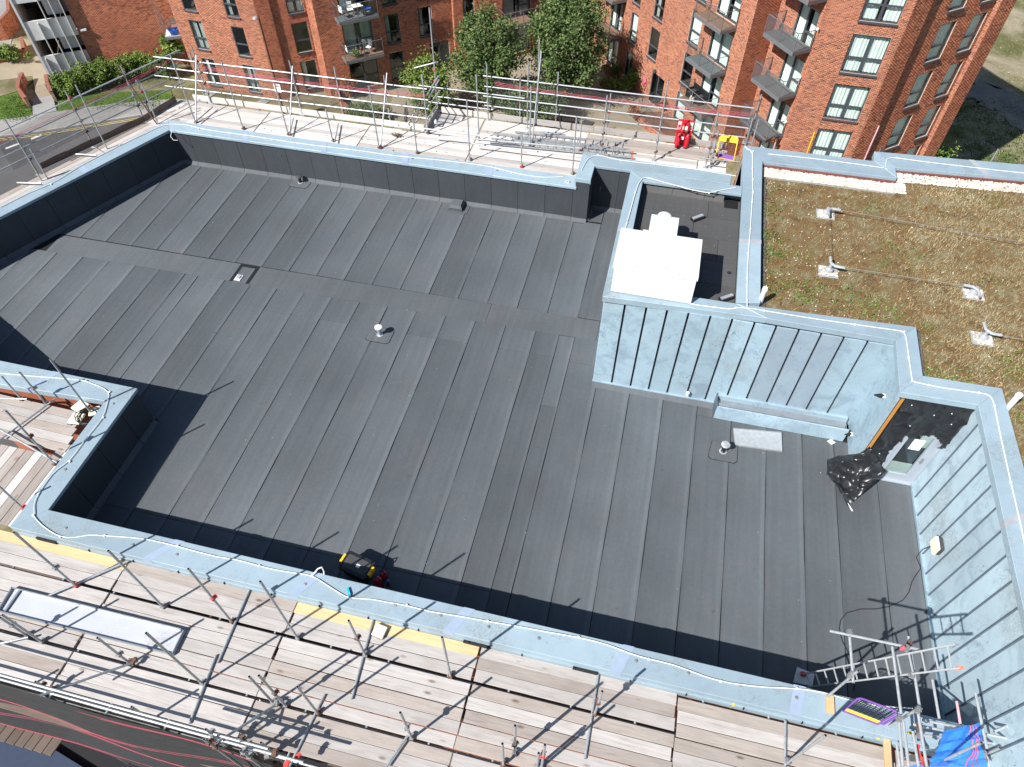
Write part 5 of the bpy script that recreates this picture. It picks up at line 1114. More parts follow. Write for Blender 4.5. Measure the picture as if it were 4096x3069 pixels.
for s_ in (-1, 1): MB().obox(c3, U3, V3, Z, *((.345, .40) if s_ > 0 else (-.40, -.345)), -.11, .11, .30, .458).build('clip', M['yellow'], o)
MB().obox(c3, U3, V3, Z, .0, .09, -.06, .02, .449, .453).build('paper_label', M['paper'], lid)
def extinguisher(base, label, h=.45, r=.08, lie=None, cat='extinguisher', nm='fire_extinguisher', group=None):
    o = thing(nm, label, cat, tuple(base), group); b_ = Vector(base)
    MB().lathe(b_, [(r * .92, 0), (r, .02), (r, h * .72), (r * .75, h * .83), (r * .3, h * .88)], 18).build('cylinder', M['red'], o)
    MB().lathe(b_ + Vector((0, 0, -.001)), [(r * 1.04, 0), (r * 1.04, .03)], 18).build('base_ring', M['black'], o)
    MB().box(b_.x - .03, b_.x + .03, b_.y - .02, b_.y + .02, b_.z + h * .88, b_.z + h * .95).build('valve', M['steel'], o)
    MB().box(b_.x - .10, b_.x + .03, b_.y - .012, b_.y + .012, b_.z + h * .95, b_.z + h).build('handle', M['black'], o)
    MB().tube([b_ + Vector((.02, 0, h * .92)), b_ + Vector((r + .03, -.02, h * .8)), b_ + Vector((r + .03, -.03, h * .35)), b_ + Vector((r * .9, -.04, h * .25))], .011, 6).build('hose', M['black'], o)
    return o
e = at(14, 1065, 95, .012); extinguisher((e.x, e.y + .02, .012), 'red fire extinguisher standing in shade beside the black storage box', .42, .085)
e = at(14, 1105, 45, .012); extinguisher((e.x, e.y + .06, .012), 'second red roof extinguisher half hidden behind the first one', .34, .065)
e = at(14, 1150, 85, .012); o = thing('gas_canister', 'small dark canister with blue top beside the lone roof extinguisher', 'canister', tuple(e))
MB().lathe(e, [(.035, 0), (.04, .01), (.04, .17), (.02, .2)], 14).build('can', M['redfelt'], o); MB().lathe(e + Vector((0, 0, .2)), [(.03, 0), (.03, .05), (.01, .06)], 12).build('cap', M['blue'], o)
# knife on the coping
k = at(14, 800, 148, ZC + .015); o = thing('trimming_knife', 'bright blue handled trimming knife lying on the near coping', 'knife', tuple(k)); du_ = Vector((.62, -.78, 0)); dv_ = Vector((.78, .62, 0))
MB().obox(k, du_, dv_, Z, -.10, .07, -.024, .024, .0, .03).build('handle', M['cyan'], o); MB().obox(k, du_, dv_, Z, .07, .13, -.02, .02, .004, .02).build('nose', M['steel'], o); MB().obox(k, du_, dv_, Z, .13, .16, -.01, .012, .006, .010).build('blade', M['galv_bright'], o)
# zinc tray on the boards
q = [Vector((-11.55, 2.98)), Vector((-11.6, 3.50)), Vector((-7.62, 3.53)), Vector((-7.60, 3.02))]; zt = ZB + .015
o = thing('zinc_tray', 'long grey folded zinc tray lying on the front scaffold boards', 'tray', (-9.6, 3.25, zt))
B3 = lambda pts, z0, z1, nm: MB().hexa([(p.x, p.y, z0) for p in pts], [(p.x, p.y, z1) for p in pts]).build(nm, M['tray'], o)
B3([q[0], q[3], q[2], q[1]], zt, zt + .03, 'tray_base')
for i0, i1, nm in ((1, 2, 'back_lip'), (0, 3, 'front_lip'), (2, 3, 'end_lip'), (0, 1, 'end_lip')):
    a_, b_ = q[i0], q[i1]; d = (b_ - a_).normalized(); ctr = Vector((-9.6, 3.25)); nn = Vector((-d.y, d.x)); nn = nn if (ctr - a_).dot(nn) > 0 else -nn
    MB().hexa([(*a_, zt + .031), (*b_, zt + .031), (*(b_ + nn * .03), zt + .031), (*(a_ + nn * .03), zt + .031)], [(*a_, zt + .09), (*b_, zt + .09), (*(b_ + nn * .02), zt + .09), (*(a_ + nn * .02), zt + .09)]).build(nm, M['lead'], o)
d = Vector((1, 0)); MB().box(-11.42, -11.38, 3.02, 3.48, zt + .031, zt + .075).build('cross_lip', M['lead'], o)
# cream lamps
def lamp(c, label, s=.125, tilt=0.0, parent_z=None, rz=.1, group=None):
    o = thing('work_lamp', label, 'lamp', tuple(c), group); mb = MB(); n = 4
    ro = lambda s_, z: [Vector(c) + Matrix.Rotation(rz, 3, 'Z') @ (Matrix.Rotation(tilt, 3, 'Y') @ Vector((x * s_, y * s_, z))) for x, y in ((-1, -.9), (-.9, -1), (.9, -1), (1, -.9), (1, .9), (.9, 1), (-.9, 1), (-1, .9))]
    def ringed(name, rs, m_):
        vs = []; fs = []
        for r_ in rs: vs += r_
        for i in range(len(rs) - 1): fs += [(i * 8 + k, i * 8 + (k + 1) % 8, i * 8 + 8 + (k + 1) % 8, i * 8 + 8 + k) for k in range(8)]
        fs += [tuple(range(8))[::-1], tuple((len(rs) - 1) * 8 + k for k in range(8))]; MB().add(vs, fs).build(name, m_, o)
    ringed('housing', [ro(s * .9, 0), ro(s, .01), ro(s, .045)], M['darkgrey']); ringed('cover', [ro(s * 1.0, .046), ro(s, .07), ro(s * .9, .085)], M['cream']); return o
c_ = at(14, 1065, 478, 1.2); lamp((c_.x, c_.y, ZB + .012), 'square cream lamp on the fresh yellow board of the front scaffold', .125, rz=-.12)
lamp((-13.06, 8.02, ZB + .06), 'square cream lamp by the red brick sliver, farthest from the cable coil', .16, rz=-.3)
lamp((-12.92, 7.66, ZB + .06), 'square cream lamp lying left of the black cable coil', .16, rz=.1)
lamp((-12.62, 7.97, ZB + .06), 'square cream lamp half under the black cable coil', .13, rz=.5)
o = thing('cable_coil', 'coil of black cable dumped between cream lamps in the left bay', 'cable', (-12.6, 7.72, ZB + .04)); pts = []
for i in range(150):
    a_ = i * .25; r_ = .24 + .05 * math.sin(i * .37); pts.append((-12.62 + r_ * math.cos(a_) + .02 * math.sin(i * 1.3), 7.76 + r_ * math.sin(a_), ZB + .16 + .04 * math.sin(i * .11) + i * .0005))
MB().tube(pts, .011, 5).build('coil', M['black'], o); MB().tube([(-12.8, 7.7, ZB + .14), (-12.95, 7.55, ZB + .1), (-13.05, 7.45, ZB + .07), (-13.1, 7.55, ZB + .13)], .010, 5).build('lead', M['black'], o)
# lamp on east wall with its lead over the roof
c_ = onplane(12, 1495, 1405, (7.60, 0), (7.60, 20)); o = thing('wall_flood_lamp', 'square cream lamp fixed to the zinc wall on the right', 'lamp', tuple(c_))
MB().box(7.50, 7.592, c_.y - .15, c_.y + .15, c_.z - .13, c_.z + .13).build('housing', M['darkgrey'], o); MB().box(7.44, 7.50, c_.y - .16, c_.y + .16, c_.z - .14, c_.z + .14).build('cover', M['cream'], o)
pts = [Vector((7.53, c_.y + .1, c_.z - .13)), Vector((7.52, c_.y + .25, .25)), Vector((7.46, c_.y + .15, .03))] + [at(12, x, y, .03) for x, y in ((1320, 1590), (1270, 1657))] + [at(16, x, y, .03) for x, y in ((1240, 60), (1215, 150), (1160, 220), (1050, 270), (930, 293), (800, 293), (680, 325), (625, 390), (615, 460), (640, 570), (690, 660), (730, 760), (755, 900), (740, 1000))]
tag(MB().tube(pts, .009, 5).build('lamp_lead', M['black']), 'thin black lead snaking over the felt from the wall lamp', 'cable')
# black sheeting over the door recess
o = thing('plastic_sheet', 'torn black polythene sheet pinned over the roof door and trailing on the felt', 'sheeting', (6.2, 11.2, .02))
def crumple(name, quad, nu, nv, amp, hole=None, off=(0, -1, 0)):
    vs = []; fs = []; off = Vector(off); ph = [random.uniform(0, 6) for _ in range(6)]
    for j in range(nv + 1):
        for i in range(nu + 1):
            f, g_ = i / nu, j / nv; p = quad[0].lerp(quad[1], f).lerp(quad[3].lerp(quad[2], f), g_)
            pp = p + Vector((ph[0], ph[1], ph[2])); rg = lambda s_, q_: (1 - min(1, abs(mnoise.noise(pp * s_ + Vector((q_, 0, q_)))) * 2.6)) ** 2; h = amp * (.75 * rg(1.15, 3.1) + .55 * rg(2.1, 7.7) + .22 * rg(4.4, 1.3) + .5 * mnoise.noise(pp * 1.5))
            vs.append(p + off * h)
    for j in range(nv):
        for i in range(nu):
            if hole and hole((i + .5) / nu, (j + .5) / nv): continue
            fs.append((j * (nu + 1) + i, j * (nu + 1) + i + 1, (j + 1) * (nu + 1) + i + 1, (j + 1) * (nu + 1) + i))
    mb = MB().add(vs, fs, True); me = mb.mesh(name, M['plastic']); me.polygons.foreach_set('use_smooth', [True] * len(me.polygons)); return put(name, me, o)
Pq = lambda x, z: Vector((x, 11.36, z))
crumple('sheet', [Pq(6.20, .05), Pq(7.60, .05), Pq(7.60, 3.19), Pq(6.20, 3.19)], 44, 90, .10, lambda f, g_: f > .32 + .025 * math.sin(g_ * 11) - .08 * max(0, .35 - g_) and g_ < .60 + .03 * math.sin(f * 11) and not (f > .9 and g_ > .5))
crumple('loose_tail', [Vector((5.52, 11.12, .06)), Vector((6.0, 10.33, .03)), Vector((6.80, 11.25, .40)), Vector((6.17, 11.40, 1.1))], 34, 40, .22, off=(-.2, -.3, .9))
crumple('loose_flap', [Vector((5.55, 11.55, .08)), Vector((5.50, 11.05, .10)), Vector((6.1, 11.2, .6)), Vector((6.12, 11.46, .8))], 20, 22, .18, off=(-.4, -.3, .8))
for x, z in ((6.35, 3.0), (6.9, 2.8), (7.2, 2.95), (7.35, 2.6), (6.6, 2.3), (6.4, 1.1)):
    MB().box(x - .010, x + .010, 11.27, 11.28, z - .010, z + .010).build('fixing_washer', M['paper'], o)
for (x, y) in ((5.98, 10.40),): MB().hexa([(x, y, .06), (x + .03, y - .02, .05), (x + .12, y - .20, .05), (x + .08, y - .2, .05)], [(x, y, .07), (x + .03, y - .02, .06), (x + .12, y - .20, .06), (x + .08, y - .2, .06)]).build('torn_edge', M['paper'], o)
v = at(12, 545, 500, .02); tag(MB().prism([(v.x - .10, v.y), (v.x, v.y - .09), (v.x + .11, v.y), (v.x, v.y + .09)], .016, .022).build('paper_scrap', M['paper']), 'small square paper scrap on the felt left of the door', 'scrap')
for (y, z, l) in ((12.0, 2.35, 'black taped cable stub on the zinc return wall, upper one'), (12.32, .35, 'black taped cable stub at the foot of the zinc return wall')):
    s_ = thing('cable_stub', l, 'cable', (6.08, y, z)); MB().lathe((6.07, y, z), [(.05, -.02), (.06, 0), (.05, .03)], 10).build('gland', M['cream'], s_); MB().tube([(6.09, y, z), (6.0, y - .02, z + .02), (5.88, y + .02, z - .04)], [.03, .055, .02], 7).build('wrapped_end', M['black'], s_)
# ------------------------------------------------------------------ white plant unit in the enclosure
o = thing('air_handling_unit', 'glossy white air handling unit with sloping hood on the plant enclosure coping', 'plant unit', (.38, 13.7, 3.4)); mw_ = M['white_dirty']
MB().box(-.58, 1.30, 13.06, 14.34, 3.42, 4.05).build('casing', mw_, o)
MB().hexa([(-.64, 13.0, 4.05), (1.36, 13.0, 4.05), (1.36, 14.42, 4.05), (-.64, 14.42, 4.05)], [(-.64, 13.0, 4.16), (1.36, 13.0, 4.16), (1.36, 14.42, 4.16), (-.64, 14.42, 4.16)]).build('lid', mw_, o)
MB().hexa([(-.60, 12.92, 3.40), (1.33, 12.92, 3.40), (1.33, 13.05, 3.40), (-.60, 13.05, 3.40)], [(-.60, 13.01, 4.03), (1.33, 13.01, 4.03), (1.33, 13.05, 4.03), (-.60, 13.05, 4.03)]).build('front_hood', M['white'], o)
MB().box(-.62, 1.34, 13.02, 13.055, 4.034, 4.049).build('lid_gap', M['slot'], o)
MB().box(.04, .74, 14.36, 15.32, 3.45, 4.02).build('fan_box', M['white'], o); MB().lathe((.37, 15.42, 3.3), [(.19, 0), (.19, .60), (.17, .66), (.10, .70), (.01, .71)], 22).build('duct', M['white'], o)
MB().box(-.10, .03, 14.5, 15.0, 3.5, 3.75).build('control_box', M['cream'], o); MB().box(.745, .78, 14.45, 14.6, 3.5, 3.8).build('latch', M['framegrey'], o); MB().box(1.305, 1.33, 13.3, 13.5, 3.6, 3.85).build('latch', M['alu'], o)
for x, y in ((-.5, 13.3), (1.2, 13.3), (-.5, 14.2), (1.2, 14.2), (.1, 15.2), (.68, 15.2)): MB().box(x - .04, x + .04, y - .04, y + .04, 3.08, 3.45).build('leg', M['framegrey'], o)
fk = np.array([(random.uniform(-.6, 1.3), random.choice([random.uniform(13.05, 13.25), random.uniform(13.05, 14.38)]), 4.161) for _ in range(70)]); fl_ = stones('dirt_flecks', fk, .011, M['darkgrey'], o); fl_['kind'] = 'stuff'
def sup(c, ang, label):
    o = thing('support_block', label, 'block', tuple(c)); u_ = Vector((math.cos(ang), math.sin(ang), 0)); v_ = Vector((-u_.y, u_.x, 0))
    MB().obox(c, u_, v_, Z, -.19, .19, -.08, .08, 0, .07).build('rubber_foot', M['black'], o); MB().obox(c, u_, v_, Z, -.17, .17, -.045, .045, .07, .10).build('steel_channel', M['alu'], o)
c_ = at(7, 1600, 235, 3.08); sup((c_.x, c_.y, 3.079), .72, 'black rubber support block with steel channel lying in the plant enclosure'); c_ = at(7, 1855, 940, 3.08); sup((c_.x - .02, c_.y + .06, 3.079), .65, 'second rubber support block tucked under the near coping of the plant enclosure')
c_ = at(7, 1875, 698, 3.08); tag(MB().lathe((c_.x, c_.y, 3.079), [(.055, 0), (.055, .008), (.03, .010)], 14).build('drain_hole', M['slot']), 'small round drain hole in the plant enclosure floor', 'drain')
# white flue pipes
for (p, l) in (((2.99, 13.52), 'white flue terminal with grille beside the plant enclosure'), ((8.22, 11.45), 'white flue terminal with grille beyond the right hand coping')):
    o = thing('flue_pipe', l, 'pipe', (*p, 3.1)); MB().lathe((*p, 3.1), [(.06, 0), (.06, .55)], 16).build('pipe', M['white'], o)
    g = MB(); g.lathe((*p, 3.65), [(.066, 0), (.066, .02)], 16)
    for k in range(10): a_ = k * .628; g.tube([(p[0] + .06 * math.cos(a_), p[1] + .06 * math.sin(a_), 3.67), (p[0] + .05 * math.cos(a_), p[1] + .05 * math.sin(a_), 3.74), (p[0], p[1], 3.76)], .006, 4)
    g.build('grille', M['curtain'], o)
# fall arrest anchors and wire on the green roof
anch = [(4.69, 17.5), (4.66, 15.09), (8.11, 15.08), (8.06, 13.52)]
for i, (x, y) in enumerate(anch):
    o = thing('line_anchor', ['farthest anchor plate of the wire line on the green roof', 'anchor plate at the near left bend of the roof wire line', 'anchor plate at the right hand bend of the roof wire line', 'anchor plate of the wire line nearest the right hand coping'][i], 'anchor', (x, y, zg))
    MB().box(x - .24, x + .24, y - .21, y + .21, zg + .004, zg + .02).build('plate', M['galv_bright'], o)
    stc = np.array([(x + random.uniform(-.21, .21), y + random.uniform(-.18, .18), zg + .035) for _ in range(120)]); tag(stones('ballast', stc, .034, M['pebble'], o), kind='stuff')
    MB().lathe((x, y, zg + .02), [(.10, 0), (.10, .10), (.04, .13), (.04, .22)], 16).build('post', M['galv_bright'], o)
    dirs = [(0, -1), (1, -.06)] if i == 0 else [(0, 1), (1, -.06)] if i == 1 else [(-1, .06), (0, -1)] if i == 2 else [(-.03, 1), (1, -.05)]
    arc = [Vector((x + dirs[0][0] * .32, y + dirs[0][1] * .32, zg + .23)), Vector((x + dirs[0][0] * .10, y + dirs[0][1] * .10, zg + .23)), Vector((x + dirs[1][0] * .10, y + dirs[1][1] * .10, zg + .23)), Vector((x + dirs[1][0] * .32, y + dirs[1][1] * .32, zg + .23))]
    MB().tube(arc, .035, 8).build('corner_guide', M['galv_bright'], o)
tag(MB().tube([(14.3, 16.9, zg + .2), (4.69, 17.5, zg + .23), (4.66, 15.09, zg + .23), (8.11, 15.08, zg + .23), (8.06, 13.52, zg + .23), (14.3, 13.2, zg + .2)], .009, 5).build('wire_line', M['steel']), 'thin steel wire running between the anchors on the green roof', 'wire')
# ------------------------------------------------------------------ white conductor strip on the copings
def strip_run(label, pts, z, clipstep=3):
    P = [at(*p, z + .018) for p in pts]; o = thing('conductor_strip', label, 'cable', tuple(P[0])); Q = []
    for i in range(len(P) - 1):
        for f in (0, .5): Q.append(P[i].lerp(P[i + 1], f))
    Q.append(P[-1]); Q = [Q[0]] + [(Q[i - 1] + Q[i] * 2 + Q[i + 1]) / 4 for i in range(1, len(Q) - 1)] + [Q[-1]]; MB().tube(Q, .0115, 6).build('strip', M['cable'], o)
    for i in range(1, len(P) - 1):
        if i % clipstep == 0: MB().box(P[i].x - .02, P[i].x + .02, P[i].y - .02, P[i].y + .02, z + .003, z + .032).build('clip', M['white'], o)
F_ = lambda n, *l: [(n, *p) for p in l]
strip_run('white conductor strip looping along the near parapet coping', F_(5, (0, 1565), (260, 1590), (600, 1615), (740, 1630), (800, 1657)) + F_(9, (870, 25), (945, 70), (935, 130), (915, 205), (890, 290), (785, 420), (690, 540), (600, 670), (485, 740), (410, 830), (330, 950), (290, 1040), (300, 1125), (285, 1135), (350, 1210), (430, 1270), (520, 1320), (650, 1330), (760, 1300), (900, 1310), (1150, 1325), (1300, 1345), (1530, 1400), (1890, 1500), (2030, 1510)) + F_(14, (25, -80), (170, -45), (380, -12), (480, 0), (590, 70), (735, 165), (810, 200), (1000, 205), (1110, 230), (1300, 260), (1510, 318), (1770, 355), (2000, 400)) + F_(15, (0, 432), (300, 490), (575, 535), (835, 600), (1000, 670), (1180, 725), (1380, 765), (1650, 870), (1800, 915), (1970, 945), (2209, 970)) + F_(16, (250, 975), (480, 1010), (700, 1080), (950, 1130), (1250, 1150)), ZC)
strip_run('white conductor strip along the left and far parapet copings', F_(5, (0, 130), (60, 105), (260, 0)) + F_(1, (440, 1590), (595, 1495), (720, 1415), (1035, 1255), (1215, 1170), (1290, 1135), (1400, 1080), (1490, 1070), (1640, 1080), (1715, 1110), (1945, 1145), (2150, 1170)) + F_(2, (150, 1205), (385, 1240), (620, 1270), (900, 1300), (1110, 1335), (1340, 1360), (1560, 1380), (1830, 1410), (2040, 1440)) + F_(3, (0, 1490), (130, 1515), (280, 1535), (440, 1525)), ZC)
strip_run('white conductor strip on the raised step of the far coping', F_(3, (600, 1470), (655, 1360), (740, 1335), (830, 1360), (940, 1385), (1150, 1410), (1225, 1415), (1420, 1445), (1525, 1450), (1700, 1480), (1935, 1520)), 1.69, 2)
strip_run('white conductor strip down the coping between plant enclosure and green roof', F_(3, (2010, 1265), (2030, 1285), (2080, 1305), (2075, 1450), (2078, 1550)) + F_(7, (2080, 0), (2072, 85), (2058, 320), (2040, 525), (2030, 740), (2028, 935), (2030, 1000)), ZU, 1)
strip_run('white conductor strip on the left coping of the plant enclosure', F_(3, (1930, 1620), (1780, 1645)) + F_(7, (1700, 10), (1640, 0)) + F_(3, (1560, 1640), (1400, 1600), (1200, 1540), (1115, 1525)) + F_(7, (1065, 0), (1015, 190), (990, 270), (978, 325)), ZU, 2)
strip_run('white conductor strip along the zinc wall coping to the right hand coping', F_(7, (1540, 965), (1620, 980), (1750, 995), (1890, 1015), (1930, 1000), (2030, 1000), (2175, 1025)) + F_(8, (365, 1090), (750, 1145), (1115, 1195), (1175, 1205), (1195, 1270), (1215, 1430), (1232, 1540), (1245, 1630), (1260, 1640)) + F_(12, (1390, 10), (1500, 35), (1820, 75), (1930, 100), (1955, 190), (2010, 465), (2095, 850), (2190, 1250), (2270, 1657)), ZU, 2)
strip_run('white conductor strip on the far coping of the green roof', F_(4, (0, 1330), (330, 1362), (600, 1395), (970, 1445), (1020, 1455), (1015, 1360), (1110, 1362), (1290, 1390), (1630, 1430), (1975, 1470), (2209, 1495)), ZU, 2)
# fixings with sealant on the near coping
for n_, x, y in ((9, 565, 1245), (9, 1145, 1388), (9, 1525, 1473), (14, 425, 78), (14, 1200, 260), (14, 1590, 348), (14, 2005, 447), (15, 230, 545), (15, 1070, 740), (15, 1520, 845), (15, 1970, 950), (16, 245, 1058), (9, 975, 170), (9, 560, 738), (2, 880, 1300), (2, 1350, 1370), (2, 2080, 1470)):
    p = at(n_, x, y, ZC); MB().lathe((p.x, p.y, ZC - .001), [(.035, 0), (.035, .007), (.018, .012)], 10).build('fixing_stud', M['steel'], HB)
# tiny litter on the felt
tag(stones('grit', np.concatenate([scatter(110, [(-11, 6.4), (7, 6.4), (6, 12), (-1, 14.5), (-1, 19), (-16, 19), (-16, 10)], .022), scatter(60, [(-.3, 13.4), (2.2, 13.4), (2.2, 17.3), (-.3, 17.3)], 3.085)]), .009, M['pebble']), kind='stuff')
# scuppers below the near coping
for n_, x0, y0, x1, y1 in ((15, 530, 765, 745, 830), (14, 1795, 545, 2020, 620), (9, 310, 1330, 470, 1385)):
    a_, b_ = at(n_, x0, y0, 1.19), at(n_, x1, y1, 1.19); MB().box(a_.x, b_.x, 4.59, 4.63, 1.12, 1.205).build('scupper', M['slot'], HB)
# ================================================================== THINGS ON THE FAR SCAFFOLD
def ladder(name, label, p0, p1, width, nr, m='galv_bright', tips=None, up=Vector((0, 0, 1))):
    p0, p1 = Vector(p0), Vector(p1); d = (p1 - p0).normalized(); s_ = d.cross(up).normalized() * width / 2; n_ = s_.cross(d).normalized()
    o = thing(name, label, 'ladder', tuple(p0))
    for k in (-1, 1):
        MB().obox(p0 + s_ * k, d, s_.normalized(), n_, 0, (p1 - p0).length, -.014, .014, -.033, .033).build('stile', M[m], o)
        if tips: e = p1 if k == 1 else p0; MB().obox(p1 + s_ * k, d, s_.normalized(), n_, -.06, .02, -.018, .018, -.038, .038).build('end_cap', M[tips], o)
    for i in range(nr):
        c = p0 + (p1 - p0) * ((i + .6) / nr); MB().tube([c - s_, c + s_], .016, 6).build('rung', M[m], o)
    return o
g = lambda n, x, y, z: at(n, x, y, z)
ladder('ladder', 'long aluminium ladder lying farthest back on the far scaffold boards', g(3, 20, 1140, 1.08).lerp(g(3, 20, 1190, 1.08), .5), g(3, 985, 1250, 1.08).lerp(g(3, 960, 1290, 1.08), .3), .38, 15, 'galv')
ladder('ladder', 'long aluminium ladder with lilac paint marks lying across the middle of the far scaffold', g(2, 2040, 1180, 1.06), g(3, 800, 1290, 1.06), .36, 16, 'galv')
ladder('ladder', 'aluminium ladder with orange end caps lying nearest the raised coping step', g(2, 2030, 1215, 1.12), g(3, 1045, 1335, 1.12), .34, 17, 'galv', 'orange')
# fire point: red board with extinguishers and alarm, hung on the inner side of the rails
YF = 23.52; fq = lambda x, y, Y=YF: onplane(3, x, y, (-20, Y), (20, Y))
b_ = fq(1462, 1255); zb_, zt_ = max(b_.z, 1.02), fq(1497, 1036).z; xb_ = b_.x; b0x_ = xb_ - .20
o = thing('fire_point', 'red fire point board with white alarm unit standing on the far scaffold', 'fire point', (xb_, YF, zb_)); fpz = lambda f: zb_ + (zt_ - zb_) * f
MB().box(xb_ - .27, xb_ + .27, YF, YF + .025, zb_, zt_).build('board', M['red'], o)
MB().box(xb_ - .12, xb_ + .12, YF - .11, YF - .001, fpz(.60), fpz(.95)).build('alarm_case', M['red'], o); MB().box(xb_ - .085, xb_ + .085, YF - .125, YF - .111, fpz(.69), fpz(.83)).build('alarm_face', M['cream'], o)
MB().box(xb_ - .08, xb_ - .02, YF - .125, YF - .111, fpz(.62), fpz(.665)).build('red_button', M['redcord'], o); MB().box(xb_ + .02, xb_ + .08, YF - .125, YF - .111, fpz(.62), fpz(.665)).build('green_button', M['hedge'], o)
MB().box(xb_ - .255, xb_ - .145, YF - .006, YF - .001, fpz(.62), fpz(.93)).build('notice', M['paper'], o); MB().box(xb_ + .145, xb_ + .255, YF - .006, YF - .001, fpz(.62), fpz(.93)).build('notice', M['paper'], o)
MB().box(xb_ - .245, xb_ - .155, YF - .009, YF - .0065, fpz(.635), fpz(.81)).build('notice_panel', M['red'], o); MB().box(xb_ + .155, xb_ + .245, YF - .009, YF - .0065, fpz(.76), fpz(.80)).build('notice_panel', M['hedge'], o)
for f in (.64, .70): MB().box(xb_ + .155, xb_ + .245, YF - .009, YF - .0065, fpz(f), fpz(f + .045)).build('notice_panel', M['red'], o)
extinguisher((xb_ - .15, YF - .12, zb_), 'left red extinguisher at the fire point, its hose on the outside', .58, .085)
extinguisher((xb_ + .15, YF - .12, zb_), 'right red extinguisher at the fire point, nearest the yellow gate', .56, .082)
MB().box(xb_ - .07, xb_ + .02, YF - .22, YF - .21, fpz(.36), fpz(.47)).build('white_tag', M['paper'], o)
def gate(name, label, c, plate, bars, frame):
    """c: corners top-left, top-right, bottom-right, bottom-left"""
    o = thing(name, label, 'gate', tuple(c[3])); c = [Vector(v) for v in c]; P = lambda f, g_: c[0].lerp(c[1], f).lerp(c[3].lerp(c[2], f), g_); nn = (c[1] - c[0]).cross(c[3] - c[0]).normalized()
    MB().tube([P(0, 1), P(0, .12), P(.05, .02), P(.15, 0), P(.85, 0), P(.95, .02), P(1, .12), P(1, 1), P(0, 1)], .019, 8).build('frame', M[frame], o)
    for f in (.12, .25, .37, .5, .63, .75, .88): MB().tube([P(f, .05), P(f, .95)], .006, 5).build('bar', M[bars], o)
    for g_ in [.2 + .08 * i for i in range(8)]: MB().tube([P(.01, g_), P(.99, g_)], .006, 5).build('bar', M[bars], o)
    a_, b_, d, e = P(.02, .80), P(.98, .80), P(.98, .985), P(.02, .985); MB().hexa([a_ + nn * .006, b_ + nn * .006, d + nn * .006, e + nn * .006], [a_ - nn * .006, b_ - nn * .006, d - nn * .006, e - nn * .006]).build('kick_plate', M[plate], o)
    if frame == 'yellow': a_, b_, d, e = P(.05, .02), P(.95, .02), P(.98, .26), P(.02, .26); MB().hexa([a_ + nn * .006, b_ + nn * .006, d + nn * .006, e + nn * .006], [a_ - nn * .006, b_ - nn * .006, d - nn * .006, e - nn * .006]).build('top_plate', M['yellow'], o)
    else: MB().tube([P(1.02, .1), P(1.1, .1), P(1.1, .9), P(1.02, .9)], .02, 6).build('hinge_bar', M['purple'], o)
    return o
gt = [onplane(3, x, y, (-20, Y), (20, Y)) for (x, y, Y) in ((1800, 1168, 23.2), (1955, 1185, 23.2), (1912, 1388, 22.7), (1757, 1360, 22.7))]
gate('ladder_gate', 'yellow ladder gate with purple kick plate on the far scaffold', gt, 'purple', 'rust', 'yellow')
gate('ladder_gate', 'purple barred ladder gate lying across the near coping by the access frame', [at(16, 785, 1055, 1.75), at(16, 1125, 1180, 1.75), at(16, 945, 1285, 1.62), at(16, 645, 1170, 1.62)], 'yellow', 'black', 'purple')
# roof access ladder with a white foot board
board_pts = [at(16, *p, .012) for p in ((215, 925), (380, 960), (400, 855), (250, 795))]
tag(MB().hexa([(p.x, p.y, .014) for p in board_pts], [(p.x, p.y, .03) for p in board_pts]).build('foot_board', M['white_dirty']), 'white board under the foot of the roof access ladder', 'board')
lt, lb = Vector((6.13, 5.60, 3.72)), Vector((6.19, 5.26, 3.63)); f0, f1 = at(16, 305, 855, .06), at(16, 345, 965, .06)
o = thing('ladder', 'aluminium ladder climbing from the felt roof to the access frame', 'ladder', tuple(f0))
for (a_, b_) in ((f0, lt), (f1, lb)):
    d = (b_ - a_).normalized(); s_ = (f1 - f0).normalized(); n_ = d.cross(s_).normalized(); MB().obox(a_, d, s_, n_, 0, (b_ - a_).length, -.014, .014, -.034, .034).build('stile', M['galv_bright'], o)
for i in range(14): f = (i + .35) / 14; MB().tube([f0.lerp(lt, f), f1.lerp(lb, f)], .016, 6).build('rung', M['alu'], o)
MB().obox(lb, (lb - f1).normalized(), (f1 - f0).normalized(), Vector((0, 0, 1)), -.1, .03, -.02, .02, -.04, .04).build('end_cap', M['orange'], o); MB().box(f0.x - .05, f0.x + .05, f0.y - .04, f0.y + .04, .03, .10).build('rubber_foot', M['redfit'], o)
# small clutter on the far boards
c_ = at(2, 1555, 1085, 1.02); o = thing('spray_bottle', 'white plastic bottle standing on the far scaffold boards', 'bottle', tuple(c_)); MB().lathe(c_, [(.06, 0), (.065, .02), (.065, .18), (.03, .24), (.02, .27)], 12).build('body', M['white'], o); MB().lathe(c_ + Vector((0, 0, .27)), [(.026, 0), (.026, .04)], 10).build('lid', M['blue'], o)
c_ = at(2, 1215, 1175, 1.01); tag(stones('loose_fittings', np.array([(c_.x + random.gauss(0, .13), c_.y + random.gauss(0, .07), 1.02 + random.random() * .05) for _ in range(40)]), .04, M['rust']), 'little heap of rusty loose fittings on the far scaffold boards', 'fittings', None, 'stuff')
tag(stones('deck_litter', np.array([tuple(at(2, random.uniform(60, 2100), random.uniform(1090, 1350), 1.01)) for _ in range(70)]), .028, M['rust']), kind='stuff')
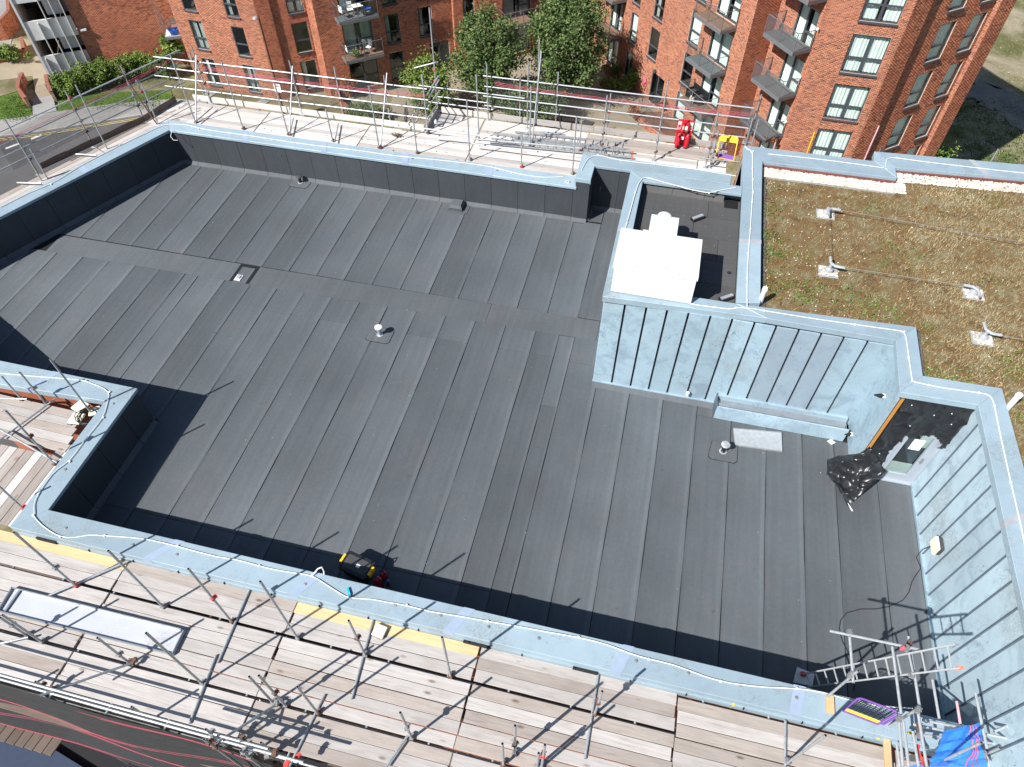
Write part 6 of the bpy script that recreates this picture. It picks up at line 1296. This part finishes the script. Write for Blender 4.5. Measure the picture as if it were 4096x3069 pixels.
# cable rope loop hung on the coping end
c_ = at(3, 480, 1560, 1.42); o = thing('cable_tail', 'tangled grey cable tail tied at the end of the far coping', 'cable', tuple(c_)); MB().tube([c_ + Vector((math.cos(i * .9) * .07, -.05 - .02 * math.sin(i * 2), .06 * math.sin(i * .9) - i * .012)) for i in range(26)], .014, 5).build('strand', M['cable'], o)
c_ = at(1, 1495, 1120, 1.40); tag(MB().tube([c_, c_ + Vector((.03, -.15, .02)), c_ + Vector((.02, -.28, -.10)), c_ + Vector((.12, -.33, -.2)), c_ + Vector((.25, -.28, -.22))], .010, 6).build('strip_tail', M['cable']), 'short white strip end hooked over the far left coping corner', 'cable')
c_ = at(10, 560, 1610, 1.40); tag(MB().tube([at(10, 490, 1650, 1.40), at(10, 535, 1595, 1.52), at(10, 568, 1582, 1.56), at(10, 585, 1615, 1.48), at(10, 588, 1645, 1.36)], .016, 6).build('strip_loop', M['cable']), 'short loop of grey strip arching over the near coping beside the storage box', 'cable')
# poles beyond the upper coping
for (b0, t0, k, l) in (((4, 830, 1385), (4, 960, 1085), 'pink', 'bare grey scaffold tube standing beyond the far coping in front of the brick tower'), ((4, 338, 1320), (4, 405, 1135), 'yellow', 'yellow and pink painted tube standing beyond the far coping'), ((4, 958, 1315), (4, 978, 1280), 'galv', 'short tube end peeping over the far coping at its notch'), ((4, 1902, 1418), (4, 1990, 1285), 'galv', 'grey tube standing beyond the far coping in front of the waste ground'), ((4, 40, 1285), (4, 68, 1225), 'pink', 'pale pink tube end beyond the far coping corner')):
    Y = 21.6 if b0[1] < 900 else 22.3; a_ = onplane(*b0, (-20, Y), (20, Y)); q = onplane(*t0, (-20, Y), (20, Y)); o = thing('scaffold_tube', l, 'tube', tuple(a_)); tube(o, 'tube', (q.x, q.y, -14.5), q, k, .0242)
# ================================================================== PLANTING
def tree(label, c, rad, ncl, per, leaf, size, spread, trunk_r=.12, group=None):
    c = Vector(c); o = thing('tree', label, 'tree', (c.x, c.y, G), group)
    mb = MB(); mb.tube([(c.x, c.y, G), (c.x + .1, c.y, (G + c.z) / 2), (c.x, c.y, c.z), (c.x, c.y, c.z + rad[2] * .7)], [trunk_r, trunk_r * .8, trunk_r * .6, .03], 8)
    for i in range(12):
        a_ = i * 2.4; z0 = c.z - rad[2] * .6 + i * rad[2] * .1; mb.tube([(c.x, c.y, z0), (c.x + math.cos(a_) * rad[0] * .5, c.y + math.sin(a_) * rad[1] * .5, z0 + rad[2] * .3), (c.x + math.cos(a_) * rad[0] * .85, c.y + math.sin(a_) * rad[1] * .85, z0 + rad[2] * .45)], [trunk_r * .4, trunk_r * .25, .015], 5)
    mb.build('trunk', M['bark'], o)
    p = clumps(c, rad, ncl, per, spread, .35); leaves('crown', p, size, M[leaf], o, .35)
    return o
c_ = at(2, 1490, 730, -12.3); tree('small light green tree in front of the glazed entrance of the left apartment building', c_, (2.0, 1.8, 2.0), 110, 60, 'leaf2', .10, .26, .08)
c_ = at(2, 2000, 480, -10.2); tree('broad green tree in the courtyard, left of the pair', c_, (2.55, 2.6, 3.2), 150, 150, 'leaf', .105, .34, .14)
c_ = at(3, 490, 330, -9.6); tree('darkest tall tree in the courtyard, right of the pair', c_, (2.85, 2.8, 3.9), 190, 160, 'leaf', .105, .36, .15)
c_ = at(3, 190, 880, -12.9); tree('low spreading tree behind the middle of the far scaffold rails', c_, (2.6, 1.8, 1.4), 130, 80, 'leaf', .10, .28, .1)
def bush(label, c, rad, n, per, leaf, size=.09, spread=.14, name='shrub', cat='shrub', group=None):
    c = Vector(c); o = thing(name, label, cat, (c.x, c.y, c.z - rad[2]), group); p = clumps(c, rad, n, per, spread, .25); p[:, 2] = np.maximum(p[:, 2], c.z - rad[2]); leaves('foliage', p, size, M[leaf], o, .5)
    mb = MB(); [mb.tube([(c.x, c.y, c.z - rad[2]), (c.x + math.cos(i) * rad[0] * .5, c.y + math.sin(i) * rad[1] * .5, c.z + rad[2] * .4)], [.03, .01], 5) for i in range(6)]; mb.build('stem', M['bark'], o); return o
# hedge along the dark brick block
hs = [(620, 700), (720, 665), (830, 640), (930, 605), (1030, 590), (1130, 570), (1210, 550)]
ho = thing('hedge', 'clipped green hedge along the foot of the dark red brick block', 'hedge', tuple(at(1, 900, 640, G))); P_ = []
for x, y in hs: P_.append(clumps(at(1, x, y, -13.7), (1.0, .9, .95), 40, 60, .17, .3))
leaves('foliage', np.concatenate(P_), .085, M['hedge'], ho, .6); MB().tube([tuple(at(1, hs[0][0], hs[0][1] + 60, -14.6)), tuple(at(1, hs[-1][0], hs[-1][1] + 60, -14.6))], .12, 6).build('stem', M['bark'], ho)
bush('rounded green shrub at the end of the hedge beside the brick steps wall', at(1, 545, 740, -13.9), (1.0, .9, .8), 40, 60, 'hedge')
bush('green shrub below the small steel balcony', at(1, 1400, 545, -13.6), (1.1, 1.0, 1.1), 45, 60, 'hedge')
bush('green shrub in the raised brick planter on the far left', at(1, 75, 455, -13.8), (2.0, .8, .5), 50, 60, 'hedge')
bush('spiky palm like plant under the small steel balcony', at(1, 1480, 375, -13.0), (.7, .7, .6), 25, 40, 'leaf2', .22, .2)
bush('green hedge inside the curved brick planter', at(2, 950, 965, -14.1), (2.0, .9, .55), 60, 70, 'leaf')
bush('copper leaved climber beside the balcony doors of the left building', at(2, 800, 750, -13.9), (.7, .5, .9), 30, 30, 'redleaf')
bush('copper leaved shrub by the ramp railing', at(3, 1055, 945, -13.8), (.5, .5, .5), 14, 28, 'redleaf')
bush('copper leaved sprig in front of the right entrance door', at(3, 1320, 880, -13.6), (.3, .3, .5), 10, 24, 'redleaf')
bush('bright green bush on the terrace of the right building', at(3, 1055, 665, -13.7), (.65, .65, .7), 26, 40, 'leaf2', .12)
bush('low shrub along the edge of the courtyard terrace', at(3, 900, 725, -14.0), (1.3, .8, .5), 34, 34, 'leaf2', .1)
bush('small plant in pot near the terrace doors', at(3, 900, 600, -14.0), (.4, .4, .4), 12, 30, 'leaf2', .1)
bush('thin leaved tree top behind the right hand coping', at(4, 1350, 1290, -13.5), (1.3, 1.2, 1.2), 30, 26, 'hedge', .11, .25)
bush('small leafy tree top at the foot of the brick tower corner', at(4, 1500, 1330, -14.2), (.8, .8, 1.0), 24, 26, 'hedge', .11, .2)
c_ = at(4, 1850, 1300, -17.5); tag(leaves('rough_grass', np.concatenate([np.repeat(np.array([tuple(at(4, random.uniform(1500, 2400), random.uniform(850, 1500), -17.55)) for _ in range(420)]), 22, 0) + RNG.normal(size=(420 * 22, 3)) * np.array([.3, .3, .04])]), .07, M['grass'], upbias=.4), kind='stuff')
pts = np.array([tuple(at(1, *random.choice([(random.uniform(0, 270), random.uniform(830, 1040)), (random.uniform(520, 1500), random.uniform(830, 930))]), G + .15)) for _ in range(260)]); tag(leaves('verge_grass', np.repeat(pts, 20, 0) + RNG.normal(size=(260 * 20, 3)) * np.array([.25, .25, .03]), .05, M['grass'], upbias=.4), kind='stuff')
tag(stones('rubble', np.array([tuple(at(4, random.uniform(1750, 2500), random.uniform(-100, 1000), -17.55)) for _ in range(500)]), .05, M['straw']), kind='stuff')
# ================================================================== GARDEN WALLS, RAILS, LAMP, STREET THINGS
def lowwall(label, pts, h, w_=.22, coped='capbrick', z0=G):
    o = thing('garden_wall', label, 'wall', (*pts[0], z0))
    for i in range(len(pts) - 1):
        a_, b_ = Vector(pts[i]), Vector(pts[i + 1]); d = (b_ - a_); L = d.length; d.normalize(); n = Vector((-d.y, d.x)); U3 = Vector((*d, 0)); V3 = Vector((*n, 0)); base = Vector((*a_, z0))
        MB().obox(base, U3, V3, Z, 0, L, 0, w_ - .01, 0, h - .012).build('core', M['mortar'], o)
        mb = MB(); nr = int(h / .075)
        for r in range(nr):
            x = -(.11 if r % 2 else 0)
            while x < L:
                x0, x1 = max(0, x + .005), min(L, x + .218)
                if x1 - x0 > .03: mb.obox(base, U3, V3, Z, x0, x1, -.006, w_ - .004, r * .075 + .005, r * .075 + .07)
                x += .225
        bw = mb.build('brickwork', M['brick'], o); bw['kind'] = 'stuff'
        MB().obox(base, U3, V3, Z, -.02, L + .02, -.03, w_ + .03, h, h + .06).build('capping', M[coped], o)
    return o
lowwall('raised brick planter wall on the far left beside the path', [A(1, -200, 600), A(1, 255, 500), A(1, 230, 395)], .75)
lowwall('tall red brick yard wall in the top left corner', [A(1, -300, 400), A(1, 80, 345), A(1, 165, 250), A(1, 150, 90)], 1.6)
lowwall('brick step wall on the left of the entrance slabs', [A(1, 280, 935), A(1, 215, 850), A(1, 225, 780), A(1, 250, 720)], .9); lowwall('brick step wall on the right of the entrance slabs', [A(1, 500, 880), A(1, 465, 800), A(1, 455, 735)], .9)
lowwall('curved brick retaining wall of the planter in front of the left building', [A(2, 690, 850), A(2, 745, 960), A(2, 830, 1025), A(2, 960, 1050), A(2, 1110, 1075), A(2, 1140, 1000)], .7)
lowwall('low brick wall at the foot of the ramp near the right building', [A(3, 1050, 1010), A(3, 1130, 1110), A(3, 1330, 1245)], .5)
def railing(label, pts, z0, h=1.05, sp=.12):
    o = thing('railing', label, 'railing', (*pts[0], z0)); 
    for i in range(len(pts) - 1):
        a_, b_ = Vector((*pts[i], z0)), Vector((*pts[i + 1], z0)); L = (b_ - a_).length
        for z in (.1, h): MB().tube([a_ + Z * z, b_ + Z * z], .022, 6).build('rail', M['frame'], o)
        k = int(L / sp)
        for j in range(k + 1): p = a_.lerp(b_, j / max(1, k)); MB().tube([p + Z * (0 if j % 8 == 0 else .1), p + Z * h], .018 if j % 8 == 0 else .008, 5).build('bar', M['frame'], o)
    return o
railing('dark bar railing beside the ramp of the right building', [A(3, 1110, 985), A(3, 1260, 920), A(3, 1420, 1000)], G + .4)
railing('dark sloping railing in front of the reddish ramp deck', [A(3, 1075, 1030), A(3, 1210, 1140), A(3, 1330, 1230)], G + .45)
railing('dark railing beside the curved brick planter', [A(2, 1180, 1080), A(2, 1290, 1095), A(2, 1310, 975)], G)
railing('dark gate railing between the brick blocks under the small balcony', [A(1, 1530, 590), A(1, 1645, 600)], G, 1.4)
railing('grey bar railing around the lowest balcony terrace of the brick tower', [(4.9, 47.5), (6.5, 45.3), (7.5, 46.1)], -12.2, 1.1)
railing('hand rails of the brick entrance steps on the left', [A(1, 240, 790), A(1, 290, 880)], G + .5)
# street lamp
lb_ = at(1, 1960, 1960, G); q = onplane(2, 240, 960, (-40, 45.6), (20, 45.6)); base = Vector((q.x, q.y)); 
hd_ = None
for z in [G + 5 + .02 * i for i in range(400)]:
    px, py = project((base.x, base.y, z))
    if py <= 75: hd_ = z; break
hd_ = hd_ or -7.5
o = thing('street_lamp', 'slim black street lamp with pale grey head beside the left apartment building', 'lamp post', (base.x, base.y, G)); MB().tube([(base.x, base.y, G), (base.x, base.y, G + 1.4)], .085, 10).build('base', M['black'], o); MB().tube([(base.x, base.y, G + 1.4), (base.x, base.y, hd_)], [.055, .045], 10).build('column', M['black'], o)
hc = Vector((base.x - .22, base.y - .12, hd_)); vs_ = MB(); vs_.lathe(hc, [(.02, -.04), (.15, -.03), (.2, .02), (.17, .10), (.05, .14)], 14); hl = vs_.build('lamp_head', M['galv_bright'], o)
s_ = onplane(2, 185, 765, (-40, base.y - .1), (20, base.y - .1)); MB().box(s_.x - .28, s_.x + .28, base.y - .1, base.y - .07, s_.z - .3, s_.z + .35).build('notice_plate', M['paper'], o)
for i, (x0, x1, dz) in enumerate(((-.2, -.14, .18), (-.08, -.0, .18), (.05, .13, .18), (-.24, .24, -.02), (-.2, .2, .28))): MB().box(s_.x + x0, s_.x + x1, base.y - .104, base.y - .1005, s_.z + dz - (.04 if i < 3 else .008), s_.z + dz + (.04 if i < 3 else .008)).build('printed_mark', M['darkgrey'], o)
# manholes and slabs
for n_, x, y, l in ((2, 55, 885, 'square grey slab cover in the ground beside the left building'), (1, 1800, 820, 'grey slab cover behind the far scaffold corner'), (3, 650, 1065, 'dark grate in the courtyard paving')):
    p = at(n_, x, y, G + .12); tag(MB().prism([(p.x - .5, p.y - .3), (p.x + .3, p.y - .45), (p.x + .5, p.y + .3), (p.x - .3, p.y + .45)], G + .06, G + .15).build('cover_slab', M['pave'] if n_ < 3 else M['darkgrey']), l, 'cover')
# cycle stand
p0, p1 = at(3, 775, 1130, G + .05), at(3, 830, 1130, G + .05); o = thing('cycle_stand', 'bent steel cycle stand on the courtyard paving', 'stand', tuple(p0)); MB().tube([p0, p0 + Z * .7, p0.lerp(p1, .2) + Z * .85, p0.lerp(p1, .8) + Z * .85, p1 + Z * .7, p1], .03, 8).build('hoop', M['galv'], o)
# ================================================================== BALCONY THINGS
def bal_pt(fr, u_, o_, z): a, u, n, L = fr; return a + u * u_ + n * o_ + Vector((0, 0, z))
FL = (Vector((-26.85, 49.53, 0)), (Vector((-18.45, 56.57, 0)) - Vector((-26.85, 49.53, 0))).normalized(), None, 0); FL = (FL[0], FL[1], Vector((FL[1].y, -FL[1].x, 0)), 0)
def chair(label, p, ang, m_seat, m_leg='framegrey', arms=False):
    o = thing('chair', label, 'chair', tuple(p)); r_ = Matrix.Rotation(ang, 3, 'Z'); T = lambda x, y, z: Vector(p) + r_ @ Vector((x, y, z)); u_, v_ = r_ @ Vector((1, 0, 0)), r_ @ Vector((0, 1, 0))
    st = MB(); [st.obox(p, u_, v_, Z, -.21, .21, -.2 + i * .105, -.11 + i * .105, .43, .455) for i in range(4)]; st.build('seat', M[m_seat], o)
    bk = MB(); [bk.obox(T(0, .22, .5 + i * .11), u_, v_, Z, -.21, .21, 0, .02, 0, .085) for i in range(4)]; bk.build('backrest', M[m_seat], o)
    for sx in (-.2, .2):
        for y0, y1 in ((-.2, .2), (.2, -.2)): MB().tube([T(sx, y0, 0), T(sx, y1, .45 if not arms else .45), T(sx, y1 + (.03 if y1 > 0 else 0), .95 if y1 > 0 else .45)], .013, 5).build('leg', M[m_leg], o)
        if arms: MB().tube([T(sx, -.2, .45), T(sx, -.2, .66), T(sx, .22, .66)], .016, 5).build('arm', M[m_leg], o)
z1 = SILL(2) - .055; z2 = SILL(3) - .055
chair('pale slatted folding chair at the left end of the upper left balcony', bal_pt(FL, D0 + .15, .55, z1), 2.6, 'paper'); chair('pale slatted folding chair behind the table on the upper left balcony', bal_pt(FL, D0 + .75, .35, z1), .6, 'paper')
tb = bal_pt(FL, D0 + 1.25, .6, z1); o = thing('table', 'pale slatted folding table on the upper left balcony', 'table', tuple(tb)); st = MB(); [st.obox(tb, FL[1], FL[2], Z, -.38, .38, -.36 + i * .12, -.26 + i * .12, .72, .745) for i in range(6)]; st.build('table_top', M['paper'], o)
for sx in (-.3, .3): MB().tube([tb + FL[1] * sx + FL[2] * -.3, tb + FL[1] * sx + FL[2] * .3 + Z * .72], .014, 5).build('leg', M['framegrey'], o); MB().tube([tb + FL[1] * sx + FL[2] * .3, tb + FL[1] * sx + FL[2] * -.3 + Z * .72], .014, 5).build('leg', M['framegrey'], o)
cx_ = bal_pt(FL, D0 + 1.95, .72, z1); o = thing('cool_box', 'dark blue storage crate at the right end of the upper left balcony', 'crate', tuple(cx_)); MB().obox(cx_, FL[1], FL[2], Z, -.26, .26, -.2, .2, .01, .44).build('body', M['frame'], o); MB().obox(cx_, FL[1], FL[2], Z, -.28, .28, -.22, .22, .44, .48).build('lid', M['blue'], o); MB().obox(cx_, FL[1], FL[2], Z, -.12, .12, .2, .206, .26, .30).build('handle', M['paper'], o)
chair('grey striped armchair at the left of the lower left balcony', bal_pt(FL, D0 + .1, .6, z2), 2.3, 'curtain', 'frame', True); chair('armchair draped with a white towel on the lower left balcony', bal_pt(FL, D0 + 1.7, .5, z2), -.2, 'paper', 'frame', True)
tb = bal_pt(FL, D0 + 1.0, .6, z2); o = thing('low_table', 'low dark table with red cup on the lower left balcony', 'table', tuple(tb)); MB().lathe(tb + Z * .42, [(.26, 0), (.26, .03)], 14).build('table_top', M['black'], o); MB().lathe(tb, [(.16, 0), (.03, .03), (.03, .42)], 10).build('pedestal', M['black'], o); tag(MB().lathe(tb + Z * .452, [(.05, 0), (.06, .12), (.05, .125)], 10).build('cup', M['redcord']), 'red cup on the low dark balcony table', 'cup')
bush('small spiky plant in a pot beside the striped armchair on the lower left balcony', bal_pt(FL, D0 + .55, .75, z2 + .38), (.22, .22, .25), 10, 14, 'leaf2', .1, .08)
# right building, lowest glass balcony: two dark armchairs and a dog
um1 = um(1.45); z3 = SILL(3) - .095; FM = FRM
for i, (uo, l) in enumerate(((.45, 'black wicker armchair at the left of the dog balcony'), (1.35, 'black wicker armchair beside the open doors of the dog balcony'))):
    p = bal_pt(FM, um1 + uo, .40, z3); o = thing('armchair', l, 'armchair', tuple(p)); u_, v_ = FM[1], FM[2]
    MB().obox(p, u_, v_, Z, -.33, .33, -.3, .32, .0, .38).build('base', M['black'], o); MB().obox(p, u_, v_, Z, -.36, .36, -.38, -.28, .0, .85).build('backrest', M['black'], o)
    for s0, s1 in ((-.38, -.28), (.28, .38)): MB().obox(p, u_, v_, Z, s0, s1, -.28, .33, .0, .6).build('arm', M['black'], o)
    MB().obox(p, u_, v_, Z, -.27, .27, -.27, .3, .38, .46).build('cushion', M['darkgrey'], o)
def dog(p, u_, label):
    o = thing('dog', label, 'dog', tuple(p)); p = Vector(p); v_ = Vector((-u_.y, u_.x, 0)); T = lambda x, y, z: p + u_ * x + v_ * y + Z * z
    J = [(-.16, 0, .30, .105), (-.05, 0, .30, .10), (.08, 0, .31, .115), (.17, 0, .37, .085), (.24, 0, .45, .085), (.30, 0, .435, .05), (.345, 0, .42, .028), (-.23, 0, .38, .05), (-.25, 0, .47, .05), (-.18, 0, .49, .035)]
    E_ = [(0, 1), (1, 2), (2, 3), (3, 4), (4, 5), (5, 6), (0, 7), (7, 8), (8, 9)]
    for sx in (-1, 1):
        i = len(J); J += [(-.17, .065 * sx, .22, .06), (-.14, .07 * sx, .16, .038), (-.20, .07 * sx, .10, .028), (-.185, .07 * sx, .03, .026), (-.155, .07 * sx, .02, .026)]; E_ += [(0, i), (i, i + 1), (i + 1, i + 2), (i + 2, i + 3), (i + 3, i + 4)]
        i = len(J); J += [(.10, .06 * sx, .22, .055), (.105, .065 * sx, .12, .032), (.10, .065 * sx, .03, .027), (.13, .065 * sx, .02, .026)]; E_ += [(2, i), (i, i + 1), (i + 1, i + 2), (i + 2, i + 3)]
        i = len(J); J += [(.225, .05 * sx, .51, .028), (.215, .06 * sx, .565, .012)]; E_ += [(4, i), (i, i + 1)]
    me = bpy.data.meshes.new('body'); me.from_pydata([tuple(T(*j[:3])) for j in J], E_, []); me.materials.append(M['fur']); b_ = put('body', me, o)
    b_.modifiers.new('skin', 'SKIN'); sk = me.skin_vertices[0].data if me.skin_vertices else None
    if sk:
        for i, j in enumerate(J): sk[i].radius = (j[3], j[3]); sk[i].use_root = (i == 1)
    sb = b_.modifiers.new('smooth', 'SUBSURF'); sb.levels = 2; sb.render_levels = 2
    MB().lathe(T(.362, 0, .415), [(.004, -.012), (.014, 0), (.004, .012)], 8).build('nose', M['black'], o)
    for s_ in (-1, 1): MB().lathe(T(.295, .035 * s_, .47), [(.003, -.009), (.010, 0), (.003, .009)], 8).build('eye', M['black'], o)
    fur = RNG.normal(size=(500, 3)) * np.array([.10, .055, .06]); ctr = np.array(T(-.02, 0, .33)); w3 = fur[:, :1] * np.array(u_)[None] + fur[:, 1:2] * np.array(v_)[None] + fur[:, 2:3] * np.array([0, 0, 1.])
    leaves('coat', w3 * 1.05 + ctr, .03, M['fur'], o, .3); return o
dog(bal_pt(FM, um1 + 1.15, .98, z3 + .005), (FM[1] * .95 + FM[2] * .3).normalized(), 'fluffy cream dog standing on the lowest glass balcony of the right building')
bush('planter of red and yellow flowers on the lowest terrace of the brick tower', (6.9, 45.75, -11.2), (.35, .2, .22), 10, 20, 'redleaf', .07, .07)
def flat_text(txt, x, y, z, size, m, parent):
    cu = bpy.data.curves.new('lettering', 'FONT'); cu.body = txt; cu.size = size; cu.extrude = .002; cu.align_x = 'CENTER'
    to = bpy.data.objects.new('lettering', cu); COL.objects.link(to); dg = bpy.context.evaluated_depsgraph_get(); me = bpy.data.meshes.new_from_object(to.evaluated_get(dg)); bpy.data.objects.remove(to)
    me.materials.clear(); me.materials.append(M[m]); return put('lettering', me, parent, Matrix.Translation((x, y, z)) @ Matrix.Rotation(math.radians(90), 4, 'X'))
fp = [o for o in COL.objects if o.name == 'fire_point'][0]
flat_text('Fire', b0x_, YF - .0115, fpz(.66), .05, 'paper', fp)
# ================================================================== groups for repeated things
GROUPS = dict(tree='trees in the courtyard', shrub='shrubs and plants around the apartment buildings', roof_vent='vents on the felt roof', work_lamp='square cream lamps', fire_extinguisher='red fire extinguishers', line_anchor='anchors of the roof wire line', conductor_strip='white conductor strips on the copings', scaffold='scaffolds around the roof', debris_net='debris nets on the scaffolds', ladder='ladders on the scaffolds', ladder_gate='ladder gates', chair='chairs on the left balconies', armchair='black armchairs on the dog balcony', garden_wall='low brick garden walls', railing='dark bar railings', flue_pipe='white flue terminals', support_block='rubber support blocks in the plant enclosure', scaffold_tube='tube ends beyond the far coping', cable_stub='taped cable stubs on the zinc return wall', apartment_building='brick apartment buildings', cover_slab='covers in the ground')
for o in list(COL.objects):
    k = o.name.split('.')[0]
    if o.parent is None and k in GROUPS and 'group' not in o.keys() and 'label' in o.keys(): o['group'] = GROUPS[k]
